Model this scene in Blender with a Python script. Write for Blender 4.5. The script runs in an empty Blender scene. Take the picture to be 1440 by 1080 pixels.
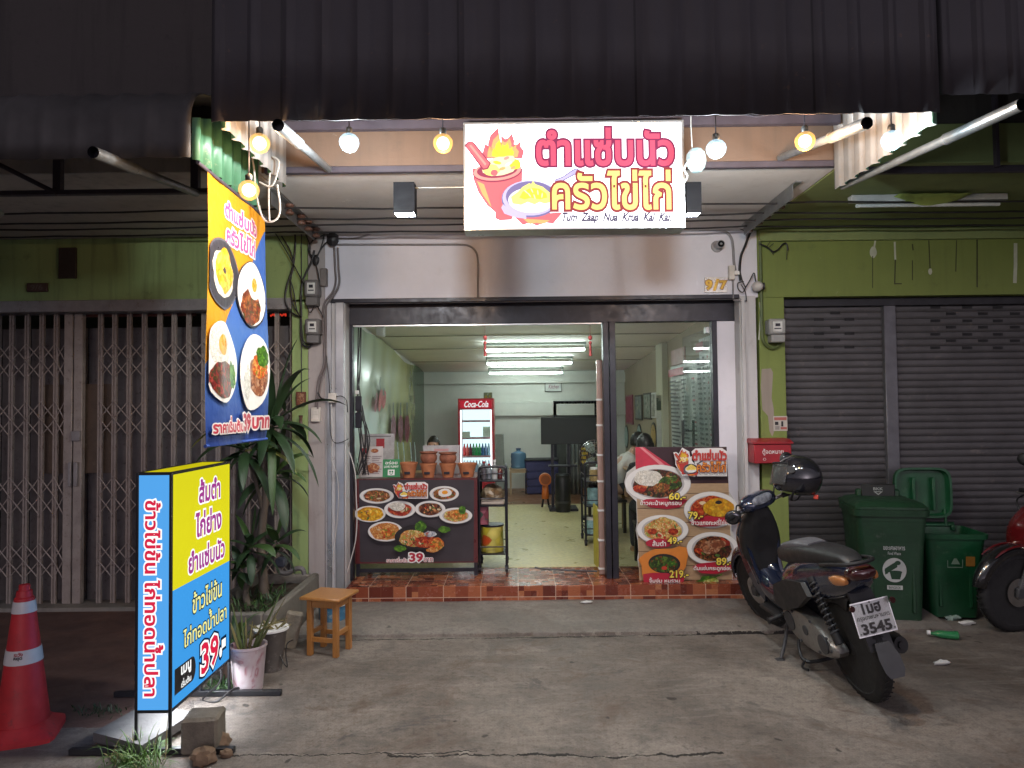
import bpy, bmesh, math, random
from mathutils import Vector, Matrix, Euler, noise
random.seed(7)
SC = bpy.context.scene
COL = SC.collection
R = math.radians
pi = math.pi
# ---------------------------------------------------------------- camera
CAM = Vector((0, 0, 1.62))
PITCH, ROLL, YAW = 0.033, -0.011, 0.005
CR = Matrix.Rotation(YAW, 3, 'Z') @ Matrix.Rotation(pi/2+PITCH, 3, 'X') @ Matrix.Rotation(ROLL, 3, 'Z')
cam = bpy.data.cameras.new('camera')
cam.sensor_width = 36; cam.lens = 25; cam.clip_start = .05; cam.clip_end = 400
camo = bpy.data.objects.new('camera', cam); COL.objects.link(camo)
camo.matrix_world = Matrix.Translation(CAM) @ CR.to_4x4()
SC.camera = camo
# ---------------------------------------------------------------- night sky, exposure
world = bpy.data.worlds.new('World'); SC.world = world; world.use_nodes = True
wn = world.node_tree.nodes; wl = world.node_tree.links
sky = wn.new('ShaderNodeTexSky'); sky.sky_type = 'NISHITA'; sky.sun_disc = False
sky.sun_elevation = R(1.5); sky.sun_rotation = R(170); sky.dust_density = 6
hs = wn.new('ShaderNodeHueSaturation'); hs.inputs['Saturation'].default_value = .12
wl.new(sky.outputs[0], hs.inputs['Color'])
tint = wn.new('ShaderNodeMix'); tint.data_type = 'RGBA'; tint.blend_type = 'MULTIPLY'; tint.inputs[0].default_value = 1
tint.inputs[7].default_value = (1, .93, 1.1, 1)
wl.new(hs.outputs[0], tint.inputs[6]); wl.new(tint.outputs[2], wn['Background'].inputs['Color'])
wn['Background'].inputs['Strength'].default_value = 0.085
SC.view_settings.view_transform = 'Standard'; SC.view_settings.look = 'None'
EXPO = 2.1; SC.view_settings.exposure = EXPO; SC.view_settings.gamma = 1
SC.cycles.use_denoising = True
SC.cycles.sample_clamp_indirect = 4
SC.cycles.max_bounces = 8
# light levels of the lamps that the photograph shows lit
L_WARM, L_COOL, L_TUBE, L_SIGN, L_BOX, L_BOXB, L_SPOT, L_FRIDGE = 9, 18, 42, 4.3, .9, 55, 380, 6

def ray(px, py): return CR @ Vector(((px-720)/1000, (540-py)/1000, -1))
def P(px, py, Y):
    d = ray(px, py); return CAM + d*(Y/d.y)
def G(px, py, z=0):
    d = ray(px, py); return CAM + d*((z-CAM.z)/d.z)
def PX(px, py, X):
    d = ray(px, py); return CAM + d*(X/d.x)

# ---------------------------------------------------------------- materials
def lin(c):
    if isinstance(c, str):
        c = [int(c[i:i+2], 16)/255 for i in (0, 2, 4)]
        return tuple(x/12.92 if x <= .04045 else ((x+.055)/1.055)**2.4 for x in c)
    return tuple(c)
_mc = {}
class Nt:
    def __init__(s, name):
        s.m = bpy.data.materials.new(name); s.m.use_nodes = True
        s.t = s.m.node_tree; s.b = s.t.nodes['Principled BSDF']
        s.co = s.t.nodes.new('ShaderNodeTexCoord').outputs['Object']
    def n(s, typ, inp=None, **kw):
        x = s.t.nodes.new('ShaderNode'+typ)
        for k, v in kw.items(): setattr(x, k, v)
        for k, v in (inp or {}).items(): s.set(x.inputs[k], v)
        return x
    def set(s, sock, v):
        if isinstance(v, bpy.types.NodeSocket): s.t.links.new(v, sock)
        else:
            if hasattr(sock.default_value, '__len__') and len(sock.default_value) == 4 and len(v) == 3: v = (*v, 1)
            sock.default_value = v
    def scaled(s, sc):
        return s.n('Mapping', {'Vector': s.co, 'Scale': sc}).outputs[0]
    def noise(s, scale, detail=4, rough=.6, vec=None, dist=0):
        return s.n('TexNoise', {'Vector': vec or s.co, 'Scale': scale, 'Detail': detail, 'Roughness': rough, 'Distortion': dist}).outputs[0]
    def ramp(s, fac, stops, const=False):
        r = s.n('ValToRGB', {'Fac': fac}); cr = r.color_ramp
        if const: cr.interpolation = 'CONSTANT'
        while len(cr.elements) < len(stops): cr.elements.new(.5)
        for e, (p, c) in zip(cr.elements, stops):
            e.position = p; e.color = (*c, 1) if hasattr(c, '__len__') else (c, c, c, 1)
        return r.outputs[0]
    def mix(s, fac, a, b, mode='MIX'):
        x = s.n('Mix', data_type='RGBA', blend_type=mode)
        s.set(x.inputs[0], fac); s.set(x.inputs[6], a); s.set(x.inputs[7], b)
        return x.outputs[2]
    def math(s, op, a, b=0, c=0):
        x = s.n('Math', operation=op)
        s.set(x.inputs[0], a); s.set(x.inputs[1], b); s.set(x.inputs[2], c)
        return x.outputs[0]
    def bump(s, h, strength=.3, dist=.01):
        x = s.n('Bump', {'Height': h, 'Strength': strength, 'Distance': dist}); s.set(s.b.inputs['Normal'], x.outputs[0])
    def put(s, **kw):
        al = dict(c='Base Color', r='Roughness', m='Metallic', e='Emission Color', es='Emission Strength', t='Transmission Weight', i='IOR', a='Alpha', sp='Specular IOR Level', cc='Coat Weight')
        for k, v in kw.items(): s.set(s.b.inputs[al[k]], v)
        return s.m

def M(name, c, r=.6, m=0, v=.18, sc=9, bump=.0, wear=None, sp=.5, cc=0):
    """painted, plastic or metal surface with its own blotches and small unevenness"""
    if name in _mc: return _mc[name]
    k = Nt(name); c = lin(c)
    f = k.noise(sc, 6, .65)
    lo = tuple(x*(1-v) for x in c); hi = tuple(min(1, x*(1+v)) for x in c)
    col = k.ramp(f, [(.3, lo), (.7, hi)])
    if wear:
        wc, amt = wear
        w = k.ramp(k.noise(sc*2.3, 8, .75), [(.62-amt, 0), (.74-amt*.6, 1)])
        col = k.mix(w, col, lin(wc))
    rr = k.ramp(k.noise(sc*1.7, 3), [(.3, max(.02, r-.1)), (.75, min(1, r+.12))])
    k.put(c=col, r=rr, m=m, sp=sp, cc=cc)
    if bump: k.bump(k.noise(sc*6, 5), bump, .004)
    _mc[name] = k.m; return k.m
def EM(name, c, s=1.0):
    """a lit surface: lamp glass, back-lit film"""
    if name in _mc: return _mc[name]
    k = Nt(name); c = lin(c); k.put(c=tuple(x*.12 for x in c), e=c, es=s/2**EXPO, r=.9, sp=0)
    _mc[name] = k.m; return k.m
def GLASS(name, c=(.02, .025, .023), r=.02, alpha=.12):
    if name in _mc: return _mc[name]
    k = Nt(name); k.put(c=lin(c), r=r, a=alpha, sp=.6); _mc[name] = k.m; return k.m
def FOOD(name, cols, sc=60, e=0):
    """a photograph of mixed food printed on the board"""
    if name in _mc: return _mc[name]
    k = Nt(name)
    w = k.noise(sc*.6, 3, .6)
    vec = k.mix(.06, k.co, k.n('TexNoise', {'Vector': k.co, 'Scale': sc*.5}).outputs['Color'])
    vo = k.n('TexVoronoi', {'Vector': vec, 'Scale': sc})
    cc = [lin(c) for c in cols]; n = len(cc)
    f = k.n('SeparateColor', {0: vo.outputs['Color']}).outputs[0]
    col = k.ramp(f, [(i/n, c) for i, c in enumerate(cc)], True)
    col = k.mix(k.ramp(w, [(.3, 0), (.75, .5)]), col, tuple(x*.45 for x in cc[0]))
    col = k.mix(k.ramp(vo.outputs['Distance'], [(.25, 0), (.8, .55)]), col, tuple(x*.3 for x in cc[0]))
    k.put(c=col, r=.35)
    if e: k.put(e=col, es=e/2**EXPO)
    _mc[name] = k.m; return k.m

# ---------------------------------------------------------------- mesh builder
def frame_of(d):
    d = d.normalized(); a = Vector((0, 0, 1)) if abs(d.z) < .9 else Vector((1, 0, 0))
    u = d.cross(a).normalized(); return u, d.cross(u).normalized()
class MB:
    def __init__(s): s.v = []; s.f = []; s.mi = []; s.k = 0
    def mat(s, k): s.k = k; return s
    def add(s, vs, fs):
        o = len(s.v); s.v += [Vector(p) for p in vs]
        s.f += [tuple(o+i for i in f) for f in fs]; s.mi += [s.k]*len(fs); return s
    def box(s, x0, x1, y0, y1, z0, z1, b=0, mx=None):
        if x1 < x0: x0, x1 = x1, x0
        if y1 < y0: y0, y1 = y1, y0
        if z1 < z0: z0, z1 = z1, z0
        b = min(b, .45*min(x1-x0, y1-y0, z1-z0))
        if b <= 0:
            vs = [(x, y, z) for x in (x0, x1) for y in (y0, y1) for z in (z0, z1)]
            fs = [(0, 1, 3, 2), (4, 6, 7, 5), (0, 4, 5, 1), (2, 3, 7, 6), (0, 2, 6, 4), (1, 5, 7, 3)]
        else:
            vs = []; ix = {}
            for i, x in enumerate((x0, x1)):
                for j, y in enumerate((y0, y1)):
                    for k, z in enumerate((z0, z1)):
                        sx, sy, sz = 1-2*i, 1-2*j, 1-2*k
                        for a, p in enumerate(((x, y+sy*b, z+sz*b), (x+sx*b, y, z+sz*b), (x+sx*b, y+sy*b, z))):
                            ix[i, j, k, a] = len(vs); vs.append(p)
            fs = []
            for i in (0, 1):
                q = [ix[i, 0, 0, 0], ix[i, 0, 1, 0], ix[i, 1, 1, 0], ix[i, 1, 0, 0]]; fs.append(tuple(q if i == 0 else q[::-1]))
                q = [ix[0, i, 0, 1], ix[1, i, 0, 1], ix[1, i, 1, 1], ix[0, i, 1, 1]]; fs.append(tuple(q if i == 0 else q[::-1]))
                q = [ix[0, 0, i, 2], ix[0, 1, i, 2], ix[1, 1, i, 2], ix[1, 0, i, 2]]; fs.append(tuple(q if i == 0 else q[::-1]))
            for j in (0, 1):
                for k in (0, 1):
                    fs.append((ix[0, j, k, 1], ix[1, j, k, 1], ix[1, j, k, 2], ix[0, j, k, 2]))
                    fs.append((ix[j, 0, k, 0], ix[j, 1, k, 0], ix[j, 1, k, 2], ix[j, 0, k, 2]))
                    fs.append((ix[j, k, 0, 0], ix[j, k, 1, 0], ix[j, k, 1, 1], ix[j, k, 0, 1]))
            for i in (0, 1):
                for j in (0, 1):
                    for k in (0, 1): fs.append((ix[i, j, k, 0], ix[i, j, k, 1], ix[i, j, k, 2]))
        if mx: vs = [mx @ Vector(p) for p in vs]
        return s.add(vs, fs)
    def cyl(s, p0, p1, r0, r1=None, n=12, caps=True):
        p0, p1 = Vector(p0), Vector(p1); r1 = r0 if r1 is None else r1
        u, w = frame_of(p1-p0); vs = []
        for p, r in ((p0, r0), (p1, r1)):
            for i in range(n):
                a = 2*pi*i/n; vs.append(p+u*(r*math.cos(a))+w*(r*math.sin(a)))
        fs = [(i, (i+1) % n, n+(i+1) % n, n+i) for i in range(n)]
        if caps: fs += [tuple(range(n))[::-1], tuple(range(n, 2*n))]
        return s.add(vs, fs)
    def tube(s, pts, r, n=8, caps=True, flat=1):
        pts = [Vector(p) for p in pts]; m = len(pts)
        rs = r if isinstance(r, (list, tuple)) else [r]*m
        vs = []; u = None
        for i, p in enumerate(pts):
            d = pts[min(i+1, m-1)]-pts[max(i-1, 0)]
            if d.length < 1e-9: d = Vector((0, 0, 1))
            d.normalize()
            if u is None: u, w = frame_of(d)
            else:
                u = u-d*u.dot(d); u.normalize(); w = d.cross(u)
            for k in range(n):
                a = 2*pi*k/n; vs.append(p+u*(rs[i]*math.cos(a))+w*(rs[i]*flat*math.sin(a)))
        fs = [(i*n+k, i*n+(k+1) % n, (i+1)*n+(k+1) % n, (i+1)*n+k) for i in range(m-1) for k in range(n)]
        if caps: fs += [tuple(range(n))[::-1], tuple(range((m-1)*n, m*n))]
        return s.add(vs, fs)
    def lathe(s, prof, c=(0, 0, 0), n=24, mx=None):
        vs = []; c = Vector(c)
        for r, z in prof:
            for i in range(n):
                a = 2*pi*i/n; p = Vector((r*math.cos(a), r*math.sin(a), z)); vs.append(c+(mx @ p if mx else p))
        m = len(prof)
        fs = [(j*n+i, j*n+(i+1) % n, (j+1)*n+(i+1) % n, (j+1)*n+i) for j in range(m-1) for i in range(n)]
        if prof[0][0] > 1e-6: fs.append(tuple(range(n))[::-1])
        if prof[-1][0] > 1e-6: fs.append(tuple(range((m-1)*n, m*n)))
        return s.add(vs, fs)
    def ell(s, c, r, n=16, m=10, mx=None, jit=0):
        if not hasattr(r, '__len__'): r = (r, r, r)
        c = Vector(c); vs = []
        for j in range(m+1):
            t = pi*j/m
            for i in range(n):
                a = 2*pi*i/n; p = Vector((r[0]*math.sin(t)*math.cos(a), r[1]*math.sin(t)*math.sin(a), r[2]*math.cos(t)))
                if jit: p *= 1+jit*noise.noise(p*(3/max(r))+c*7)
                vs.append(c+(mx @ p if mx else p))
        fs = [(j*n+i, (j+1)*n+i, (j+1)*n+(i+1) % n, j*n+(i+1) % n) for j in range(m) for i in range(n)]
        return s.add(vs, fs)
    def prism(s, poly, O, u, w, t):
        """a flat outline of points (a,b) in the plane O+a*u+b*w, given the thickness t along u x w"""
        O, u, w = Vector(O), Vector(u), Vector(w); nn = u.cross(w).normalized()*t; n = len(poly)
        a = [O+u*p[0]+w*p[1] for p in poly]
        return s.add(a+[p+nn for p in a], [tuple(range(n))[::-1], tuple(range(n, 2*n))]+[(i, (i+1) % n, n+(i+1) % n, n+i) for i in range(n)])
    def loft(s, secs, caps=True, closed=True):
        n = len(secs[0]); vs = [p for q in secs for p in q]
        k = n if closed else n-1
        fs = [(j*n+i, j*n+(i+1) % n, (j+1)*n+(i+1) % n, (j+1)*n+i) for j in range(len(secs)-1) for i in range(k)]
        if caps: fs += [tuple(range(n))[::-1], tuple(range((len(secs)-1)*n, len(secs)*n))]
        return s.add(vs, fs)
    def grid(s, fn, nu, nv):
        vs = [fn(i/nu, j/nv) for i in range(nu+1) for j in range(nv+1)]; w = nv+1
        return s.add(vs, [(i*w+j, (i+1)*w+j, (i+1)*w+j+1, i*w+j+1) for i in range(nu) for j in range(nv)])
    def build(s, name, mats, parent=None, smooth=38, sol=0, sub=0, swap=False, fix=True):
        me = bpy.data.meshes.new(name)
        off = Vector((0, 0, 0)); q = parent
        while q is not None and q.parent is not None: q = q.parent
        if q is not None and q.name not in LOCAL: off = q.location
        me.from_pydata([p-off for p in s.v], [], s.f)
        mats = mats if isinstance(mats, (list, tuple)) else [mats]
        for m in mats: me.materials.append(m)
        me.polygons.foreach_set('material_index', s.mi)
        if fix:
            bm = bmesh.new(); bm.from_mesh(me); bmesh.ops.recalc_face_normals(bm, faces=bm.faces); bm.to_mesh(me); bm.free()
        me.update()
        if smooth:
            me.polygons.foreach_set('use_smooth', [True]*len(me.polygons)); me.set_sharp_from_angle(angle=R(smooth))
        o = bpy.data.objects.new(name, me); COL.objects.link(o)
        if parent: o.parent = parent
        if sol:
            z = o.modifiers.new('t', 'SOLIDIFY'); z.thickness = sol; z.offset = 0
            if swap: z.material_offset = 1; z.material_offset_rim = 0
        if sub: z = o.modifiers.new('s', 'SUBSURF'); z.levels = z.render_levels = sub
        return o
LOCAL = set()
def tag(o, label, cat, group=None, kind=None):
    o['label'] = label; o['category'] = cat
    if group: o['group'] = group
    if kind: o['kind'] = kind
    return o
def thing(name, label, cat, loc=(0, 0, 0), rz=0, group=None, local=False, rot=None):
    o = bpy.data.objects.new(name, None); COL.objects.link(o); o.empty_display_size = .1
    o.location = loc; o.rotation_euler = rot or (0, 0, rz)
    if local or rz or rot: LOCAL.add(o.name)
    return tag(o, label, cat, group)
def struct(mb, name, mats, **kw):
    o = mb.build(name, mats, **kw); o['kind'] = 'structure'; return o
def dup(o, parent=None):
    c = o.copy(); COL.objects.link(c); c.parent = parent
    for ch in list(o.children): dup(ch, c)
    return c
def pbox(mb, x0, y0, x1, y1, Y, dep, b=0):
    """box whose front face covers a rectangle seen at the distance Y"""
    a = P(x0, y0, Y); c = P(x1, y1, Y); return mb.box(a.x, c.x, Y, Y+dep, c.z, a.z, b)
def curve_pts(pts, k=6):
    """smooth line through the points"""
    pts = [Vector(p) for p in pts]; out = []
    for i in range(len(pts)-1):
        a, b, c, d = pts[max(i-1, 0)], pts[i], pts[i+1], pts[min(i+2, len(pts)-1)]
        for j in range(k):
            t = j/k; out.append(.5*((2*b)+(c-a)*t+(2*a-5*b+4*c-d)*t*t+(3*b-a-3*c+d)*t**3))
    return out+[pts[-1]]

# ---------------------------------------------------------------- lettering and flat printed artwork
_tc = {}
def _raw(body, bev=0, shear=0, lines=False):
    key = (body, bev, shear)
    if key in _tc: return _tc[key]
    cu = bpy.data.curves.new('lettering', 'FONT'); cu.body = body; cu.size = 1; cu.resolution_u = 2; cu.shear = shear
    res = []
    for mode in ([0, 1] if bev else [0]):
        if mode: cu.fill_mode = 'NONE'; cu.bevel_depth = bev; cu.bevel_resolution = 1
        o = bpy.data.objects.new('lettering', cu); COL.objects.link(o)
        dg = bpy.context.evaluated_depsgraph_get(); dg.update()
        me = bpy.data.meshes.new_from_object(o.evaluated_get(dg))
        res.append(([(v.co.x, v.co.y, v.co.z/bev if mode else 0) for v in me.vertices], [tuple(p.vertices) for p in me.polygons]))
        bpy.data.objects.remove(o); bpy.data.meshes.remove(me)
    bpy.data.curves.remove(cu)
    vs, fs = list(res[0][0]), list(res[0][1])
    if bev:
        o = len(vs); vs += res[1][0]; fs += [tuple(o+i for i in f) for f in res[1][1]]
    _tc[key] = (vs, fs); return _tc[key]
def _maxx(b): return max([p[0] for p in _raw(b)[0]] or [0])
def adv(b): return _maxx(b+'|')-_maxx('|')
UPV = 'ิีึืัํ็'; TONE = '่้๊๋์'
def text2d(body, bev=0, shear=0):
    """outline mesh of one line; a tone mark above another mark is raised"""
    base = ''; ex = []
    for i, ch in enumerate(body):
        if ch in TONE and (body[i-1:i] in tuple(UPV) or body[i+1:i+2] == 'ำ'): ex.append((ch, base))
        else: base += ch
    vs, fs = _raw(base, bev, shear); vs, fs = list(vs), list(fs)
    for ch, pre in ex:
        dx = adv(pre); v2, f2 = _raw(ch, bev, shear); o = len(vs)
        vs += [(x+dx, y+.19, z) for x, y, z in v2]; fs += [tuple(o+i for i in f) for f in f2]
    return vs, fs
class Art:
    """flat printed or back-lit artwork on the plane O + u*x + w*y (unit square = the panel), built up in thin films"""
    def __init__(s, O, u, w, mapf=None, lift=.0015, step=.0007):
        s.O, s.u, s.w = Vector(O), Vector(u), Vector(w); s.n = s.u.cross(s.w).normalized()
        s.mb = MB(); s.mats = []; s.map = mapf or (lambda x, y: (x, y)); s.z = lift; s.step = step
    def _m(s, m):
        if m not in s.mats: s.mats.append(m)
        s.mb.k = s.mats.index(m)
    def at(s, x, y, z=None):
        a, b = s.map(x, y); return s.O+s.u*a+s.w*b+s.n*(s.z if z is None else z)
    def poly(s, pts, m):
        s._m(m); s.mb.add([s.at(*p) for p in pts], [tuple(range(len(pts)))]); s.z += s.step
    def rect(s, x0, y0, x1, y1, m): s.poly([(x0, y0), (x1, y0), (x1, y1), (x0, y1)], m)
    def ell(s, cx, cy, rx, ry, m, n=28, jit=0, rot=0, seed=0):
        c, q = math.cos(rot), math.sin(rot); pts = []
        for i in range(n):
            a = 2*pi*i/n; k = 1+jit*noise.noise(Vector((math.cos(a)*2+seed, math.sin(a)*2, seed*1.7)))
            x, y = rx*k*math.cos(a), ry*k*math.sin(a); pts.append((cx+x*c-y*q, cy+x*q+y*c))
        s.poly(pts, m)
    def line(s, pts, wd, m):
        """stroke of width wd in map units"""
        s._m(m); vs = []; n = len(pts)
        for i, p in enumerate(pts):
            a, b = pts[max(i-1, 0)], pts[min(i+1, n-1)]; d = Vector((b[0]-a[0], b[1]-a[1]))
            if d.length == 0: d = Vector((1, 0))
            d.normalize(); vs += [s.at(p[0]-d.y*wd/2, p[1]+d.x*wd/2), s.at(p[0]+d.y*wd/2, p[1]-d.x*wd/2)]
        s.mb.add(vs, [(2*i, 2*i+1, 2*i+3, 2*i+2) for i in range(n-1)]); s.z += s.step
    def text(s, body, x0, y0, x1, y1, layers, shear=0, rot=False, tilt=0):
        """fit a line of lettering into the map rectangle; layers = [(stroke radius in em, material), ...] from below to above"""
        vs0, _ = text2d(body, 0, shear)
        ax0, ax1 = min(p[0] for p in vs0), max(p[0] for p in vs0); ay0, ay1 = min(p[1] for p in vs0), max(p[1] for p in vs0)
        for bev, m in layers:
            vs, fs = text2d(body, bev, shear); s._m(m); out = []
            for x, y, z in vs:
                a, b = (x-ax0)/(ax1-ax0), (y-ay0)/(ay1-ay0)
                if rot: X, Y = x0+(x1-x0)*(b), y0+(y1-y0)*a
                else: X, Y = x0+(x1-x0)*a, y0+(y1-y0)*b+tilt*a
                out.append(s.at(X, Y, s.z+z*.0003))
            s.mb.add(out, fs); s.z += s.step*1.2
    def build(s, name, parent): return s.mb.build(name, s.mats, parent, smooth=0, fix=False)
# ================================================================ setting: ground, three shophouses
F, YS, YG, SL, AW = 5.85, 5.75, 6.0, 4.25, 3.2
def ground_mat():
    k = Nt('concrete_paving')
    sx = k.n('SeparateXYZ', {0: k.co})
    big = k.noise(.8, 6, .65, dist=.5); mid = k.noise(3.6, 12, .78, dist=.5); grit = k.noise(24, 10, .82); fine = k.noise(95, 4, .7)
    drag = k.noise(5, 8, .75, vec=k.scaled((.45, 2.2, 1)), dist=.6)
    col = k.ramp(k.mix(.28, big, grit), [(.34, (.088, .068, .057)), (.5, (.2, .168, .146)), (.66, (.34, .295, .258))])
    col = k.mix(k.ramp(mid, [(.4, .6), (.52, 0)]), col, (.1, .088, .08))
    col = k.mix(k.ramp(drag, [(.52, 0), (.66, .45)]), col, (.33, .295, .26))
    col = k.mix(k.ramp(grit, [(.36, .5), (.48, 0)]), col, (.06, .05, .045))
    col = k.mix(k.ramp(fine, [(.36, .35), (.56, 0)]), col, (.07, .06, .053))
    col = k.mix(k.ramp(k.noise(1.5, 9, .75, dist=1), [(.54, 0), (.64, .7)]), col, (.12, .08, .06))
    col = k.mix(k.ramp(k.noise(2.1, 9, .78, vec=k.n('Mapping', {'Vector': k.co, 'Location': (7, 3, 1)}).outputs[0], dist=.7), [(.58, 0), (.63, .6)]), col, (.075, .068, .07))
    sp = k.n('TexVoronoi', {'Vector': k.mix(.12, k.co, k.n('TexNoise', {'Vector': k.co, 'Scale': 9.0}).outputs['Color']), 'Scale': 4.5}).outputs['Distance']
    col = k.mix(k.ramp(sp, [(.05, .92), (.085, 0)]), col, (.04, .034, .03))
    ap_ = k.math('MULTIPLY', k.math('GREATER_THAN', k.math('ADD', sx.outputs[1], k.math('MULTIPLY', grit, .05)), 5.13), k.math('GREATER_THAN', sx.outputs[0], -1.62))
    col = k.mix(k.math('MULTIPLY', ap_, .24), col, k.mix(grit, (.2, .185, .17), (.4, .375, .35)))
    # the darker, smoother slab in front of the gate
    lm = k.math('MULTIPLY', k.ramp(k.math('ADD', sx.outputs[0], k.math('MULTIPLY', mid, .3)), [(0, 1), (.001, 0)]), 1)
    lx = k.math('LESS_THAN', k.math('ADD', sx.outputs[0], k.math('MULTIPLY', big, .25)), -1.75)
    ly = k.math('GREATER_THAN', k.math('ADD', sx.outputs[1], k.math('MULTIPLY', big, .3)), 3.85)
    lm = k.math('MULTIPLY', lx, ly)
    lcol = k.mix(k.ramp(k.noise(3, 6, .7, dist=1), [(.35, 0), (.7, 1)]), (.085, .048, .04), (.17, .092, .072))
    col = k.mix(lm, col, lcol)
    # long wandering cracks and the joint between two pours
    bh = mid
    def crack(y0, slope, x0, x1, w, amp=.16):
        n = k.noise(2.6, 7, .72, vec=k.scaled((1, .15, 1)))
        d = k.math('SUBTRACT', k.math('ADD', sx.outputs[1], k.math('MULTIPLY', sx.outputs[0], -slope)), k.math('ADD', k.math('MULTIPLY', k.math('SUBTRACT', n, .5), amp*2), y0))
        inx = k.math('MULTIPLY', k.math('GREATER_THAN', sx.outputs[0], x0), k.math('LESS_THAN', sx.outputs[0], x1))
        wv = k.math('MULTIPLY', k.math('SUBTRACT', k.noise(5, 6, .75), .36), w*9)
        ad = k.math('ABSOLUTE', d)
        chip = k.math('MULTIPLY', k.math('LESS_THAN', ad, k.math('MULTIPLY', k.math('SUBTRACT', k.noise(9, 6, .8), .47), w*34)), inx)
        return k.math('MULTIPLY', k.math('LESS_THAN', ad, wv), inx), k.math('MULTIPLY', chip, .55)
    for a in ((3.37, -.02, -.62, .95, .0065, .11), (3.42, .03, -1.45, -.2, .004, .1), (3.3, 1.2, -.75, -.3, .004, .1), (5.06, .02, -1.3, 2.0, .007, .05), (2.6, .1, -1.1, 3, .003, .3),
              (3.95, .9, -1.3, -.9, .004, .1), (3.1, -.5, 1.2, 2.6, .003, .3)):
        c, ch = crack(*a); col = k.mix(ch, col, (.32, .285, .245)); col = k.mix(c, col, (.02, .016, .014)); bh = k.math('SUBTRACT', bh, k.math('MULTIPLY', c, .8))
    k.put(c=col, r=k.ramp(mid, [(.3, .5), (.7, .85)]), sp=.4)
    k.bump(k.math('ADD', bh, k.math('ADD', k.math('MULTIPLY', fine, .3), k.math('MULTIPLY', grit, .6))), .7, .014)
    return k.m
MG = ground_mat()
g = MB().grid(lambda u, v: Vector((-30+60*u, -30+60*v, 0)), 60, 60); struct(g, 'ground', MG)
# sloped apron from the paving up to the step
ap = MB()
xa, xb = P(455, 850, YS).x, P(1062, 850, YS).x
def apz(u, v):
    x = xa-.02+(xb-xa+1.2)*u; y = 5.1+(YS+.1-5.1)*v
    return Vector((x, y+.02*noise.noise(Vector((x*3, 0, 0)))*(1-v), (.03 if v > 0 else .018)+.045*min(1, v*1.25)**.8+.006*noise.noise(Vector((x*4, y*6, 2)))))
ap.grid(apz, 60, 12)
n0 = len(ap.v)
ap.add([apz(u/60, 0) for u in range(61)]+[Vector((apz(u/60, 0).x, apz(u/60, 0).y-.012, -.03)) for u in range(61)], [(i, i+1, 62+i, 61+i) for i in range(60)])
struct(ap, 'apron', MG)
# the far side of the street behind the camera stays night; the land runs on as one sheet

def wall_mat(name, base, dirt, streak=.5, peel=None, r=.75):
    k = Nt(name); base = lin(base); dirt = lin(dirt)
    n1 = k.noise(1.3, 6, .65); n2 = k.noise(7, 6, .7)
    st = k.noise(5, 5, .6, vec=k.scaled((2.2, 2.2, .16)))
    col = k.mix(k.ramp(n1, [(.35, .0), (.75, .55)]), base, tuple(x*.72 for x in base))
    col = k.mix(k.ramp(st, [(.5, 0), (.78, streak)]), col, dirt)
    col = k.mix(k.ramp(n2, [(.58, 0), (.8, .6)]), col, dirt)
    if peel: col = k.mix(k.ramp(k.noise(2.6, 9, .72, dist=.6), [(.655, 0), (.665, 1)]), col, lin(peel))
    k.put(c=col, r=r, sp=.3); k.bump(k.noise(35, 6, .7), .25, .006)
    return k.m
W_WHITE = wall_mat('white_wall_paint', (.76, .73, .8), (.58, .55, .6), .08)
W_COL = wall_mat('white_column_paint', (.56, .54, .55), (.22, .2, .2), .6, (.3, .27, .25))
W_GREEN = wall_mat('lime_green_wall_paint', (.21, .26, .075), (.11, .13, .055), .3, (.33, .35, .2))
W_GREEN2 = wall_mat('pale_green_wall_paint', (.32, .42, .17), (.08, .1, .05), .6)
W_PINK = wall_mat('pinkish_grey_plaster', (.42, .37, .36), (.2, .17, .16), .5, (.3, .26, .24))
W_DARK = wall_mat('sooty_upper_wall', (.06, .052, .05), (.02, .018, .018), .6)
W_CREAM = wall_mat('cream_soffit_paint', (.5, .45, .4), (.12, .1, .09), .4)
W_PEACH = wall_mat('peach_slab_paint', (.165, .108, .08), (.1, .075, .06), .6, (.2, .17, .15))
W_SOFF = wall_mat('off_white_soffit_paint', (.66, .63, .62), (.45, .42, .4), .2, (.78, .75, .72))
W_SOFG = wall_mat('green_soffit_paint', (.24, .29, .12), (.14, .16, .07), .3)
STEEL = M('grey_painted_steel', (.3, .28, .28), .5, .2, wear=((.16, .09, .06), .05))
STEELD = M('dark_purple_steel', (.055, .045, .06), .5, .1)
BLKFR = M('black_aluminium', (.022, .021, .03), .42, .3, v=.3, wear=((.1, .1, .11), -.02))
GALV = M('galvanised_tube', (.26, .27, .28), .38, .75, sc=14, wear=((.3, .22, .17), .02))
ALU = M('silver_aluminium', (.55, .56, .58), .35, .8, sc=3)
SILV = M('silver_zinc_sheet', (.27, .25, .24), .5, .4, sc=5, wear=((.3, .2, .14), .04))
GRNS = M('green_coated_sheet', (.055, .15, .085), .5, .0, sc=5, wear=((.3, .3, .22), .03))
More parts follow.
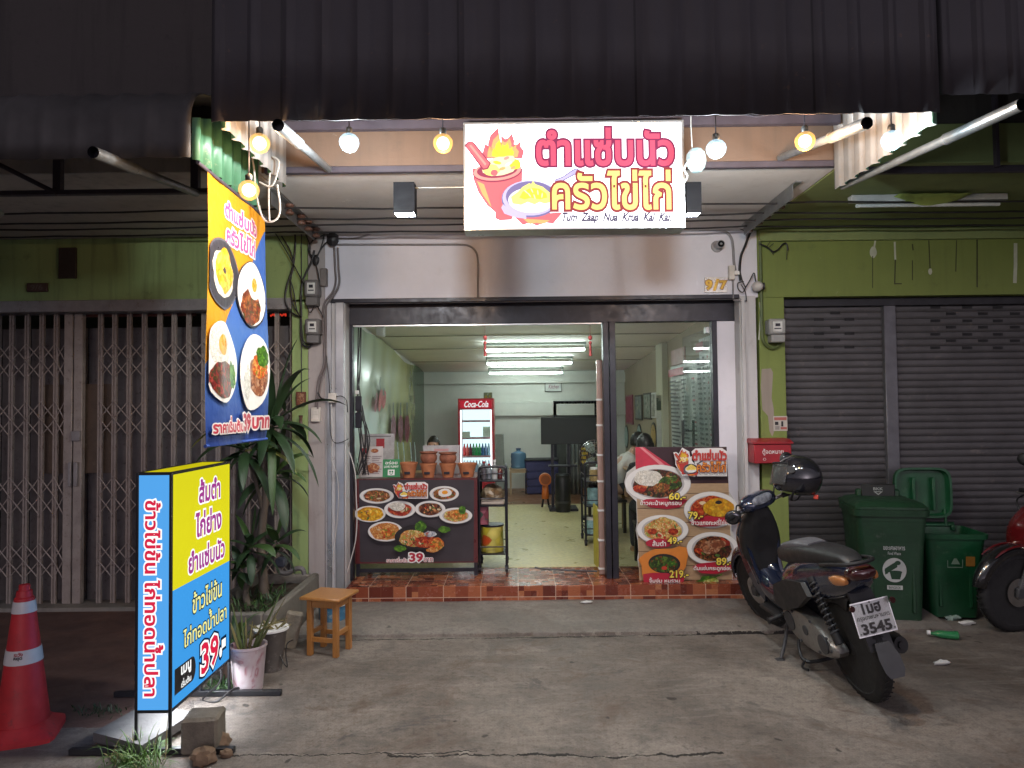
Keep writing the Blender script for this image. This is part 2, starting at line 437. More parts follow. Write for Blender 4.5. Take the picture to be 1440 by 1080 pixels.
def sheet_mat():
    k = Nt('dark_coated_sheet'); st = k.noise(4, 6, .65, vec=k.scaled((3, .35, .35))); n = k.noise(1.1, 5, .6)
    c = k.mix(n, (.026, .023, .028), (.058, .051, .06)); c = k.mix(k.ramp(st, [(.45, 0), (.75, .6)]), c, (.045, .035, .034))
    sp = k.noise(22, 5, .7); c = k.mix(k.ramp(sp, [(.64, 0), (.72, .7)]), c, (.1, .06, .045))
    x = k.n('SeparateXYZ', {0: k.co}).outputs[0]; lap = k.math('LESS_THAN', k.math('FRACT', k.math('ADD', k.math('DIVIDE', x, .81), .31)), .012)
    c = k.mix(lap, c, (.02, .017, .02)); k.put(c=c, r=.55, sp=.4); k.bump(k.noise(3, 4, .6), .25, .03); return k.m
DKS = sheet_mat()

def slab_mat_box(mb, x0, x1, z0, z1):
    mb.box(x0, x1, SL, F+.5, z0, z1)
zs = P(725, 328, F).z            # soffit height
zf = P(725, 422, F).z            # underside of the fascia over the shop opening
xl = P(457, 430, F).x; xr = P(1066, 430, F).x
xl_s, xr_s = xl+.02, xr-.03
def rib(x, pitch, h=.011, w=.24):
    t = (x/pitch) % 1
    if t < .12: return h*t/.12
    if t < w: return h
    if t < w+.12: return h*(1-(t-w)/.12)
    return 0
def corr(path, x0, x1, pitch, out=-1):
    """trapezoid sheet running along x with its section given as (y,z) points"""
    mb = MB(); xs = []; x = x0
    n = int((x1-x0)/pitch*8)
    cols = []
    for i in range(n+1):
        x = x0+(x1-x0)*i/n; h = rib(x-x0, pitch); row = []
        for j, (y, z) in enumerate(path):
            a = path[max(j-1, 0)]; b = path[min(j+1, len(path)-1)]; d = Vector((b[0]-a[0], b[1]-a[1])).normalized()
            row.append(Vector((x, y-d.y*h, z+d.x*h+(.004*noise.noise(Vector((x*9, 0, 0))) if j == 0 else 0))))
        cols.append(row)
    m = len(path)
    mb.add([p for r in cols for p in r], [(i*m+j, (i+1)*m+j, (i+1)*m+j+1, i*m+j+1) for i in range(n) for j in range(m-1)])
    return mb
def side(X, y0, y1, z0, z1, pitch, sgn, top=None):
    n = int((y1-y0)/pitch*8); mb = MB(); vs = []
    for i in range(n+1):
        y = y0+(y1-y0)*i/n; h = rib(y-y0, pitch, .03)
        vs += [Vector((X+sgn*h, y, z0)), Vector((X+sgn*h, y, top(y) if top else z1))]
    return mb.add(vs, [(2*i, 2*i+2, 2*i+3, 2*i+1) for i in range(n)])
def arc_path(y0, z0, zc, rr, y_end, slope):
    pts = [(y0, z0), (y0, (z0+zc)/2), (y0, zc)]
    for i in range(1, 7):
        a = i/6*(pi/2-slope); pts.append((y0+rr*(1-math.cos(a)), zc+rr*math.sin(a)))
    pts.append((y_end, pts[-1][1]+(y_end-pts[-1][0])*math.tan(slope))); return pts

# ---------------------------------------------------------------- middle shophouse
shop = thing('shophouse', 'white painted shop unit, open and lit inside, under the illuminated sign', 'shophouse', (0, F, 0))
mb = MB(); mb.box(xl, xr, F, F+.45, zf, zs-.002); mb.build('fascia_wall', W_WHITE, shop)
mb = MB(); mb.box(xl_s, xr_s, SL, F+.5, zs, P(725, 186, SL).z, .006); sl = mb.build('canopy_slab', [W_SOFF], shop)
mb = MB(); a = P(455, 186, SL-.012); b = P(1180, 233, SL-.012)
mb.box(xl_s+.03, xr_s-.03, SL-.012, SL-.002, b.z, a.z); mb.build('slab_edge', W_PEACH, shop)
mb = MB(); a = P(600, 232, SL-.05); b = P(600, 241, SL-.05); mb.box(xl_s+.06, xr_s+.02, SL-.05, SL-.015, b.z, a.z, .003); mb.build('edge_beam', STEELD, shop)
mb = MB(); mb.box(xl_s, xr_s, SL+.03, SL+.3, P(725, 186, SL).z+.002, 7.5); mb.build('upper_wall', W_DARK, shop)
# awning: front sheet, side sheets, purlin, arms
x0a, x1a = P(297, 165, AW).x, P(1322, 166, AW).x
z0a = P(725, 166, AW).z
path = [(AW, z0a), (AW+.005, z0a+.4), (AW+.01, z0a+.78), (AW+.1, z0a+.92), (AW+.28, z0a+1.0), (SL+.03, z0a+1.2)]
aw = corr(path, x0a, x1a, .162).build('awning', [DKS, SILV], shop, sol=.002, swap=True, smooth=22, fix=False)
def awtop(y):
    for (a, b) in zip(path[2:], path[3:]):
        if a[0] <= y <= b[0]: return a[1]+(b[1]-a[1])*(y-a[0])/(b[0]-a[0])-.01
    return path[2][1]
side(x1a-.03, AW+.01, 4.2, P(1187, 265, 4.18).z, 0, .125, 1, awtop).build('side_sheet', [GRNS, SILV], aw, sol=.002, swap=True, fix=False)
side(x0a+.05, AW+.04, 4.15, z0a-.01, 0, .125, -1, awtop).build('side_sheet', [SILV, GRNS], aw, sol=.002, swap=True, fix=False)
mb = MB(); mb.box(x0a+.02, x1a-.06, AW+.05, AW+.09, z0a+.1, z0a+.14); mb.box(x0a+.02, x1a-.06, 3.75, 3.79, z0a+.32, z0a+.36)
a = P(600, 172, 4.1); mb.box(xl_s, x1a-.05, 4.06, 4.1, a.z-.05, a.z); mb.build('purlin', STEELD, aw)
def arm(name, near, far, r, parent):
    near, far = Vector(near), Vector(far); d = far-near; mb = MB()
    k = near+d*.34
    n = 14
    # outer tube with an open mouth, inner tube sliding into it
    u, w = frame_of(d); dn = d.normalized()
    for r0, r1, p, q in ((r, r, near, k), (r*.8, r*.8, k-dn*.02, far)):
        mb.cyl(p, q, r0, r1, n, caps=False)
    mb.cyl(k-dn*.012, k+dn*.001, r*1.06, r*1.06, n)
    mb.k = 1; mb.cyl(near+dn*.05, near+dn*.052, r*.97, r*.97, n); mb.cyl(near, near+dn*.05, r*.93, r*.93, n, caps=False)
    return mb.build(name, [GALV, BLKFR], parent)
arm('awning_arm', P(391, 176, 3.05), P(462, 238, SL-.05), .027, aw)
arm('awning_arm', P(1219, 173, 3.08), P(1098, 222, SL-.05), .027, aw)
arm('awning_arm', P(1437, 147, 2.95), P(1185, 262, SL-.05), .027, aw)

# columns of the middle shop
def col(x0, x1, Y, z1, m, nm='column', par=None, dep=.3, z0=-.02, b=.004):
    mb = MB(); mb.box(x0, x1, Y, Y+dep, z0, z1, b); return mb.build(nm, m, par)
XX = lambda px, Y=F: P(px, 620, Y).x
col(XX(458), XX(487), F-.02, zf+.01, W_COL, par=shop)
mb = MB(); mb.box(XX(462), XX(468), F-.045, F-.021, .17, zf-.01, .003); mb.box(XX(474), XX(486), F-.05, F-.021, .17, zf-.01, .003)
mb.build('column_rail', ALU, shop)
col(XX(1043), XX(1066), F-.02, zf+.01, W_COL, par=shop)
mb = MB(); mb.box(XX(1044), XX(1049), F-.05, F-.021, .17, zf-.01, .003); mb.build('column_rail', W_COL, shop)
col(XX(1010, YG), XX(1042, YG), YG-.02, P(1020, 447, YG).z, W_WHITE, 'side_panel', shop, .12, .17)
# tiled step
def tile_mat():
    k = Nt('brown_red_mosaic_tile'); sx = k.n('SeparateXYZ', {0: k.co})
    X, Y, Z = sx.outputs
    yz = k.math('ADD', Y, Z)
    def cell(a, s): return k.math('FLOOR', k.math('DIVIDE', a, s))
    v1 = k.n('CombineXYZ', {0: cell(X, .1), 1: cell(yz, .1)}).outputs[0]
    v2 = k.n('CombineXYZ', {0: cell(X, .05), 1: cell(yz, .05)}).outputs[0]
    w1 = k.n('TexWhiteNoise', {'Vector': v1}, noise_dimensions='2D').outputs[0]
    w2 = k.n('TexWhiteNoise', {'Vector': v2}, noise_dimensions='2D').outputs[0]
    w = k.mix(k.math('GREATER_THAN', w1, .62), w1, w2)
    col = k.ramp(w, [(0, (.13, .025, .014)), (.22, (.27, .065, .03)), (.48, (.4, .125, .055)), (.68, (.46, .17, .075)), (.87, (.19, .04, .02))], True)
    st = k.noise(30, 4, .6, vec=k.scaled((1, 8, 8)))
    col = k.mix(k.ramp(st, [(.3, .45), (.7, 0)]), col, (.1, .02, .012))
    def grout(a, s, wd): 
        f = k.math('FRACT', k.math('DIVIDE', a, s)); return k.math('LESS_THAN', f, wd/s)
    gr = k.math('MAXIMUM', grout(X, .3, .006), grout(yz, .3, .006))
    gs = k.math('MULTIPLY', k.math('MAXIMUM', grout(X, .1, .003), grout(yz, .1, .003)), .6)
    col = k.mix(gs, col, (.22, .08, .05)); col = k.mix(gr, col, (.5, .33, .25))
    k.put(c=col, r=k.ramp(k.noise(12, 4), [(.3, .12), (.7, .35)]), sp=.6)
    k.bump(k.math('MULTIPLY', gr, -1), .4, .003)
    return k.m
zst = P(725, 824, YS).z
mb = MB(); mb.box(XX(486, YS), XX(1062, YS), YS, 6.42, -.02, zst, .004); mb.build('tiled_step', tile_mat(), shop)
zfl = zst+.004
# interior shell
XL, XR, YB = -1.62, 1.93, 12.6
def ceil_z(y): return 2.57-.0475*(y-6.1)
INT_W = wall_mat('pale_green_interior_wall', (.62, .64, .59), (.5, .53, .47), .2)
INT_C = wall_mat('cream_ceiling_board', (.92, .9, .85), (.78, .75, .68), .1)
def floor_mat():
    k = Nt('beige_vinyl_floor'); sx = k.n('SeparateXYZ', {0: k.co})
    n = k.noise(3, 6, .65); f = k.noise(26, 5, .6)
    col = k.mix(n, (.56, .49, .25), (.74, .65, .36)); col = k.mix(k.ramp(f, [(.4, .4), (.65, 0)]), col, (.24, .21, .1))
    wood = k.mix(k.noise(9, 5, .7, vec=k.scaled((6, .7, 1))), (.13, .055, .025), (.24, .11, .05))
    col = k.mix(k.math('GREATER_THAN', sx.outputs[1], 10.5-F), col, wood)
    k.put(c=col, r=k.ramp(n, [(.3, .22), (.7, .5)])); return k.m
mb = MB(); mb.box(XL-.1, XR+.1, 6.4, YB+.1, zst-.1, zfl); mb.box(XL-.1, XX(486, YS)-.001, YG+.03, 6.399, zst-.1, zfl); mb.box(XX(1062, YS)+.001, XR+.1, YG+.03, 6.399, zst-.1, zfl); mb.build('shop_floor', floor_mat(), shop)
mb = MB(); mb.add([(XL-.15, YG+.1, ceil_z(YG+.1)), (XR+.15, YG+.1, ceil_z(YG+.1)), (XR+.15, YB+.1, ceil_z(YB+.1)), (XL-.15, YB+.1, ceil_z(YB+.1)),
    (XL-.15, YG+.1, ceil_z(YG)+.1), (XR+.15, YG+.1, ceil_z(YG)+.1), (XR+.15, YB+.1, ceil_z(YB)+.1), (XL-.15, YB+.1, ceil_z(YB)+.1)],
    [(0, 1, 2, 3), (4, 7, 6, 5), (0, 4, 5, 1), (1, 5, 6, 2), (2, 6, 7, 3), (3, 7, 4, 0)])
mb.build('ceiling', INT_C, shop, smooth=0)
mb = MB()
for y in (8.25, 9.4, 10.9): mb.box(XL, XR, y, y+.018, ceil_z(y)-.012, ceil_z(y)-.002)
mb.build('ceiling_batten', M('dim_batten', (.3, .29, .22)), shop)
mb = MB(); mb.box(XL-.15, XL, YG+.1, YB, 0, 2.62); mb.build('interior_wall', INT_W, shop)
mb = MB(); mb.box(XR, XR+.15, YG+.1, YB, 0, 2.62); mb.build('interior_wall', wall_mat('tan_interior_wall', (.36, .31, .22), (.25, .21, .15), .3), shop)
mb = MB(); mb.box(XL-.15, XR+.15, YB, YB+.15, 0, 2.62); bw = mb.build('interior_wall', INT_W, shop)
mb = MB(); pbox(mb, 585, 527, 900, 537, YB-.09, .088); pbox(mb, 688, 566, 900, 583, YB-.06, .058, .004); mb.build('wall_trunking', INT_W, shop)
mb = MB(); a = P(922, 500, 9.4); mb.box(a.x, XR-.001, 9.0, 9.4, zfl, ceil_z(9.2)-.003); mb.build('interior_column', wall_mat('cream_inner_column', (.55, .55, .42), (.4, .38, .3), .2), shop)
# rear door opening; a flat dark sheet stands for the unlit room behind
mb = MB(); a = P(782, 568, YB-.03); b = P(836, 600, YB-.03)
mb.box(a.x, b.x, YB-.035, YB-.004, zfl, a.z); fr = MB(); fr.box(a.x-.05, a.x, YB-.06, YB-.003, zfl, a.z+.05); fr.box(b.x, b.x+.05, YB-.06, YB-.003, zfl, a.z+.05); fr.box(a.x, b.x, YB-.06, YB-.003, a.z, a.z+.05)
d = fr.build('rear_door', BLKFR, shop); mb.build('dark_room_sheet', M('dark_room_tone', (.06, .065, .06)), d)
# shopfront frame
zh = P(660, 456, YG).z
mb = MB()
mb.box(XX(470, YG), XX(1044, YG), YG-.03, YG+.06, zh, zf+.005, .004)
mb.box(XX(465, F-.03), XX(1044, F-.03), F-.035, F-.001, zf-.012, zf+.022, .003)
fr = mb.build('shopfront_frame', BLKFR, shop)
mb = MB(); mb.box(XX(487, YG), XX(497, YG), YG-.03, YG+.05, zst, zh, .003); mb.build('jamb', BLKFR, fr)
mb = MB(); mb.box(XX(1003, YG), XX(1010, YG), YG-.03, YG+.05, zst, zh, .003); mb.build('jamb', BLKFR, fr)
mb = MB(); mb.box(XX(849, YG), XX(857, YG), YG-.05, YG+.06, zst, zh, .003); mb.box(XX(858, YG), XX(866.5, YG), YG-.05, YG+.06, zst, zh, .003); mb.build('mullion', BLKFR, fr)
mb = MB(); mb.box(XX(498, YG), XX(848, YG), YG-.02, YG+.04, zh-.012, zh-.001); mb.build('track', ALU, fr)
mb = MB(); mb.box(XX(866.6, YG), XX(1003, YG), YG+.01, YG+.018, zst+.02, zh-.002); mb.build('window_pane', GLASS('clear_glass', alpha=.07), fr)
# glass door leaf standing open inwards, with a long handle
gd = thing('glass_door', 'frameless glass door swung inwards beside the food photo board', 'glass door', (XX(1000, YG+.06), YG+.08, zst))
hx = XX(1000, YG+.06); fx = P(962, 600, 6.9).x
u = Vector((fx-hx, 6.9-(YG+.08), 0)); zt = P(985, 462, 6.1).z; L = u.length; u.normalize()
mb = MB(); mb.prism([(0, 0), (L, 0), (L, zt-zfl-.02), (0, zt-zfl-.02)], (hx, YG+.08, zfl+.02), u, Vector((0, 0, 1)), .01); mb.build('pane', GLASS('green_edge_glass', (.1, .2, .17), alpha=.2), gd, smooth=0)
nrm = Vector((-u.y, u.x, 0))
if nrm.x > 0: nrm = -nrm
mb = MB()
for s in (.05, -.05):
    p = Vector((hx, YG+.08, 0))+u*(L-.14)+nrm*s
    mb.cyl(p+Vector((0, 0, 1.1-.2)), p+Vector((0, 0, 1.1+.38)), .013)
for z in (1.0, 1.38):
    p = Vector((hx, YG+.08, z))+u*(L-.14); mb.cyl(p-nrm*.05, p+nrm*.05, .008)
mb.build('handle', M('dark_steel_handle', (.16, .17, .17), .3, .8), gd)
mb = MB(); mb.box(hx-.03, hx+.02, YG+.05, YG+.12, zt-.045, zt+.01, .004); mb.box(hx-.03, hx+.02, YG+.05, YG+.12, zfl+.01, zfl+.06, .004); mb.build('pivot_clamp', ALU, gd)

# ---------------------------------------------------------------- left shophouse with the folding gate
lft = thing('shophouse', 'dark green shophouse with a closed grey folding lattice gate', 'shophouse', (-3, F, 0))
XE = -9.0
mb = MB(); mb.box(XE, XX(433), F-.005, F+.4, P(200, 424, F).z, zs-.002); mb.build('fascia_wall', W_GREEN2, lft)
col(XX(411), XX(434), F-.01, P(420, 424, F).z-.002, W_GREEN2, par=lft)
col(XX(434)+.001, XX(458)-.001, F-.015, zs-.004, W_PINK, 'party_wall', lft, .4)
mb = MB(); mb.box(XE, xl_s-.005, SL, F+.5, zs+.001, P(725, 186, SL).z+.02, .006); mb.build('canopy_slab', W_CREAM, lft)
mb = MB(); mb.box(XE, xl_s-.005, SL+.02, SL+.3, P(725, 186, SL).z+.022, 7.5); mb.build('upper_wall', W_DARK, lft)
# steel truss under the canopy edge
mb = MB(); YT = SL-.1
a = P(100, 269, YT); b = P(100, 275, YT); mb.box(XE, P(300, 272, YT).x, YT-.03, YT+.01, b.z, a.z)
for px in (82, 275, -160):
    q = P(px, 270, YT); mb.box(q.x-.022, q.x+.022, YT-.02, YT+.02, q.z, zs+.06)
mb.cyl(P(0, 232, YT-.02), P(80, 272, YT-.02), .014); mb.build('canopy_truss', STEELD, lft)
# awning with rounded front
YL = 3.28; zl = P(150, 223, YL).z; xe = P(268, 222, YL).x
LPATH = arc_path(YL, zl, zl+.17, .2, SL+.02, R(20))
aw2 = corr(LPATH, XE, xe, .165).build('awning', [M('dimmer_dark_sheet', (.04, .036, .036), .6, sc=3, v=.4), SILV], lft, sol=.002, swap=True, fix=False)  # same sheet as the other awnings, its colour darkened for the dimmer left side
side(xe+.001, YL+.01, 4.15, zl-.005, 0, .125, 1, lambda y: min(LPATH[-1][1], zl+.19+max(0, y-YL)*.36)).build('side_sheet', [GRNS, SILV], aw2, sol=.002, swap=True, fix=False)
mb = MB(); mb.box(XE, xe-.02, YL+.03, YL+.07, zl+.03, zl+.07); mb.build('purlin', STEELD, aw2)
arm('awning_arm', P(131, 214, 3.1), P(276, 272, YT-.03), .027, aw2)
arm('awning_arm', P(-120, 214, 3.1), P(0, 300, YT-.03), .027, aw2)
# gate
YK = F+.12
mb = MB(); a = P(200, 421, F-.02); b = P(200, 437, F-.02); mb.box(XE, XX(411), F-.02, F+.2, b.z, a.z, .004); gate = mb.build('folding_gate', STEEL, lft)
zg1 = b.z; zg0 = .03
GST = M('gate_steel', (.35, .295, .26), .55, .2, wear=((.1, .06, .045), .06))
barp = P(141, 600, YK).x; pitch = .1245
bx = MB(); w = .019; bx.box(-w, -w*.35, -.012, .012, zg0, zg1); bx.box(w*.35, w, -.012, .012, zg0, zg1); bx.box(-w*.34, w*.34, -.002, .006, zg0, zg1)
proto = None; xs = []
i = -36
while True:
    x = barp+pitch*i; i += 1
    if x > XX(409): break
    if P(88, 600, YK).x < x < P(121, 600, YK).x or abs(x-P(-260, 600, YK).x) < .1: continue
    xs.append(x+random.uniform(-.006, .006))
for x in xs:
    if proto is None: proto = MB(); proto.v = [v+Vector((x, YK, 0)) for v in bx.v]; proto.f = bx.f; proto.mi = bx.mi; proto = proto.build('bar', GST, gate); px0 = x
    else: c = proto.copy(); COL.objects.link(c); c.parent = gate; c.location = (x-px0, 0, 0); c.rotation_euler = (0, 0, 0)
allx = sorted(xs+[P(92, 600, YK).x, P(118, 600, YK).x])
for (ya, yb) in ((481, 530), (563, 612), (669, 722), (762, 811)):
    z1, z0 = P(220, ya, YK).z, P(220, yb, YK).z; lat = MB(); zm = (z0+z1)/2
    for xa_, xb_ in zip(allx, allx[1:]):
        if xb_-xa_ > .13 or abs(xa_-P(92, 600, YK).x) < .01:
            if lat.v: lat.build('lattice', GST, gate); lat = MB()
            continue
        for (p, q) in ((z0, zm), (zm, z0), (zm, z1), (z1, zm)):
            o = .004 if p < q else -.004
            lat.cyl((xa_, YK-.014+o, p), (xb_, YK-.014+o, q), .005, n=6)
    if lat.v: lat.build('lattice', GST, gate)
mb = MB()
for p0, p1 in ((92, 104), (106, 118)): mb.box(P(p0, 600, YK).x, P(p1, 600, YK).x, YK-.03, YK+.02, zg0, zg1, .004)
mb.build('centre_stile', M('gate_stile_steel', (.36, .31, .275), .5, .2, wear=((.1, .07, .05), .05)), gate)
mb = MB(); pbox(mb, 100, 606, 112, 620, YK-.05, .02, .004); mb.build('lock', STEEL, gate)
for q0_, q1_ in ((95, 99), (103, 108)): mb = MB(); pbox(mb, q0_, 650, q1_, 684, YK-.06, .02, .003); mb.build('pull_handle', STEEL, gate)
mb = MB(); mb.box(XE, XX(411), F-.03, F+.25, -.01, .03, .004); mb.build('bottom_rail', wall_mat('concrete_sill', (.25, .23, .2), (.1, .09, .08)), gate)
mb = MB(); x = XE
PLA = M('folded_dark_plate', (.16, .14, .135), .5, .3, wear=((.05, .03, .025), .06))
while x < XX(411, 6.2):
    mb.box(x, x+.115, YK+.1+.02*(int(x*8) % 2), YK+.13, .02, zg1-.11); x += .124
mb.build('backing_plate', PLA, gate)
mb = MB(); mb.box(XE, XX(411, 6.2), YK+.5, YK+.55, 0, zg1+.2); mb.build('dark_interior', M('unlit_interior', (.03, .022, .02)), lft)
mb = MB(); pbox(mb, 57, 541, 156, 665, YK+.06, .012); mb.build('notice_board', M('brown_notice_board', (.13, .09, .06), wear=((.2, .15, .1), .05)), gate)
mb = MB(); pbox(mb, -10, 433, 75, 441, YK+.05, .02); pbox(mb, 120, 436, 275, 444, YK+.05, .02); mb.build('rust_strip', M('red_rust_strip', (.22, .07, .05)), gate)
mb = MB(); pbox(mb, 82, 348, 106, 391, F-.03, .026, .003); mb.build('vent_cover', M('dark_brown_cover', (.05, .035, .03)), lft)
pl = MB(); pbox(pl, 37, 398, 66, 410, F-.03, .022, .005); np = pl.build('number_plate', M('brown_number_plate', (.09, .05, .04)), lft)
a = P(37, 410, F-.033); b = P(66, 398, F-.033)
A = Art(a, (b.x-a.x, 0, 0), (0, 0, b.z-a.z)); A.text('9/6', .2, .2, .8, .8, [(.02, M('worn_number_paint', (.14, .1, .08)))]); A.build('number', np)

# ---------------------------------------------------------------- right shophouse with roller shutters
rgt = thing('shophouse', 'lime green shophouse with closed dark grey roller shutters', 'shophouse', (3.5, F, 0))
XE2 = 9.0; XS = XX(1107)
ztop = P(1250, 416, F).z
mb = MB(); mb.box(xr+.002, XE2, F-.004, F+.35, ztop, zs-.002); mb.build('fascia_wall', W_GREEN, rgt)
col(xr+.002, XS, F-.004, ztop-.001, W_GREEN, par=rgt, dep=.35)
mb = MB(); mb.box(xr_s+.005, XE2, SL, F+.5, zs+.001, P(725, 186, SL).z+.02, .006); mb.build('canopy_slab', W_SOFG, rgt)
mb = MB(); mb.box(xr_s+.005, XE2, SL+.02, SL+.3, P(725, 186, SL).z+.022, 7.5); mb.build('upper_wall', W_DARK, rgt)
mb = MB(); a = P(1300, 238, SL-.04); mb.box(xr_s+.1, XE2, SL-.04, SL-.01, a.z-.02, a.z+.02); q = P(1400, 200, SL-.06).x; mb.box(q-.01, q+.01, SL-.08, SL-.05, a.z, a.z+.5); mb.build('edge_beam', STEELD, rgt)
mb = MB(); mb.box(xr+.01, XE2, F-.05, F-.006, zs-.1, zs-.004, .004); mb.build('ledge', W_SOFG, rgt)
RP = [(AW+.1, P(1400, 168, AW+.1).z+.12), (AW+.105, z0a+.4), (AW+.11, z0a+.78), (AW+.25, z0a+.95), (SL+.02, z0a+1.15)]
aw3 = corr(RP, x1a+.06, XE2, .162).build('awning', [DKS, SILV], rgt, sol=.002, swap=True, smooth=22, fix=False)
SHUT = M('dark_grey_shutter', (.088, .084, .088), .48, .3, sc=3, v=.2, bump=.35, wear=((.16, .14, .13), .03))
def shutter(x0, x1, vents):
    sh = MB(); z = P(1250, 430, YG).z; za = 0.01; pitch = .058; Y = YG
    prof = []
    zz = za
    while zz < z:
        prof += [(Y-.006, zz), (Y-.010, zz+.004), (Y-.0115, zz+.028), (Y-.010, zz+.051), (Y-.003, zz+.0535), (Y-.003, zz+.0575)]; zz += pitch
    m = len(prof)
    sh.add([(x0, y, q) for y, q in prof]+[(x1, y, q) for y, q in prof], [(i, m+i, m+i+1, i+1) for i in range(m-1)])
    o = sh.build('roller_shutter', SHUT, rgt, smooth=50)
    v0 = None
    for px, py in vents:
        a = P(px, py, Y-.02)
        if v0 is None: v = MB(); v.box(a.x-.04, a.x+.04, Y-.0165, Y-.012, a.z-.011, a.z+.011); v0 = v.build('vent_slot', M('vent_shadow', (.008, .008, .01)), o); a0 = a
        else: c = v0.copy(); COL.objects.link(c); c.parent = o; c.location = (a.x-a0.x, 0, a.z-a0.z)
    b = MB(); b.box(x0, x1, Y-.03, Y+.03, 0, .07, .006); b.build('bottom_bar', SHUT, o)
    return o
v1 = [(x, y) for y in (430, 449, 469, 488) for x in (1152, 1195)]+[(1175, y) for y in (440, 460, 478)]
v2 = [(x, y) for y in (432, 451, 470, 489) for x in (1316, 1361, 1404)]+[(x, y) for y in (441, 460, 479) for x in (1338, 1383, 1428)]
shutter(XS, XX(1244, YG), v1); shutter(XX(1260, YG), XE2, v2)
mb = MB(); mb.box(XX(1243.5, YG), XX(1260.5, YG), YG-.05, YG+.03, 0, P(1250, 430, YG).z, .004); mb.build('shutter_guide', M('shutter_guide_steel', (.13, .13, .145), .45, .4), rgt)
mb = MB(); mb.box(XS, XE2, YG-.06, YG+.1, P(1250, 431, YG).z, ztop+.01, .004); mb.build('shutter_box', M('shutter_box_steel', (.03, .03, .036), .5, .3), rgt)
# white paint runs and dark drips on the green wall, bare plaster scar on the column
def mark(nm, *shapes):
    A = Art((0, F-.004, 0), (1, 0, 0), (0, 0, 1), lambda x, y: (P(x, y, F-.004).x, P(x, y, F-.004).z), .001, .0003)
    for kind, *a in shapes: getattr(A, kind)(*a)
    A.build(nm, rgt)
PW, PD = M('white_paint_run', (.5, .52, .42)), M('dark_drip_stain', (.05, .055, .022)); BP = wall_mat('bare_plaster_scar', (.33, .28, .24), (.2, .17, .14))
mark('paint_run', ('ell', 1228, 355, 5, 8, PW, 18, .2), ('line', [(1231, 337), (1229, 349)], 2.5, PW), ('line', [(1227, 360), (1227, 405)], 1.2, PD))
mark('paint_run', ('line', [(1258, 340), (1259, 366)], 2.6, PW), ('line', [(1259, 365), (1258, 400)], 1.8, PD), ('line', [(1258, 399), (1268, 399)], 1.6, PD))
mark('drip_stain', ('line', [(1283, 343), (1284, 352)], 1.8, PD))
mark('drip_stain', ('line', [(1283, 366), (1283, 394)], 1.3, PD))
mark('paint_run', ('line', [(1306, 338), (1308, 382)], 1.6, PD), ('ell', 1308, 382, 2.8, 4.5, PW, 12, .2))
mark('drip_stain', ('line', [(1345, 338), (1344, 382)], 1.4, PD))
mark('drip_stain', ('line', [(1374, 336), (1374, 404)], 2, PD))
mark('paint_run', ('line', [(1428, 342), (1428, 372), (1427, 398)], 5, PW))
mark('plaster_scar', ('poly', [(1071, 519), (1084, 518), (1087, 524), (1085, 560), (1088, 575), (1089, 606), (1086, 614), (1082, 606), (1080, 585), (1072, 576), (1070, 545)], BP))
mark('paint_run', ('line', [(1068, 425), (1070, 440), (1067, 478)], 2, PW))

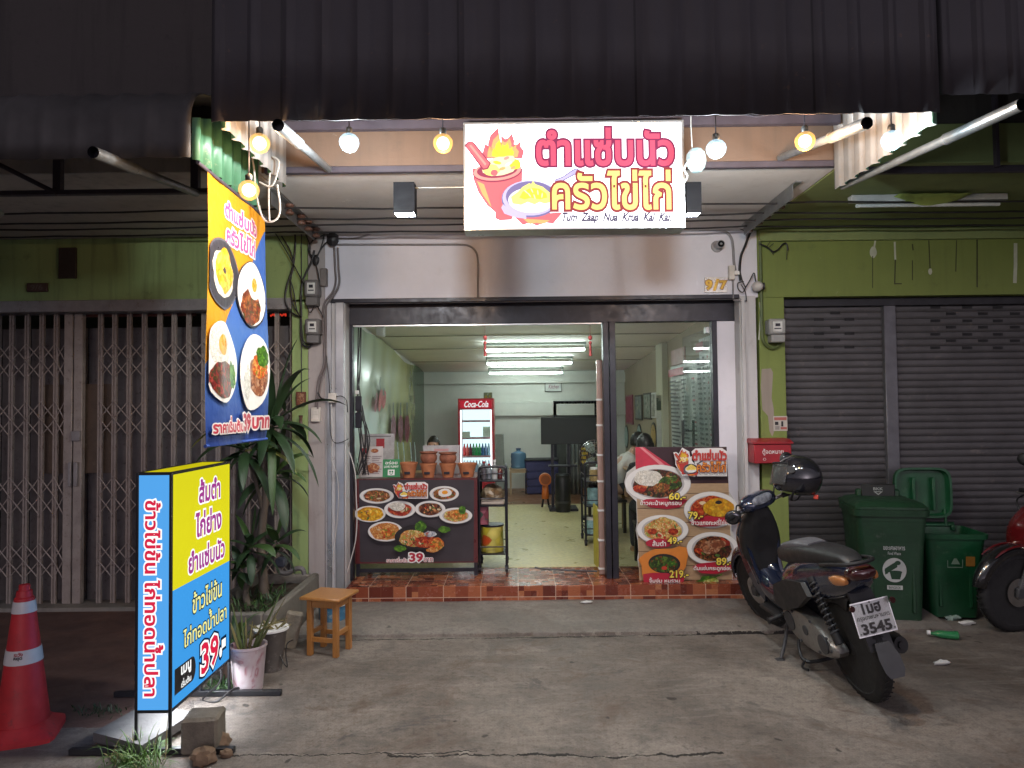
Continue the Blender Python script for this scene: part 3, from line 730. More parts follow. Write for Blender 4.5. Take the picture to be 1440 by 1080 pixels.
# ================================================================ illuminated signs, banner, boards
WHT = M('white_print', (.75, .74, .73), .4, v=.05); 
def emcol(n, c, s=1): return EM(n, c, s)
def mortar_logo(A, mats, sx=lambda x, y: (x, y)):
    """the restaurant's emblem without its animal: flaming mortar with pestle, and a pan of eggs on rice"""
    (red, redd, redl, org, yel, yell, cream, wht, lil, lild, ink) = mats
    T = lambda pts: [sx(*p) for p in pts]
    def po(pts, m): A.poly(T(pts), m)
    def el(cx, cy, rx, ry, m, n=30, j=0, rot=0, seed=0):
        c, q = math.cos(rot), math.sin(rot); pts = []
        for i in range(n):
            a = 2*pi*i/n; k = 1+j*noise.noise(Vector((math.cos(a)*2.3+seed, math.sin(a)*2.3, seed*1.7)))
            x, y = rx*k*math.cos(a), ry*k*math.sin(a); pts.append((cx+x*c-y*q, cy+x*q+y*c))
        po(pts, m)
    fl = [(165, 262), (168, 225), (182, 175), (190, 205), (206, 228), (198, 178), (212, 128), (258, 80), (250, 112), (262, 150), (276, 168), (274, 126), (300, 148), (318, 140), (338, 114), (352, 160), (350, 178), (366, 184), (392, 156), (386, 190), (408, 218), (396, 262)]
    def grow(pts, k):
        cx = sum(p[0] for p in pts)/len(pts); cy = sum(p[1] for p in pts)/len(pts); return [(cx+(x-cx)*k, cy+(y-cy)*k) for x, y in pts]
    for m, k in ((ink, 1.03), (red, 1), (org, .78), (yel, .55)):
        q = [(x, y+(1-k)*60) for x, y in grow(fl, k)]
        # fan from the foot so that the tongues fill cleanly
        A._m(m); base = (285, 262); vs = [A.at(*sx(*base))]+[A.at(*sx(*p)) for p in q]
        A.mb.add(vs, [(0, i, i+1) for i in range(1, len(q))]); A.z += A.step
    # pan handle first
    po([(588, 392), (640, 372), (700, 330), (722, 322), (744, 332), (742, 348), (650, 398), (600, 430)], lild)
    po([(590, 398), (642, 378), (702, 337), (722, 329), (737, 336), (735, 346), (648, 391), (602, 422)], lil)
    # mortar body
    body = [(106, 330), (112, 392), (140, 470), (190, 545), (236, 585), (236, 622), (262, 634), (330, 630), (344, 600), (330, 560), (372, 470), (394, 400), (396, 330)]
    po(grow(body, 1.03), redd); po(body, red)
    po([(128, 400), (160, 480), (214, 560), (196, 500), (170, 420)], org); po([(300, 450), (290, 520), (270, 560), (320, 540), (340, 460)], redl)
    el(250, 345, 148, 62, redd, rot=-.1); el(250, 341, 143, 57, redl, rot=-.1); el(250, 336, 122, 46, redd, rot=-.1)
    # salad in the mortar
    for (x, y, rx, ry, m, r) in ((270, 312, 112, 56, cream, -.2), (215, 335, 50, 34, yell, 0), (358, 300, 34, 32, yel, 0), (300, 280, 60, 26, cream, -.3), (232, 352, 22, 18, red, 0), (306, 264, 18, 10, redl, -.4), (280, 328, 20, 9, org, -.3), (345, 322, 16, 9, org, -.5), (250, 292, 24, 10, yel, .2), (318, 300, 24, 8, wht, -.5)):
        el(x, y, rx, ry, m, 20, .12, r, x)
    # pestle
    po([(58, 190), (72, 168), (100, 162), (118, 176), (212, 296), (196, 330), (164, 338)], redd); po([(66, 192), (78, 174), (99, 169), (112, 181), (204, 297), (190, 323), (168, 328)], red)
    po([(84, 190), (96, 184), (186, 300), (178, 312)], redl)
    # flames under the pan
    po([(340, 612), (400, 668), (440, 655), (480, 672), (540, 655), (580, 660), (640, 590)], red); po([(400, 630), (440, 664), (480, 655), (520, 662), (560, 640)], org)
    # pan and food
    el(445, 512, 172, 112, lild); el(445, 506, 166, 106, lil); po([(284, 545), (272, 566), (290, 600), (350, 622), (420, 632), (420, 600), (330, 580)], lil)
    el(448, 498, 148, 92, lild); el(452, 520, 138, 76, wht)
    po([(340, 540), (330, 500), (372, 470), (400, 440), (440, 418), (452, 424), (462, 402), (476, 424), (520, 440), (556, 470), (578, 500), (570, 530), (530, 540), (500, 530), (470, 545), (430, 530), (390, 548)], yell)
    po([(380, 505), (400, 470), (450, 446), (500, 452), (540, 480), (545, 505), (500, 515), (450, 505), (410, 516)], yel)
    for x, y in ((420, 470), (455, 462), (490, 474), (515, 492), (440, 490), (470, 500)): el(x, y, 16, 4, cream, 10, 0, -.3+x*.01)

# ---------------------------------------------------------------- main light box sign
sg = P(808, 246, 4.02)
SX0, SX1 = P(652, 246, 4.02).x, P(963, 246, 4.02).x; SZ0, SZ1 = P(808, 322, 4.02).z, P(808, 170, 4.02).z
sign = thing('illuminated_sign', 'large white illuminated restaurant sign hanging under the awning edge', 'illuminated sign', (sg.x, 4.02, SZ0))
mb = MB(); t = .014
for b in ((SX0, SX1, SZ1-t, SZ1), (SX0, SX1, SZ0, SZ0+t), (SX0, SX0+t, SZ0+t, SZ1-t), (SX1-t, SX1, SZ0+t, SZ1-t)): mb.box(b[0], b[1], 4.02, 4.17, b[2], b[3], .002)
mb.box(SX0+t, SX1-t, 4.15, 4.168, SZ0+t, SZ1-t); mb.build('frame', ALU, sign)
mb = MB(); mb.box(SX0+t+.001, SX1-t-.001, 4.03, 4.04, SZ0+t+.001, SZ1-t-.001); mb.build('lit_face', EM('sign_white_light', (.96, .94, 1), L_SIGN), sign, smooth=0)
A = Art((SX0+t, 4.03, SZ0+t), (SX1-SX0-2*t, 0, 0), (0, 0, SZ1-SZ0-2*t), lambda x, y: ((x-64)/1288, 1-(y-(62-(x-64)*.012))/622), .001, .0005)
S = 1.15
sm = [emcol('sign_'+n, c, S) for n, c in (('red', 'ea767e'), ('dark_red', 'a04a62'), ('light_red', 'f7a29a'), ('orange', 'fdb77b'), ('yellow', 'ffe24f'), ('pale_yellow', 'fff08a'), ('cream', 'fff6c4'), ('white', 'ffffff'), ('lilac', 'c8c0ec'), ('grey_lilac', '857aa8'), ('plum', '9a4a6a'))]
mortar_logo(A, sm)
PK, PKO, YL_, YO, GR = emcol('sign_pink', 'ea5f7a', S), emcol('sign_plum_edge', '8e3a5c', S), emcol('sign_letter_yellow', 'fde088', S), emcol('sign_brown_edge', '9c4648', S), emcol('sign_grey_letter', '564f66', S)
A.text('ตำแซ่บนัว', 488, 310, 1296, 92, [(.078, PKO), (.026, PK)])
A.text('ครัวไข่ไก่', 578, 575, 1276, 345, [(.078, YO), (.02, YL_)])
A.text('Tum  Zaap  Nua  Krua  Kai  Kai.', 636, 662, 1276, 598, [(.045, GR)], shear=.35)
A.build('artwork', sign)
mb = MB(); 
for px in (700, 910): q = P(px, 170, 4.1); mb.cyl((q.x, 4.1, SZ1-.005), (q.x, 4.1, SZ1+.25), .008)
mb.build('hanger', STEELD, sign)

# ---------------------------------------------------------------- standing light box on the pavement
near = G(240, 1062); BX = near.x; BY0 = near.y; BY1 = P(325, 780, 3.98).y
q = PX(325, 643, BX); BY1 = q.y
BX0 = P(190, 800, BY0).x; BZ0 = P(240, 1003, BY0).z; BZ1 = P(240, 664, BY0).z
lb = thing('lightbox_sign', 'standing yellow and blue light box with price 39 on the pavement', 'lightbox sign', (BX, BY0, 0))
print('lightbox', BX0, BX, BY0, BY1, BZ0, BZ1)
mb = MB(); t = .014
for x in (BX0, BX-t):
    for y in (BY0, BY1-t): mb.box(x, x+t, y, y+t, .03, BZ1, .002)
for z in (BZ0, BZ1-t):
    for y in (BY0+.001, BY1-t-.001): mb.box(BX0+t, BX-t, y, y+t, z, z+t)
    for x in (BX0+.001, BX-t-.001): mb.box(x, x+t, BY0+t, BY1-t, z, z+t)
LBF = M('lightbox_black_steel', (.02, .02, .024), .45, .2); mb.build('frame', LBF, lb)
def foot(y, x0, x1): mb = MB(); mb.box(x0, x1, y, y+.03, 0.002, .032, .003); mb.build('foot', LBF, lb)
foot(BY0-.005, G(98, 1062).x, G(328, 1062).x); foot(BY1-.03, G(168, 975).x, G(396, 978).x)
e = .004
mb = MB(); mb.box(BX0+t, BX-t, BY0+e, BY0+e+.004, BZ0+t, BZ1-t); mb.build('end_panel', EM('box_pale_blue_light', (.1, .42, .92), L_BOX), lb, smooth=0)
mb = MB(); mb.box(BX-e-.004, BX-e, BY0+t, BY1-t, BZ0+t, BZ1-t); mb.build('side_panel', EM('box_blue_light', (.055, .36, .86), L_BOX), lb, smooth=0)
mb = MB(); mb.box(BX0+e, BX0+e+.004, BY0+t, BY1-t, BZ0+t, BZ1-t); mb.build('side_panel', EM('box_blue_light', (.055, .36, .86), L_BOX), lb, smooth=0)
mb = MB(); mb.box(BX0+t, BX-t, BY1-e-.004, BY1-e, BZ0+t, BZ1-t); mb.build('end_panel', EM('box_blue_light', (.055, .36, .86), L_BOX), lb, smooth=0)
mb = MB(); mb.box(BX0+t, BX-t, BY0+t, BY1-t, BZ1-.007, BZ1-.003); mb.build('top_panel', EM('box_yellow_top', (.80, .70, .01), .7), lb, smooth=0)
mb = MB(); mb.box(BX0+.06, BX-.06, BY0+.04, BY1-.04, BZ0+.03, BZ0+.05); mb.build('lamp_tube', EM('box_lamp', (.93, .97, 1), L_BOXB), lb)
# long face: map in crop pixels -> unit, by going back through the picture geometry of that face
LY, LZ = BY1-BY0, BZ1-BZ0
BZW = emcol('box_white', 'ffffff', 1.05); PUR = emcol('box_purple', 'b0449c', .8); YLF = emcol('box_yellow', (.74, .69, .015), .95); LEM = emcol('box_lemon', 'f6f2a0', 1); NAV = emcol('box_navy', '17304f', .5); RED = emcol('box_red', 'e0284a', .9); BLK = M('black_film', (.012, .012, .015), .4)
A = Art((BX-e, BY0+t, BZ0+t), (0, LY-2*t, 0), (0, 0, LZ-2*t), None, .0008, .0007)
A.rect(0, .50, 1, 1, YLF)
A.text('ส้มตำ', .42, .845, .80, .95, [(.1, BZW), (.035, PUR)])
A.text('ไก่ย่าง', .36, .69, .82, .80, [(.1, BZW), (.035, PUR)])
A.text('ยำแซ่บนัว', .24, .54, .88, .64, [(.1, BZW), (.035, PUR)])
A.text('ข้าวไข่ข้น', .3, .35, .82, .445, [(.07, NAV), (.015, LEM)])
A.text('ไก่ทอดน้ำปลา', .15, .225, .91, .322, [(.07, NAV), (.015, LEM)])
A.text('39', .44, .045, .74, .18, [(.13, NAV), (.08, BZW), (.025, RED)]); A.text('.-', .77, .065, .87, .12, [(.13, NAV), (.06, BZW)])
pts = [(0.0, .055)]+[(.27+.06*math.sin(a), .11-.055*math.cos(a)) for a in [i*pi/10 for i in range(11)]]+[(0.0, .165)]
A.poly(pts, BLK); A.text('เมนู', .1, .105, .25, .155, [(.03, BZW)]); A.text('เริ่มต้น', .1, .065, .25, .1, [(.02, BZW)])
A.build('side_artwork', lb)
A = Art((BX0+t, BY0+e, BZ0+t), (BX-BX0-2*t, 0, 0), (0, 0, LZ-2*t), None, .0008, .0007)
A.text('ข้าวไข่ข้น ไก่ทอดน้ำปลา', .22, .89, .82, .06, [(.11, BZW), (.03, RED)], rot=True)
A.build('end_artwork', lb)

# ---------------------------------------------------------------- hanging fabric banner
a = P(291, 241, 3.4); XB = a.x
b1 = PX(373, 309, XB); W1 = b1.y-3.4
bl = PX(297, 624, XB); br = PX(373, 621, XB)
ban = thing('hanging_banner', 'tall yellow and blue food banner hanging beside the awning', 'banner', (XB, 3.4, a.z))
print('banner', XB, a.z, b1.y, b1.z, bl.y, bl.z, br.y, br.z)
ZB0 = (bl.z+br.z)/2
def bpt(u, v, z=0):
    """u along the banner away from the camera, v upwards; the cloth hangs in soft folds"""
    y = 3.4+W1*u; zt = a.z+(b1.z-a.z)*u; zb = ZB0
    s = math.sin(u*7+v*3)*.016*(1-v*.7)+math.sin(u*3.1-v*5)*.014*(1-v)+.006*math.sin(u*17-v*4)*(1-v*.5)
    return Vector((XB+s+z, y, zb+(zt-zb)*v))
YEL = (.62, .36, .012); BLU = (.02, .075, .36)
def banner_mat():
    k = Nt('banner_print'); uvn = k.n('UVMap').outputs[0]; s = k.n('SeparateXYZ', {0: uvn}); u, v = s.outputs[0], s.outputs[1]
    # slanted boundary between the yellow and the blue half
    d = k.math('SUBTRACT', v, k.math('ADD', k.math('MULTIPLY', u, .62), .3))
    d = k.math('ADD', d, k.math('MULTIPLY', k.math('SINE', k.math('MULTIPLY', u, 5)), .03))
    top = k.ramp(v, [(.4, (.55, .24, .01)), (1, (.5, .21, .012))])
    blue = k.ramp(v, [(0, (.022, .05, .22)), (.14, (.03, .075, .28)), (.35, (.07, .16, .4)), (.6, (.04, .1, .32))])
    c = k.mix(k.math('GREATER_THAN', d, 0), blue, top)
    k.put(c=c, r=.5, sp=.25); k.bump(k.noise(6, 3, .5), .6, .03); return k.m
mb = MB(); NU, NV = 32, 60; mb.grid(lambda u, v: bpt(u, v), NU, NV)
cl = mb.build('cloth', banner_mat(), ban, fix=False)
uvl = cl.data.uv_layers.new(name='UVMap')
for lp in cl.data.loops: i = lp.vertex_index; uvl.data[lp.index].uv = ((i//(NV+1))/NU, (i % (NV+1))/NV)
class BArt(Art):
    def at(s, x, y, z=None): return bpt(min(.992, max(.008, x)), y, (s.z if z is None else z))
    def poly(s, pts, m):
        s._m(m); n = len(pts); cx = sum(p[0] for p in pts)/n; cy = sum(p[1] for p in pts)/n; K = 6
        vs = [s.at(cx+(x-cx)*j/K, cy+(y-cy)*j/K) for j in range(1, K+1) for x, y in pts]+[s.at(cx, cy)]
        s.mb.add(vs, [(j*n+i, j*n+(i+1) % n, (j+1)*n+(i+1) % n, (j+1)*n+i) for j in range(K-1) for i in range(n)]+[(n*K, i, (i+1) % n) for i in range(n)]); s.z += s.step
A = BArt((0, 0, 0), (1, 0, 0), (0, 1, 0), None, .003, .0007)
RDP = M('banner_red_ink', (.5, .03, .06), .4); PKP = M('banner_magenta_ink', (.45, .05, .2), .4); BWH = M('banner_white_ink', (.75, .72, .68), .4); DPL = M('dark_plate_ink', (.035, .033, .04), .35); DPL2 = M('dark_plate_rim_ink', (.09, .085, .1), .35)
EGG = FOOD('scrambled_egg_print', ['f2b21a', 'f7c93a', 'e89a10', 'f9d860'], 40); RICE = FOOD('rice_print', ['efe9dc', 'f8f4ea', 'ddd4c4'], 90); MEAT = FOOD('basil_pork_print', ['7a3a1c', 'a85a2c', '5a2412', '8a2a18', 'c07a40', '3e4a1a'], 55); RELISH = FOOD('minced_relish_print', ['8a2020', '4a2a20', 'b04038', '3a3020', '6a5a30', '2e3a1a'], 60); CARROT = FOOD('papaya_salad_print', ['d86a20', 'e8923a', 'c8401a', 'eab060', '7a8a2a'], 60); LEAF = FOOD('lettuce_print', ['4a7a1e', '6a9a2e', '2e5a16'], 50); BROWN = FOOD('fried_pork_print', ['9a5a3a', 'b87a55', '7a4028', 'c89a78'], 50)
YOLK = M('egg_yolk_ink', (.75, .3, .02), .3)
A.text('ตำแซ่บนัว', .27, .885, .80, .95, [(.12, BWH), (.04, PKP)])
A.text('ครัวไข่ไก่', .29, .79, .76, .86, [(.12, BWH), (.04, PKP)])
def bell(cx, cy, rx, ry, m, n=30, jit=0, rot=0, seed=0): A.ell(cx, cy, rx, ry, m, n, jit, rot, seed)
bell(.24, .655, .28, .135, DPL2); bell(.24, .655, .265, .126, DPL); bell(.25, .66, .185, .092, RICE, jit=.25, seed=2); bell(.26, .668, .15, .08, EGG, jit=.2, seed=5); bell(.25, .67, .03, .014, DPL, 8, .8)
bell(.71, .625, .235, .14, DPL); bell(.71, .627, .22, .134, BWH); bell(.69, .57, .16, .075, MEAT, jit=.15, seed=3); bell(.73, .67, .125, .06, BWH, jit=.15, seed=8); bell(.735, .668, .05, .03, YOLK)
bell(.2, .315, .26, .155, BWH); bell(.17, .37, .165, .08, RICE, jit=.1, seed=1); bell(.2, .38, .075, .04, YOLK); bell(.2, .25, .19, .07, RELISH, jit=.2, seed=4); bell(.37, .27, .05, .05, LEAF, jit=.3, seed=3)
bell(.72, .295, .235, .16, BWH, rot=.2); bell(.78, .275, .13, .085, BROWN, jit=.2, seed=6); bell(.80, .32, .10, .05, CARROT, jit=.25, seed=7); bell(.84, .37, .08, .045, LEAF, jit=.4, seed=2); bell(.61, .25, .06, .07, RICE, jit=.2, seed=9)
A.text('ราคาเริ่มต้น', .03, .048, .47, .105, [(.13, BWH), (.04, RDP)]); A.text('39', .49, .05, .66, .115, [(.13, BWH), (.05, RDP)]); A.text('บาท', .69, .055, .94, .1, [(.13, BWH), (.04, RDP)])
A.build('artwork', ban)
mb = MB(); mb.cyl(Vector((XB, 3.3, a.z+.01)), Vector((XB, b1.y+.05, b1.z+.01)), .009); mb.build('top_rod', STEELD, ban)
mb = MB(); mb.cyl(bpt(0, 0)+Vector((0, -.01, .004)), bpt(1, 0)+Vector((0, .01, .004)), .008); mb.build('bottom_rod', M('blue_sleeve', (.03, .08, .35)), ban)

# ---------------------------------------------------------------- shared little printed pictures
LM = [M('logo_'+n, c, .4, v=.05) for n, c in (('red', (.5, .04, .03)), ('dark_red', (.2, .01, .015)), ('light_red', (.6, .14, .06)), ('orange', (.7, .25, .03)), ('yellow', (.75, .5, .04)), ('pale_yellow', (.78, .6, .12)), ('cream', (.78, .7, .4)), ('white', (.75, .74, .72)), ('lilac', (.12, .11, .13)), ('grey', (.03, .03, .035)), ('plum', (.2, .02, .02)))]
def small_logo(A, x0, y0, x1, y1):
    """printed emblem with its white cut-out edge, map pixels"""
    f = lambda x, y: (x0+(x-50)/1260*(x1-x0), y0+(y-70)/620*(y1-y0))
    w = M('logo_white_edge', (.75, .73, .72), .4, v=.04)
    A.poly([f(*p) for p in ((40, 150), (110, 140), (170, 180), (250, 40), (420, 130), (440, 250), (480, 230), (480, 330), (560, 420), (620, 560), (560, 690), (250, 660), (90, 420), (90, 330))], w)
    A.poly([f(*p) for p in ((470, 130), (560, 60), (900, 50), (1200, 50), (1320, 130), (1320, 680), (600, 680), (560, 420))], w)
    mortar_logo(A, LM, f)
    A.text('ตำแซ่บนัว', *f(490, 315), *f(1290, 90), [(.05, LM[0])]); A.text('ครัวไข่ไก่', *f(590, 575), *f(1270, 350), [(.07, LM[1]), (.02, LM[3])]); A.text('Tum Zaap Nua Krua Kai Kai', *f(630, 655), *f(1272, 610), [(0, LM[9])], shear=.3)
PLW = M('plate_white_print', (.7, .68, .66), .4, v=.04); PLG = M('plate_shade_print', (.42, .4, .4), .4, v=.04)
def dish(A, cx, cy, rx, ry, food, extra=(), seed=0, k=.74):
    A.ell(cx, cy, rx, ry, PLG, 34); A.ell(cx, cy-.02*ry, rx*.985, ry*.97, PLW, 34); A.ell(cx, cy, rx*.8, ry*.78, PLG, 30); A.ell(cx, cy, rx*k, ry*k, food, 34, .12, seed=seed)
    r = random.Random(seed)
    for i in range(16):
        a = r.uniform(0, 6.28); d = r.uniform(0, .6); A.ell(cx+rx*d*math.cos(a), cy+ry*d*math.sin(a)-ry*.06, rx*r.uniform(.05, .15), ry*r.uniform(.04, .12), r.choice(BITS), 8, .4, r.uniform(0, 3), i)
    for (dx, dy, ex, ey, m) in extra: A.ell(cx+dx*rx, cy+dy*ry, ex*rx, ey*ry, m, 20, .1, seed=seed+dx)
BITS = [M('chilli_bit', (.45, .04, .02), .3), M('herb_bit', (.08, .16, .03), .4), M('glossy_meat_bit', (.3, .12, .05), .25), M('shrimp_bit', (.62, .28, .12), .3), M('cream_bit', (.6, .48, .3), .4)]
STIR = FOOD('stir_fry_print', ['8a4a20', 'b86a30', '6a2e14', 'c88a48', '4a5a20'], 70); CURRY = FOOD('red_curry_print', ['b03018', 'c84a20', '8a2010', 'd87038'], 60); DARKST = FOOD('dark_stew_print', ['4a2010', '6a3018', '8a4a28', '2e1a10', 'a8683a', '3a4a1a'], 60); YCUR = FOOD('yellow_egg_print', ['e8a818', 'f0bc30', 'd08a10'], 40); NOOD = FOOD('noodle_print', ['e09a50', 'd07a30', 'eab878', 'b85820'], 80); PAPA = FOOD('shredded_papaya_print', ['e8c070', 'e08a40', 'd85a28', '9aa040', 'f0d8a0'], 70); GREENS = FOOD('green_stew_print', ['2e4a14', '4a6a1e', '6a8a30', '1e2e10', '8a3a18'], 60)
RED_I, YPR, WPR = M('crimson_ink', (.42, .015, .04), .4, v=.06), M('price_yellow_ink', (.8, .6, .08), .4, v=.05), M('caption_white_ink', (.78, .77, .75), .4, v=.04)
BKI = M('black_ink', (.015, .012, .013), .4)

# ---------------------------------------------------------------- die-cut food photo board by the glass
c = lambda px, py: (860+px/5.145, 620+py/5.143)      # crop pixels -> picture
YM = YS+.12
def mp(x, y):
    p = P(*c(x, y), YM); return (p.x, p.z)
mbd = thing('menu_board', 'die-cut food photo board with prices leaning outside the glass', 'menu board', (P(965, 828, YM).x, YM, zst))
out = [(172, 45), (833, 43), (846, 306), (850, 365), (918, 470), (915, 500), (905, 560), (870, 600), (865, 640), (912, 740), (915, 800), (880, 870), (875, 1050), (203, 1057), (200, 930), (186, 860), (195, 800), (190, 720), (175, 650), (185, 590), (180, 440), (110, 370), (92, 300), (110, 230), (175, 180)]
mb = MB(); mb.prism([mp(*p) for p in out], (0, YM+.012, 0), (1, 0, 0), (0, 0, 1), .01); mb.build('board', M('foam_board', (.5, .48, .45), .5), mbd, smooth=0)
A = Art((0, YM+.002, 0), (1, 0, 0), (0, 0, 1), mp, .0005, .0004)
def wood_mat():
    k = Nt('printed_planks'); n = k.noise(5, 6, .6, vec=k.scaled((3, 1, 22)))
    z = k.n('SeparateXYZ', {0: k.co}).outputs[2]
    col = k.mix(n, (.28, .17, .09), (.5, .35, .21)); gap = k.math('LESS_THAN', k.math('FRACT', k.math('MULTIPLY', z, 8.5)), .05)
    col = k.mix(gap, col, (.12, .07, .04)); k.put(c=col, r=.45); return k.m
A.poly([(180, 306), (846, 306), (875, 1050), (203, 1057)], wood_mat())
A.poly([(172, 45), (833, 43), (846, 306), (178, 312)], M('dark_maroon_print', (.035, .012, .016), .4)); A.poly([(172, 45), (235, 45), (480, 215), (400, 300), (178, 312)], M('crimson_swoosh_print', (.5, .03, .06), .4)); A.poly([(200, 45), (222, 45), (420, 200), (380, 200)], M('pink_swoosh_print', (.65, .22, .24), .4))
dish(A, 335, 310, 240, 138, DARKST, [(-.3, -.3, .42, .42, RICE), (.35, -.05, .35, .35, GREENS), (-.55, .25, .2, .2, CURRY), (.1, .2, .25, .25, STIR)], 2)
A.poly([(205, 440), (250, 420), (470, 410), (550, 425), (490, 480), (400, 492), (280, 480)], RED_I)
dish(A, 720, 498, 200, 133, CURRY, [(.25, -.15, .55, .5, YCUR), (.25, -.42, .12, .1, BKI)], 5)
A.poly([(560, 590), (600, 560), (700, 540), (850, 560), (850, 590), (760, 615), (640, 618)], RED_I)
dish(A, 365, 640, 188, 108, PAPA, [(0, -.35, .35, .5, PAPA), (-.4, .1, .18, .2, CURRY), (.4, .1, .2, .2, CURRY)], 8)
A.ell(340, 735, 98, 34, RED_I, 24)
dish(A, 725, 775, 190, 122, DARKST, [(-.1, -.1, .4, .4, BROWN), (.45, -.35, .2, .2, CURRY), (.2, -.3, .3, .25, BROWN), (-.55, .1, .15, .15, CURRY)], 11)
A.poly([(575, 905), (620, 880), (740, 868), (865, 890), (860, 925), (740, 955), (640, 950)], RED_I)
OP = M('orange_clay_pot_print', (.62, .2, .03), .4, v=.1)
A.poly([(186, 850), (230, 810), (300, 775), (430, 772), (480, 755), (535, 765), (545, 820), (530, 900), (480, 990), (440, 1050), (260, 1050), (215, 960), (210, 890)], OP)
A.ell(375, 880, 115, 70, BKI, 30, rot=.06); A.ell(370, 885, 102, 58, GREENS, 26, .1); A.ell(375, 912, 20, 14, BITS[0], 10); A.ell(430, 880, 30, 18, LEAF, 12, .3)
A.poly([(222, 955), (290, 945), (470, 950), (520, 985), (510, 1010), (430, 1050), (260, 1052), (225, 1010)], RED_I)
A.ell(690, 1010, 75, 40, LEAF, 24, .4, seed=3); A.ell(712, 1015, 55, 34, FOOD('lime_print', ['b8c060', 'd8d890', '98a840'], 50), 20, .2, seed=2); A.ell(800, 1035, 30, 20, FOOD('garlic_print', ['d8c8a0', 'c8a878'], 50), 16, .2); A.line([(600, 1010), (740, 975), (790, 955)], 8, LEAF)
for s, x0, y0, x1, y1 in (('60.-', 408, 420, 526, 372), ('79.-', 548, 558, 650, 508), ('49.-', 398, 735, 500, 690), ('89.-', 748, 888, 860, 838), ('219.-', 412, 978, 546, 928)):
    A.text(s, x0, y0, x1, y1, [(.09, BKI), (.03, YPR)])
for s, x0, y0, x1, y1 in (('ข้าวคะน้าหมูกรอบ', 200, 468, 495, 425), ('ข้าวแกงกะหรี่ไข่ข้น', 568, 602, 848, 556), ('ส้มตำ', 288, 752, 384, 712), ('ต้มแซ่บกระดูกอ่อน', 584, 934, 858, 893), ('จิ้มจุ่ม หมูรวม', 264, 1022, 484, 978)):
    A.text(s, x0, y0, x1, y1, [(.02, WPR)])
small_logo(A, 440, 55, 820, 255)
A.build('artwork', mbd)
mb = MB(); p = P(960, 700, YM); mb.box(p.x-.02, p.x+.02, YM+.02, YM+.028, zst+.02, p.z); mb.build('back_stay', LBF, mbd)

# ---------------------------------------------------------------- serving counter with printed vinyl front
YC = YG+.1
ct = thing('serving_counter', 'black serving counter with a printed food vinyl front inside the doorway', 'serving counter', (P(585, 800, YC).x, YC, zfl))
cx0, cx1 = P(500, 735, YC).x, P(671, 735, YC).x; cz1 = P(585, 673, YC).z; cz0 = P(585, 792, YC).z
mb = MB(); mb.box(cx0, cx1, YC+.006, YC+.55, cz1-.025, cz1, .004); mb.build('top', M('maroon_counter_top', (.09, .02, .02), .4), ct)
for x in (cx0, cx1-.03):
    for y in (YC+.012, YC+.51): mb = MB(); mb.box(x, x+.03, y, y+.03, zfl, cz1-.026); mb.build('leg', BLKFR, ct)
mb = MB(); mb.box(cx0+.03, cx1-.03, YC+.02, YC+.04, zfl+.03, zfl+.06); mb.box(cx0+.03, cx1-.03, YC+.02, YC+.5, zfl+.35, zfl+.37); mb.build('rail', BLKFR, ct)
mb = MB(); mb.box(cx0-.004, cx1+.004, YC, YC+.005, cz0, cz1-.001); mb.build('vinyl_front', M('maroon_vinyl_edge', (.1, .02, .022), .35), ct)
c2 = lambda x, y: (480+x/5.686, 620+y/5.684)
def mp2(x, y): p = P(*c2(x, y), YC); return (p.x, p.z)
A = Art((0, YC, 0), (1, 0, 0), (0, 0, 1), mp2, .0006, .0004)
def dk_mat():
    k = Nt('dark_vinyl_print'); n = k.noise(4, 5, .6); k.put(c=k.mix(n, (.022, .016, .02), (.06, .05, .058)), r=.4); k.bump(k.noise(3, 2), .3, .02); return k.m
A.poly([(140, 312), (1062, 312), (1058, 962), (150, 968)], dk_mat())
dish(A, 283, 440, 138, 62, STIR, seed=21); dish(A, 823, 422, 118, 62, STIR, [(.05, -.15, .45, .55, PLW), (.05, -.2, .2, .25, YOLK)], 22)
dish(A, 232, 582, 126, 66, YCUR, [(.3, -.1, .4, .5, EGG)], 23, .85); dish(A, 472, 545, 126, 70, CURRY, [(-.15, -.35, .5, .5, RICE)], 24); dish(A, 714, 540, 122, 66, DARKST, seed=25); dish(A, 918, 592, 132, 64, PAPA, [(.1, -.2, .5, .6, CARROT), (.4, -.7, .22, .5, LEAF)], 26)
dish(A, 362, 716, 140, 80, NOOD, [(.1, .1, .45, .45, CARROT)], 27, .85)
A.ell(620, 760, 185, 100, BKI, 34); A.ell(480, 850, 50, 26, LEAF, 16, .4); A.ell(830, 700, 50, 26, LEAF, 16, .5); A.ell(640, 680, 42, 48, LEAF, 16, .3, seed=5); A.ell(580, 770, 105, 66, PAPA, 26, .2, seed=2); A.ell(690, 800, 110, 46, CURRY, 24, .2, seed=4); A.ell(770, 810, 60, 50, CARROT, 18, .3, seed=6); A.ell(720, 735, 50, 24, FOOD('glass_noodle_print', ['b8bcc8', '9098a8', 'd8d8d8'], 60), 16, .3); A.ell(735, 862, 50, 18, NOOD, 16, .3)
for i in range(26):
    r = random.Random(i); A.ell(590+r.uniform(-95, 110), 775+r.uniform(-50, 50), r.uniform(6, 16), r.uniform(4, 9), BITS[i % 5], 8, .4, r.uniform(0, 3), i)
small_logo(A, 425, 325, 700, 455)
A.text('ราคาเริ่มต้น', 378, 950, 548, 912, [(.09, WPR), (.01, RED_I)]); A.text('39', 560, 945, 662, 880, [(.13, WPR), (.04, RED_I)]); A.text('บาท', 672, 945, 742, 916, [(.09, WPR), (.01, RED_I)])
A.build('artwork', ct)
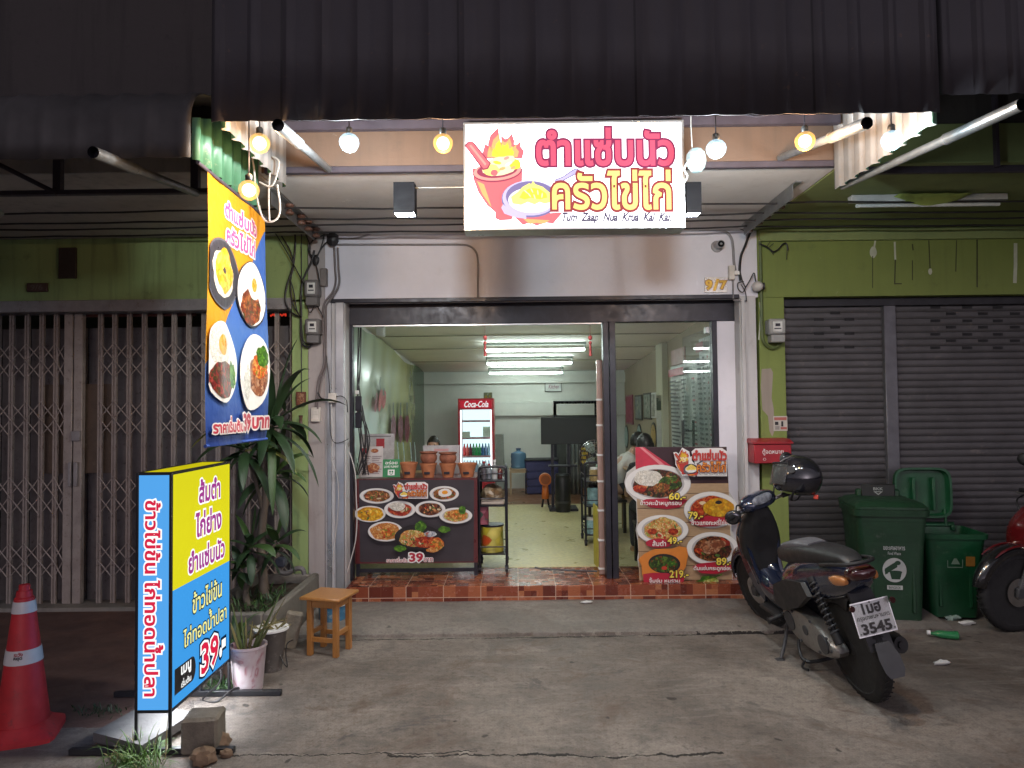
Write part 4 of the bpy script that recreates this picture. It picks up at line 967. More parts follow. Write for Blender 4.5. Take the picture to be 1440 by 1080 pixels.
# ================================================================ lamps outside
def halo_globe(name, c):
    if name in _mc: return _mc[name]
    m = EM(name, c, 1.5); m.node_tree.nodes['Principled BSDF'].inputs['Alpha'].default_value = .42; return m  # tinted see-through glow of the shell stands in for the bulb's halo
def bulb(px, py, Y, colr, st, label, drop=.12, fac=1):
    st *= fac; p = P(px, py, Y); t = thing('light_bulb', label, 'light bulb', p, group='string light bulbs')
    k = 'warm_bulb_glow' if colr == 'w' else 'cool_bulb_glow'
    e = EM(k, (1, .9, .72) if colr == 'w' else (.92, .98, 1), 6)
    la = bpy.data.lights.new('bulb_light', 'POINT'); la.energy = st; la.color = (1, .6, .3) if colr == 'w' else (.82, .95, 1); la.shadow_soft_size = .045
    lo = bpy.data.objects.new('bulb_light', la); COL.objects.link(lo); lo.parent = t; lo.location = (0, 0, -.075)
    mb = MB(); mb.lathe([(0, -.048), (.018, -.045), (.034, -.035), (.045, -.017), (.048, 0), (.045, .016), (.032, .033), (.018, .04), (.013, .043)], p, 20); mb.build('glass', halo_globe('amber_halo_globe', (1, .52, .14)) if colr == 'w' else halo_globe('cool_halo_globe', (.55, .82, 1)), t, smooth=60)
    mb = MB(); mb.ell(p-Vector((0, 0, .002)), .031, 16, 10); mb.build('filament', e, t, smooth=60)
    mb = MB(); mb.lathe([(.0, .075), (.013, .073), (.017, .066), (.0165, .045), (.014, .041), (.0, .0405)], p, 12); mb.build('socket', M('black_socket', (.02, .02, .02), .5), t)
    mb = MB(); mb.cyl(p+Vector((0, 0, .07)), p+Vector((0, 0, .07+drop)), .0035, n=6); mb.build('lead', BLKFR, t)
    return p+Vector((0, 0, .07+drop))
BL = [(365, 201, 3.3, 'w', 'warm glowing bulb beside the mouth of the galvanised tube above the banner'), (491, 200, 3.42, 'c', 'cool white bulb hanging between two warm bulbs'), (623, 201, 3.42, 'w', 'warm amber bulb between a cool bulb and the illuminated sign'),
      (1007, 209, 3.42, 'c', 'cool white bulb next to the pale plastic lantern and the sign'), (1132, 198, 3.42, 'w', 'warm amber bulb between two cool bulbs, by a galvanised tube'), (1254, 197, 3.32, 'c', 'cool white bulb in front of the corrugated side sheet')]
tops = []
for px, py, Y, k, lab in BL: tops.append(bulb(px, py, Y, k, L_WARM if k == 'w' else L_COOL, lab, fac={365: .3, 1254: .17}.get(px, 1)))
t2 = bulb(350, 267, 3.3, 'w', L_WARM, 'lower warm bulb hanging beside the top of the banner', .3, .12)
mb = MB(); pts = [t2]
for a, b in zip([t2]+tops[:-1], tops):
    m = (a+b)/2-Vector((0, 0, .05)); pts += [m, b]
mb.tube(curve_pts(pts, 6), .004, 6); tag(mb.build('string_light_cable', BLKFR), 'thin black cable carrying the bulbs along the awning edge', 'cable')
# wall lamps with a lit underside
def spot(px, x0, x1, Y, label, hang):
    a, b = P(px+x0, 256, Y), P(px+x1, 299, Y); w = b.x-a.x
    t = thing('spotlight', label, 'spotlight', (a.x+w/2, Y, b.z))
    mb = MB(); th = .006; d = .1; h = b.z-a.z
    mb.box(a.x, b.x, Y, Y+th, b.z, a.z); mb.box(a.x, b.x, Y+d-th, Y+d, b.z, a.z); mb.box(a.x, a.x+th, Y+th, Y+d-th, b.z, a.z); mb.box(b.x-th, b.x, Y+th, Y+d-th, b.z, a.z); mb.box(a.x+th, b.x-th, Y+th, Y+d-th, a.z-.01, a.z)
    mb.build('housing', M('black_lamp_housing', (.004, .0045, .007), .6, .0, sp=.1), t)
    mb = MB(); mb.box(a.x+th, b.x-th, Y+th, Y+d-th, b.z+.004, b.z+.012); mb.build('lens', EM('spot_lens_glow', (.9, .97, 1), L_SPOT), t)
    mb = MB(); z = a.z-.02
    if hang == 'r': mb.cyl((b.x, Y+.05, z), (SX0+.004, Y+.05, z), .006)
    else: mb.cyl((a.x+.002, Y+.05, z), (SX1-.004, Y+.05, z), .006)
    mb.build('bracket', GALV, t)
spot(568, -15, 15, 4.04, 'black box spotlight in full view on a thin bracket beside the sign', 'r')
spot(976, -11, 11, 4.08, 'black box spotlight half hidden behind the edge of the sign', 'l')
p = P(979, 226, 3.75)
t = thing('plastic_lantern', 'pale plastic lantern shade hanging beside the sign on a wire', 'lantern', p)
mb = MB(); mb.lathe([(0, .062), (.03, .06), (.05, .035), (.055, 0), (.045, -.035), (.025, -.06), (0, -.062)], p, 8); mb.build('shade', M('pale_plastic_shade', (.2, .27, .28), .35), t, smooth=20)
mb = MB(); mb.tube([p+Vector((-.02, 0, .055)), p+Vector((-.025, 0, .2)), p+Vector((-.02, .0, .32))], .003, 6); mb.tube(curve_pts([p+Vector((-.04, -.02, 0)), p+Vector((-.07, -.02, -.05)), p+Vector((-.05, .0, -.09)), p+Vector((-.09, .05, -.14))], 5), .005, 6); mb.build('lead', M('white_lead', (.25, .25, .24)), t)

# ================================================================ cables, racks, meters, conduits
CBL = M('black_cable', (.02, .018, .02), .5, v=.3); CBG = M('grey_cable', (.12, .11, .11), .5)
cab = [(288, 'outermost of the black power cables strung under the soffit'), (303, 'second black power cable strung under the soffit'), (312, 'third black power cable strung under the soffit'), (322, 'innermost black power cable strung close to the wall')]
for py, lab in cab:
    z = zs-.05; Y = (z-CAM.z)/((574-py)/1000); pts = []
    for i in range(61):
        x = -9+18*i/60; s = ((x-xl)/(xr-xl)) % 1; pts.append((x, Y+.006*math.sin(x*5+py), z-.035*4*s*(1-s)*.35+.004*math.sin(x*7+py)))
    mb = MB(); mb.tube(pts, .007, 6); o = mb.build('power_cable', CBL); tag(o, lab, 'power cable', 'power cables along the facade')
def rack(px, label):
    t = thing('cable_rack', label, 'cable rack', (P(px, 300, 5).x, 5.1, zs))
    x = t.location.x; mb = MB(); mb.box(x-.02, x+.02, 4.55, 5.65, zs-.012, zs-.003); mb.box(x-.02, x-.016, 4.6, 5.6, zs-.1, zs-.013); mb.build('channel', GALV, t)
    for py, _ in cab:
        z = zs-.05; Y = (z-CAM.z)/((574-py)/1000); mb = MB(); mb.lathe([(.012, -.04), (.03, -.035), (.03, -.02), (.018, -.01), (.018, .01), (.03, .02), (.03, .035), (.012, .04)], (x+.01, Y+.025, z), 12); mb.build('insulator', M('brown_porcelain', (.12, .06, .045), .3), t)
rack(1088, 'metal cable rack with insulators above the plate numbered 9/7, under the white soffit')
rack(412, 'metal cable rack with insulators above the tangled wires and two meters')
def wires(name, label, lines, m=CBL, cat='wires', Y=F-.05):
    mb = MB(); random.seed(len(lines))
    for i, (r, pts) in enumerate(lines):
        q = [P(x, y, Y-.01*(i % 4)) if not isinstance(y, tuple) else P(x, y[0], y[1]) for x, y in pts]; mb.tube(curve_pts(q, 6), r, 6)
    return tag(mb.build(name, m), label, cat)
wires('wire_tangle', 'tangle of black wires looping down the wall to the two stacked meters', [
    (.008, [(415, 330), (415, 350), (412, 375), (404, 400), (401, 420), (406, 435), (416, 443), (424, 445)]), (.006, [(396, 332), (408, 352), (413, 372), (409, 392), (409, 410), (413, 430), (420, 441)]),
    (.009, [(442, 352), (438, 368), (431, 382), (425, 398), (423, 420), (424, 445)]), (.005, [(386, 326), (404, 355), (424, 393), (440, 420), (455, 446)]), (.005, [(430, 330), (436, 345), (436, 358), (441, 365), (448, 356), (455, 335), (454, 320), (444, 315), (438, 318)]),
    (.006, [(443, 362), (437, 358), (434, 350), (440, 338), (452, 332), (462, 330)]), (.006, [(444, 366), (450, 352), (458, 342), (466, 336)]), (.005, [(444, 372), (447, 382), (449, 395)]), (.008, [(423, 446), (423, 470), (426, 484), (435, 488), (441, 480)]), (.006, [(424, 448), (426, 478), (436, 484), (444, 478)]),
    (.004, [(432, 430), (436, 440), (442, 430)]), (.005, [(408, 392), (413, 410), (418, 438), (424, 445)]), (.004, [(424, 325), (424, 400), (424, 520), (424, 552)])], cat='wires')
mb = MB(); q = P(444, 366, F-.06); mb.ell(q, (.03, .02, .045), 10, 8, jit=.3); q = P(468, 336, F-.08); mb.ell(q, (.05, .03, .06), 12, 8, jit=.4); tag(mb.build('taped_joint', CBL), 'black taped cable joint above the conduit bend beside the two meters', 'cable joint')
cond = wires('conduit', 'grey conduit pair dropping from the cable joint to the white switch', [(.009, [(470, 348), (471, 375), (472, 395), (468, 410), (457, 425), (454, 440), (455, 470), (456, 510), (448, 535), (445, 560), (444, 575)]), (.009, [(475, 348), (476, 375), (477, 398), (470, 414), (460, 428), (458, 440), (458, 470), (459, 510), (452, 535), (448, 560), (447, 575)])], M('grey_brown_conduit', (.17, .14, .14), .5), 'conduit', F-.035)
wires('conduit', 'thin grey conduit running along the white fascia and bending down to the door head', [(.009, [(470, 344), (520, 344), (600, 344), (645, 344), (660, 346), (669, 354), (672, 368), (672, 395), (672, 419)]), (.007, [(470, 335), (500, 335), (514, 331), (530, 326)])], M('light_grey_conduit', (.24, .22, .23), .5), 'conduit', F-.015)
wires('conduit', 'grey conduit bending down beside the round security camera', [(.011, [(965, 322), (1000, 323), (1018, 325), (1028, 334), (1031, 350), (1032, 368), (1034, 380)]), (.007, [(1031, 392), (1031, 420)]), (.006, [(1031, 422), (1050, 423)])], M('light_grey_conduit', (.24, .22, .23)), 'conduit', F-.02)
wires('wire_tangle', 'black wires hanging from the rack past the plate numbered 9/7', [(.010, [(1063, 313), (1056, 325), (1048, 345), (1042, 360), (1040, 380), (1041, 395)]), (.005, [(1040, 380), (1044, 395), (1048, 405), (1044, 411), (1038, 406), (1038, 398), (1046, 396)]), (.005, [(1048, 405), (1054, 395), (1060, 384), (1062, 392), (1064, 400)]), (.004, [(1042, 400), (1048, 410), (1050, 424)]), (.004, [(1024, 318), (1036, 320), (1048, 325)])], cat='wires')
wires('wire_tangle', 'frayed black wires sticking out at the top of the lime green wall', [(.006, [(1068, 343), (1076, 346), (1082, 350), (1088, 354), (1095, 350), (1101, 343), (1106, 343), (1108, 352)]), (.003, [(1078, 347), (1083, 340)]), (.003, [(1080, 349), (1088, 342)]), (.003, [(1083, 352), (1088, 358)]), (.003, [(1107, 350), (1106, 365)])], cat='wires')
wires('conduit', 'green painted pipe running down the lime green column to the meter', [(.013, [(1069, 340), (1070, 380), (1071, 430), (1072, 470), (1075, 482), (1083, 489), (1092, 488), (1098, 482), (1102, 478)])], M('green_painted_pipe', (.09, .12, .04), .5), 'pipe', F-.03)
def box_thing(name, label, cat, x0, y0, x1, y1, Y, dep, m, b=.004):
    a, c = P(x0, y0, Y), P(x1, y1, Y); t = thing(name, label, cat, ((a.x+c.x)/2, Y+dep, c.z)); mb = MB(); mb.box(a.x, c.x, Y, Y+dep-.002, c.z, a.z, b); mb.build('case', m, t); return t
MET = M('grey_meter_case', (.16, .15, .15), .45); DIAL = M('meter_dial_white', (.6, .6, .58), .4)
def meter(x0, y0, x1, y1, label, m=MET):
    Y = F-.13; t = box_thing('electric_meter', label, 'electric meter', x0, y0, x1, y0+(y1-y0)*.66, Y, .12, m, .012)
    w = x1-x0; mb = MB(); pbox(mb, x0+w*.22, y0+(y1-y0)*.12, x1-w*.22, y0+(y1-y0)*.55, Y-.008, .01, .002); mb.build('dial', DIAL, t)
    mb = MB(); pbox(mb, x0+w*.36, y0+(y1-y0)*.2, x1-w*.36, y0+(y1-y0)*.32, Y-.011, .004); pbox(mb, x0+w*.3, y0+(y1-y0)*.4, x1-w*.3, y0+(y1-y0)*.44, Y-.011, .004); mb.build('register', BLKFR, t)
    mb = MB(); pbox(mb, x0+w*.12, y0+(y1-y0)*.67, x1-w*.05, y1, Y+.02, .095, .006); mb.build('terminal_cover', m, t)
meter(427, 393, 447, 429, 'upper of two stacked electric meters among the tangled wires')
meter(428, 448, 449, 482, 'lower of two stacked electric meters, above the cream switch')
meter(1082, 448, 1106, 481, 'electric meter on the lime green column', M('light_grey_meter_case', (.3, .3, .29), .45))
box_thing('breaker_box', 'small grey breaker box beside the upper stacked meter', 'breaker box', 450, 377, 459, 402, F-.06, .055, M('grey_breaker', (.2, .17, .16)))
t = box_thing('light_switch', 'cream double switch box on the plaster column', 'switch', 437, 573, 450, 593, F-.05, .034, M('cream_plastic', (.6, .55, .5), .4)); mb = MB(); pbox(mb, 440, 576, 447, 582, F-.054, .005); pbox(mb, 440, 584, 447, 590, F-.054, .005); mb.build('rocker', M('cream_rocker', (.68, .63, .58), .35), t)
t = box_thing('junction_box', 'small cream junction box on the silver column beside the doorway', 'junction box', 461, 553, 472, 566, F-.1, .05, M('cream_plastic', (.6, .55, .5), .4)); mb = MB(); mb.tube(curve_pts([P(472, 558, F-.08), P(480, 557, F-.08), P(487, 563, F-.08), P(489, 580, F-.08)], 5), .004, 6); mb.tube(curve_pts([P(447, 552, F-.05), P(452, 560, F-.06), P(461, 562, F-.07)], 5), .006, 6); mb.build('lead', CBL, t)
t = box_thing('junction_box', 'pale square junction box beside the plate numbered 9/7', 'junction box', 1025, 373, 1034, 393, F-.045, .04, M('cream_plastic', (.6, .55, .5), .4)); mb = MB(); pbox(mb, 1033, 381, 1040, 386, F-.06, .05); mb.build('connector', WHT, t)
wires('wire', 'thin black wire hanging in a loop beside the doorway', [(.0035, [(459, 500), (463, 540), (464, 580), (465, 610), (470, 622), (480, 622), (490, 617)])], cat='wire', Y=F-.07)
wires('wire', 'thin white wire running down the silver column to the ground', [(.003, [(466, 566), (467, 620), (466, 645), (473, 665), (476, 690), (475, 720), (470, 770), (468, 800)])], M('off_white_wire', (.55, .52, .5)), 'wire', F-.07)
wires('wire', 'white power wire trailing down beside the counter front', [(.0045, [(491, 635), (496, 650), (500, 670), (501, 700), (502, 730), (500, 760), (494, 785), (488, 805)])], M('off_white_wire', (.55, .52, .5)), 'wire', F+.02)
wires('wire', 'white cable hanging in a long loop behind the lower bulb', [(.006, [(352, 212), (357, 235), (359, 262), (364, 290), (371, 308), (381, 312), (391, 306), (394, 290), (390, 260)]), (.005, [(380, 240), (378, 270), (379, 311)]), (.005, [(383, 220), (392, 226), (391, 240), (385, 258), (378, 262), (365, 256)])], M('dusty_white_wire', (.3, .28, .26)), 'cable', 3.9)
# shrine tile with incense cup
t = box_thing('spirit_tile', 'small red framed shrine tile on the pale green pillar', 'shrine tile', 416, 551, 429, 570, F-.05, .04, M('red_brown_frame', (.16, .05, .03), .5)); mb = MB(); pbox(mb, 418, 553.5, 427, 567.5, F-.053, .004); mb.build('face', FOOD('shrine_tile_face', ['b89070', '8a3a24', '5a2018', 'a87850'], 90), t)
q = P(423, 612, F-.07); t = thing('incense_holder', 'brown bulb-shaped incense holder on the pale green pillar', 'incense holder', q)
mb = MB(); mb.lathe([(0, 0), (.022, .005), (.034, .03), (.03, .06), (.016, .09), (.012, .13), (.017, .16), (.01, .162), (.008, .12), (0, .11)], q, 14); mb.build('cup', M('brown_glaze', (.1, .045, .03), .35), t)
# cctv, number plate, mail box, sticker, dome
q = P(1009, 346, F-.02); t = thing('security_camera', 'small round security camera on the white fascia above the plate numbered 9/7', 'security camera', q)
mb = MB(); mb.lathe([(.05, 0), (.045, .01), (0, .012)], (q.x, F-.002, q.z), 16, Matrix.Rotation(pi/2, 3, 'X')); mb.cyl((q.x, F-.01, q.z+.01), (q.x, F-.12, q.z-.005), .032, n=18); mb.build('body', M('grey_camera_body', (.3, .29, .3), .4), t)
mb = MB(); mb.cyl((q.x, F-.121, q.z-.005), (q.x, F-.124, q.z-.005), .026, n=18); mb.build('lens', M('black_lens', (.005, .005, .008), .1), t)
mb = MB(); mb.cyl((q.x, F-.1245, q.z-.005), (q.x, F-.126, q.z-.005), .011, n=14); mb.build('lens_ring', M('grey_ring', (.2, .2, .21), .3), t)
t = box_thing('house_number_plate', 'silver plate with gold number 9/7 on the fascia under the camera', 'number plate', 991, 390, 1023, 411, F-.014, .014, M('silver_plate', (.5, .48, .44), .3, .7, wear=((.7, .68, .62), .08)), .001)
a, b = P(991, 411, F-.015), P(1023, 390, F-.015); A = Art(a, (b.x-a.x, 0, 0), (0, 0, b.z-a.z), None, .001); GO = M('gold_number', (.55, .34, .06), .35, .6)
A.text('9', .06, .2, .32, .82, [(.09, M('number_rust_edge', (.3, .14, .06))), (.04, GO)]); A.text('/', .4, .15, .6, .85, [(.05, GO)]); A.text('7', .68, .22, .93, .75, [(.09, M('number_rust_edge', (.3, .14, .06))), (.04, GO)]); A.build('number', t)
q = P(1065, 403, F-.07); t = thing('dome_lamp', 'small white round lamp on the corner of the fascia', 'lamp', q)
mb = MB(); mb.ell(q, (.045, .06, .042), 16, 10); mb.build('dome', M('white_dome_plastic', (.55, .52, .5), .35), t); mb = MB(); mb.cyl(q+Vector((.038, -.01, 0)), q+Vector((.055, -.015, 0)), .03, n=14); mb.build('lens', BLKFR, t)
YMb = F-.19; a, b = P(1061, 652, YMb), P(1113, 624, YMb)
t = thing('mailbox', 'red metal mailbox on the lime green column above the motorcycle', 'mailbox', ((a.x+b.x)/2, F, a.z)); MRED = M('red_mailbox_paint', (.32, .012, .02), .4, wear=((.12, .03, .02), .03))
mb = MB(); mb.box(a.x, b.x, YMb, F-.006, a.z, b.z, .006); mb.build('body', MRED, t)
mb = MB(); mb.loft([[Vector((x, YMb-.015, b.z+.002)), Vector((x, YMb-.015, b.z+.012)), Vector((x, YMb+.06, b.z+.035)), Vector((x, F-.006, b.z+.04)), Vector((x, F-.006, b.z+.002))] for x in (a.x-.01, b.x+.01)]); mb.build('lid', MRED, t)
A = Art((a.x, YMb, a.z), (b.x-a.x, 0, 0), (0, 0, b.z-a.z), None, .001); A.text('ตู้จดหมาย', .22, .42, .78, .75, [(.01, WPR)]); A.ell(.27, .22, .04, .07, WPR, 16); A.ell(.27, .22, .03, .055, MRED, 16); A.build('lettering', t)
Y = F-.008; a, b = P(1088, 606, Y), P(1107, 585, Y); st = MB(); st.box(a.x, b.x, Y, Y+.003, a.z, b.z); o = thing('paper_notice', 'small printed paper notice pasted beside the shutter above the mailbox', 'paper notice', (a.x, Y, a.z)); st.build('sheet', M('notice_paper', (.5, .47, .42), .7), o)
A = Art((a.x, Y, a.z), (b.x-a.x, 0, 0), (0, 0, b.z-a.z), None, .0008, .0003); A.rect(.05, .72, .95, .92, M('notice_red', (.4, .12, .1))); A.rect(.1, .4, .35, .62, BKI); A.rect(.55, .3, .7, .65, BKI); A.rect(.5, .1, .95, .26, M('notice_red', (.4, .12, .1)))
for i in range(4): A.rect(.1, .1+.06*i, .42, .13+.06*i, MET)
A.build('print', o)
# broken batten lamp and peeled paint under the right soffit
Yb = 4.9
q0, q1 = P(1195, 289, Yb), P(1414, 289, Yb); t = thing('ceiling_lamp', 'unlit broken tube lamp under the green soffit above the shutters', 'ceiling lamp', ((q0.x+q1.x)/2, Yb, zs))
mb = MB(); mb.box(q0.x, q1.x, Yb-.03, Yb+.03, zs-.05, zs-.003, .004); mb.build('batten', M('dusty_white_batten', (.42, .42, .42), .5), t)
mb = MB(); mb.cyl((q0.x+.04, Yb-.01, zs-.075), (q1.x-.05, Yb-.01, zs-.075), .013, n=10); mb.build('tube', M('dead_tube', (.5, .52, .52), .3), t)
mb = MB(); a = P(1305, 290, Yb-.05); mb.grid(lambda u, v: Vector((a.x-.22+.5*u, Yb-.09+.16*v, zs-.02-.06*math.sin(pi*u)*math.sin(pi*v)-.015*noise.noise(Vector((u*4, v*3, 1))))), 14, 6); o = mb.build('peeling_paint', wall_mat('peeling_green_paint', (.3, .38, .1), (.12, .14, .05)), sol=.003); tag(o, 'curled patch of peeling green paint over the unlit tube lamp', 'peeling paint')

# ================================================================ things on the ground
def rb_cone():
    c = G(20, 1041); c = Vector((P(22, 900, c.y).x, c.y+.06, 0))
    zt = P(20, 822, c.y).z; t = thing('traffic_cone', 'red traffic cone with two white reflective bands', 'traffic cone', c)
    RC = M('red_cone_rubber', (.44, .018, .024), .5, v=.2, sc=6, wear=((.12, .03, .03), .05)); h = zt-.03
    mb = MB(); rz = Matrix.Rotation(R(20), 3, 'Z'); s = .165
    def sq(s, z, k=8):
        pts = []
        for i in range(32):
            a = 2*pi*i/32; cx, sy = math.cos(a), math.sin(a); r = s/((abs(cx)**k+abs(sy)**k)**(1/k)); pts.append(c+rz @ Vector((r*cx, r*sy, z)))
        return pts
    mb.loft([sq(s, 0), sq(s, .022), sq(s-.012, .032), sq(.14, .05, 3), sq(.122, .075, 2)]); mb.build('base', RC, t)
    r0, r1 = .118, .04
    rr = lambda z: r0+(r1-r0)*(z-.07)/(h-.07)
    mb = MB(); mb.lathe([(rr(.07), .07), (rr(h-.035), h-.035), (rr(h)-.002, h-.03), (rr(h)-.006, h), (.026, h), (.024, h+.03), (.014, h+.032), (.012, h-.05), (0, h-.06)], c, 32); mb.build('body', RC, t)
    W = M('reflective_band', (.55, .53, .52), .35, v=.1)
    for ya, yb in ((850, 867), (917, 938)):
        za, zb = P(20, ya, c.y-rr(.4)).z, P(20, yb, c.y-rr(.3)).z; mb = MB(); mb.lathe([(rr(zb)+.0005, zb), (rr(zb)+.003, zb), (rr(za)+.003, za), (rr(za)+.0005, za)], c, 32); b = mb.build('reflective_band', W, t)
    za, zb = P(20, 922, c.y-.12).z, P(20, 934, c.y-.12).z
    class CA(Art):
        def at(s, x, y, z=None):
            r = rr(zb+(za-zb)*y)+.004+(s.z if z is None else z); a = -pi/2+.3+(x-.5)*.55; return c+Vector((r*math.cos(a), r*math.sin(a), zb+(za-zb)*y))
    A = CA((0, 0, 0), (1, 0, 0), (0, 0, 1), None, .001, .0004); A.text('ระวัง', 0.1, .5, .95, .95, [(.03, MRED)]); A.text('หยุด', .1, 0, .9, .42, [(.03, BKI)]); A.build('lettering', t)
rb_cone()
# planter with earth
PXR = -1.605; PY0, PY1 = 4.66, F-.06; PH = .3
CONC = wall_mat('old_planter_concrete', (.2, .18, .155), (.07, .065, .05), .6); EARTH = M('dark_earth', (.05, .035, .025), .9, bump=.8)
t = thing('planter', 'long raw concrete planter trough beside the pavement stool', 'planter', (PXR-.25, PY0, 0))
mb = MB(); w = .06; x0 = PXR-.52
mb.box(PXR-w, PXR, PY0, PY1, -.02, PH, .012); mb.box(x0, x0+w, PY0, PY1, -.02, PH, .012); mb.box(x0+w, PXR-w, PY0, PY0+w, -.02, PH-.002, .01); mb.box(x0+w, PXR-w, PY1-w, PY1, -.02, PH-.002, .01); mb.build('trough', CONC, t)
mb = MB(); mb.grid(lambda u, v: Vector((x0+.03+(PXR-x0-.06)*u, PY0+.03+(PY1-PY0-.06)*v, PH-.07+.03*noise.noise(Vector((u*5, v*9, 3))))), 10, 20); mb.build('earth', EARTH, t)
def leafmat(name, c, r=.4):
    k = Nt(name); c = lin(c); n = k.noise(9, 5, .6)
    k.put(c=k.mix(n, tuple(x*.65 for x in c), tuple(x*1.35 for x in c)), r=r, sp=.5); return k.m
LF = [leafmat('dracaena_leaf', (.022, .05, .018), .5), leafmat('young_leaf', (.04, .085, .02), .5), leafmat('yellowing_leaf', (.2, .2, .04))]
def leaf(mb, o, az, el, L, W, droop, k=0, seg=9, fold=.35):
    mb.k = k; d = Vector((math.cos(az)*math.cos(el), math.sin(az)*math.cos(el), math.sin(el))); p = Vector(o); s = Vector((-math.sin(az), math.cos(az), 0)); vs = []; tw = random.uniform(-.5, .5)
    for i in range(seg+1):
        u = i/seg; w = W*(math.sin(pi*min(1, .12+u*.88))**.7)*(1 if u < 1 else .02); up = s.cross(d).normalized()
        a = tw*u; sd = s*math.cos(a)+up*math.sin(a); un = sd.cross(d).normalized()
        vs += [p+sd*w+un*(w*fold), p, p-sd*w+un*(w*fold)]
        p = p+d*(L/seg); d = (d+Vector((0, 0, -droop/seg*(.4+1.6*u)))).normalized()
    mb.add(vs, [(3*i+j, 3*i+j+1, 3*i+j+4, 3*i+j+3) for i in range(seg) for j in (0, 1)])
random.seed(11)
def dracaena(name, label, base, top, r, crowns, scale=1):
    t = thing(name, label, 'plant', base); mb = MB(); b, tp = Vector(base), Vector(top)
    pts = [b.lerp(tp, i/8)+Vector((.02*math.sin(i*1.3), .02*math.cos(i*1.7), 0))*(i > 0) for i in range(9)]; mb.tube(pts, [r*(1.25-.5*i/8) for i in range(9)], 10)
    for cpos, n, L, _ in crowns: mb.tube([pts[5], (pts[5]+Vector(cpos))/2+Vector((.01, 0, 0)), Vector(cpos)], [r*.55, r*.45, r*.35], 8)
    mb.build('trunk', M('dracaena_bark', (.13, .1, .075), .8, bump=.6), t)
    mb = MB()
    for cpos, n, L, lo in crowns:
        for i in range(n):
            f = i/n; az = i*2.4+random.uniform(-.3, .3); el = 1.35-f*(1.35-lo)+random.uniform(-.15, .15)
            o = Vector(cpos)+Vector((0, 0, .1*(.5-f)))
            leaf(mb, o, az, el, L*random.uniform(.75, 1.15), .036*scale*random.uniform(.8, 1.25), 1.0+1.6*f+random.uniform(-.2, .4), random.choices((0, 1, 2), (8, 3, .6))[0])
    mb.build('foliage', LF, t, fix=False, smooth=60)
Yp = 5.25
dracaena('dracaena_plant', 'tall dracaena with long drooping strap leaves rising from the planter behind the banner', P(368, 862, Yp), P(372, 640, Yp), .03, [(P(382, 598, Yp), 24, .58, -.8), (P(345, 632, Yp-.1), 15, .42, -.9), (P(386, 668, Yp+.1), 13, .42, -1.1)])
Yq = 5.15
dracaena('dracaena_plant', 'shorter bushy dracaena lower in the planter behind the light box', P(346, 868, Yq), P(350, 790, Yq), .022, [(P(352, 770, Yq), 11, .3, -.8), (P(388, 765, Yq+.15), 9, .26, -.7), (P(338, 800, Yq), 7, .22, -.6)], 1)
mb = MB()
for i in range(160):
    p = Vector((random.uniform(x0+.08, PXR-.08), random.uniform(PY0+.08, PY0+.75), PH-.06)); leaf(mb, p, random.uniform(0, 6.3), random.uniform(.3, 1.3), random.uniform(.05, .13), .006, 1.2, random.choice((0, 1)), 4)
o = mb.build('ground_cover', LF, fix=False); tag(o, 'low green weeds growing in the planter earth', 'weeds', kind='stuff')
# hose tap on the planter end
t = thing('tap', 'dark garden tap and pipe on the planter end by the wall', 'tap', P(395, 800, 5.6)); mb = MB(); mb.tube(curve_pts([P(392, 790, 5.6), P(393, 803, 5.6), P(404, 806, 5.6), P(416, 800, 5.6), P(425, 800, 5.6), P(428, 808, 5.6)], 5), .02, 8); mb.build('pipe', CBG, t); mb = MB(); pbox(mb, 386, 786, 400, 798, 5.57, .08, .01); mb.build('valve', M('blue_grey_valve', (.06, .07, .1), .5), t)
# stool
fl, fr_, br_ = G(431, 922), G(474, 926), G(491, 911)
u = (fr_-fl); u.z = 0; wS = u.length; u.normalize(); v = Vector((-u.y, u.x, 0)); dS = max(.2, (br_-fr_).dot(v)); org = fl
WOOD = None
def wood(name, c, c2):
    k = Nt(name); n = k.noise(6, 5, .6, vec=k.scaled((8, 8, 1.2))); f = k.noise(40, 3, .6, vec=k.scaled((6, 6, .6)))
    col = k.mix(n, c, c2); col = k.mix(k.ramp(f, [(.45, 0), (.75, .35)]), col, tuple(x*.5 for x in c)); k.put(c=col, r=.4, cc=.15); return k.m
WOOD = wood('orange_varnished_wood', (.34, .14, .035), (.46, .21, .06))
hS = P(450, 838, fl.y).z
t = thing('stool', 'square orange-brown wooden stool on the pavement', 'stool', org)
mx = Matrix(((u.x, v.x, 0, org.x), (u.y, v.y, 0, org.y), (0, 0, 1, 0), (0, 0, 0, 1)))
mb = MB(); mb.box(-.035, wS+.035, -.035, dS+.035, hS-.022, hS, .006, mx); mb.build('seat', WOOD, t)
lw = .035
for x in (0, wS-lw):
    for y in (0, dS-lw): mb = MB(); mb.box(x, x+lw, y, y+lw, 0, hS-.023, .003, mx); mb.build('leg', WOOD, t)
mb = MB()
for y in (.008, dS-.026): mb.box(lw, wS-lw, y, y+.018, hS-.075, hS-.0235, .002, mx)
for x in (.008, wS-.026): mb.box(x, x+.018, lw, dS-lw, hS-.075, hS-.0235, .002, mx)
mb.build('apron_rail', WOOD, t)
mb = MB(); mb.box(lw, wS-lw, .008, .026, .09, .12, .002, mx); mb.box(lw, wS-lw, dS-.026, dS-.008, .09, .12, .002, mx); mb.box(wS-.026, wS-.008, lw, dS-lw, .13, .16, .002, mx); mb.box(.008, .026, lw, dS-lw, .13, .16, .002, mx); mb.build('stretcher', WOOD, t)
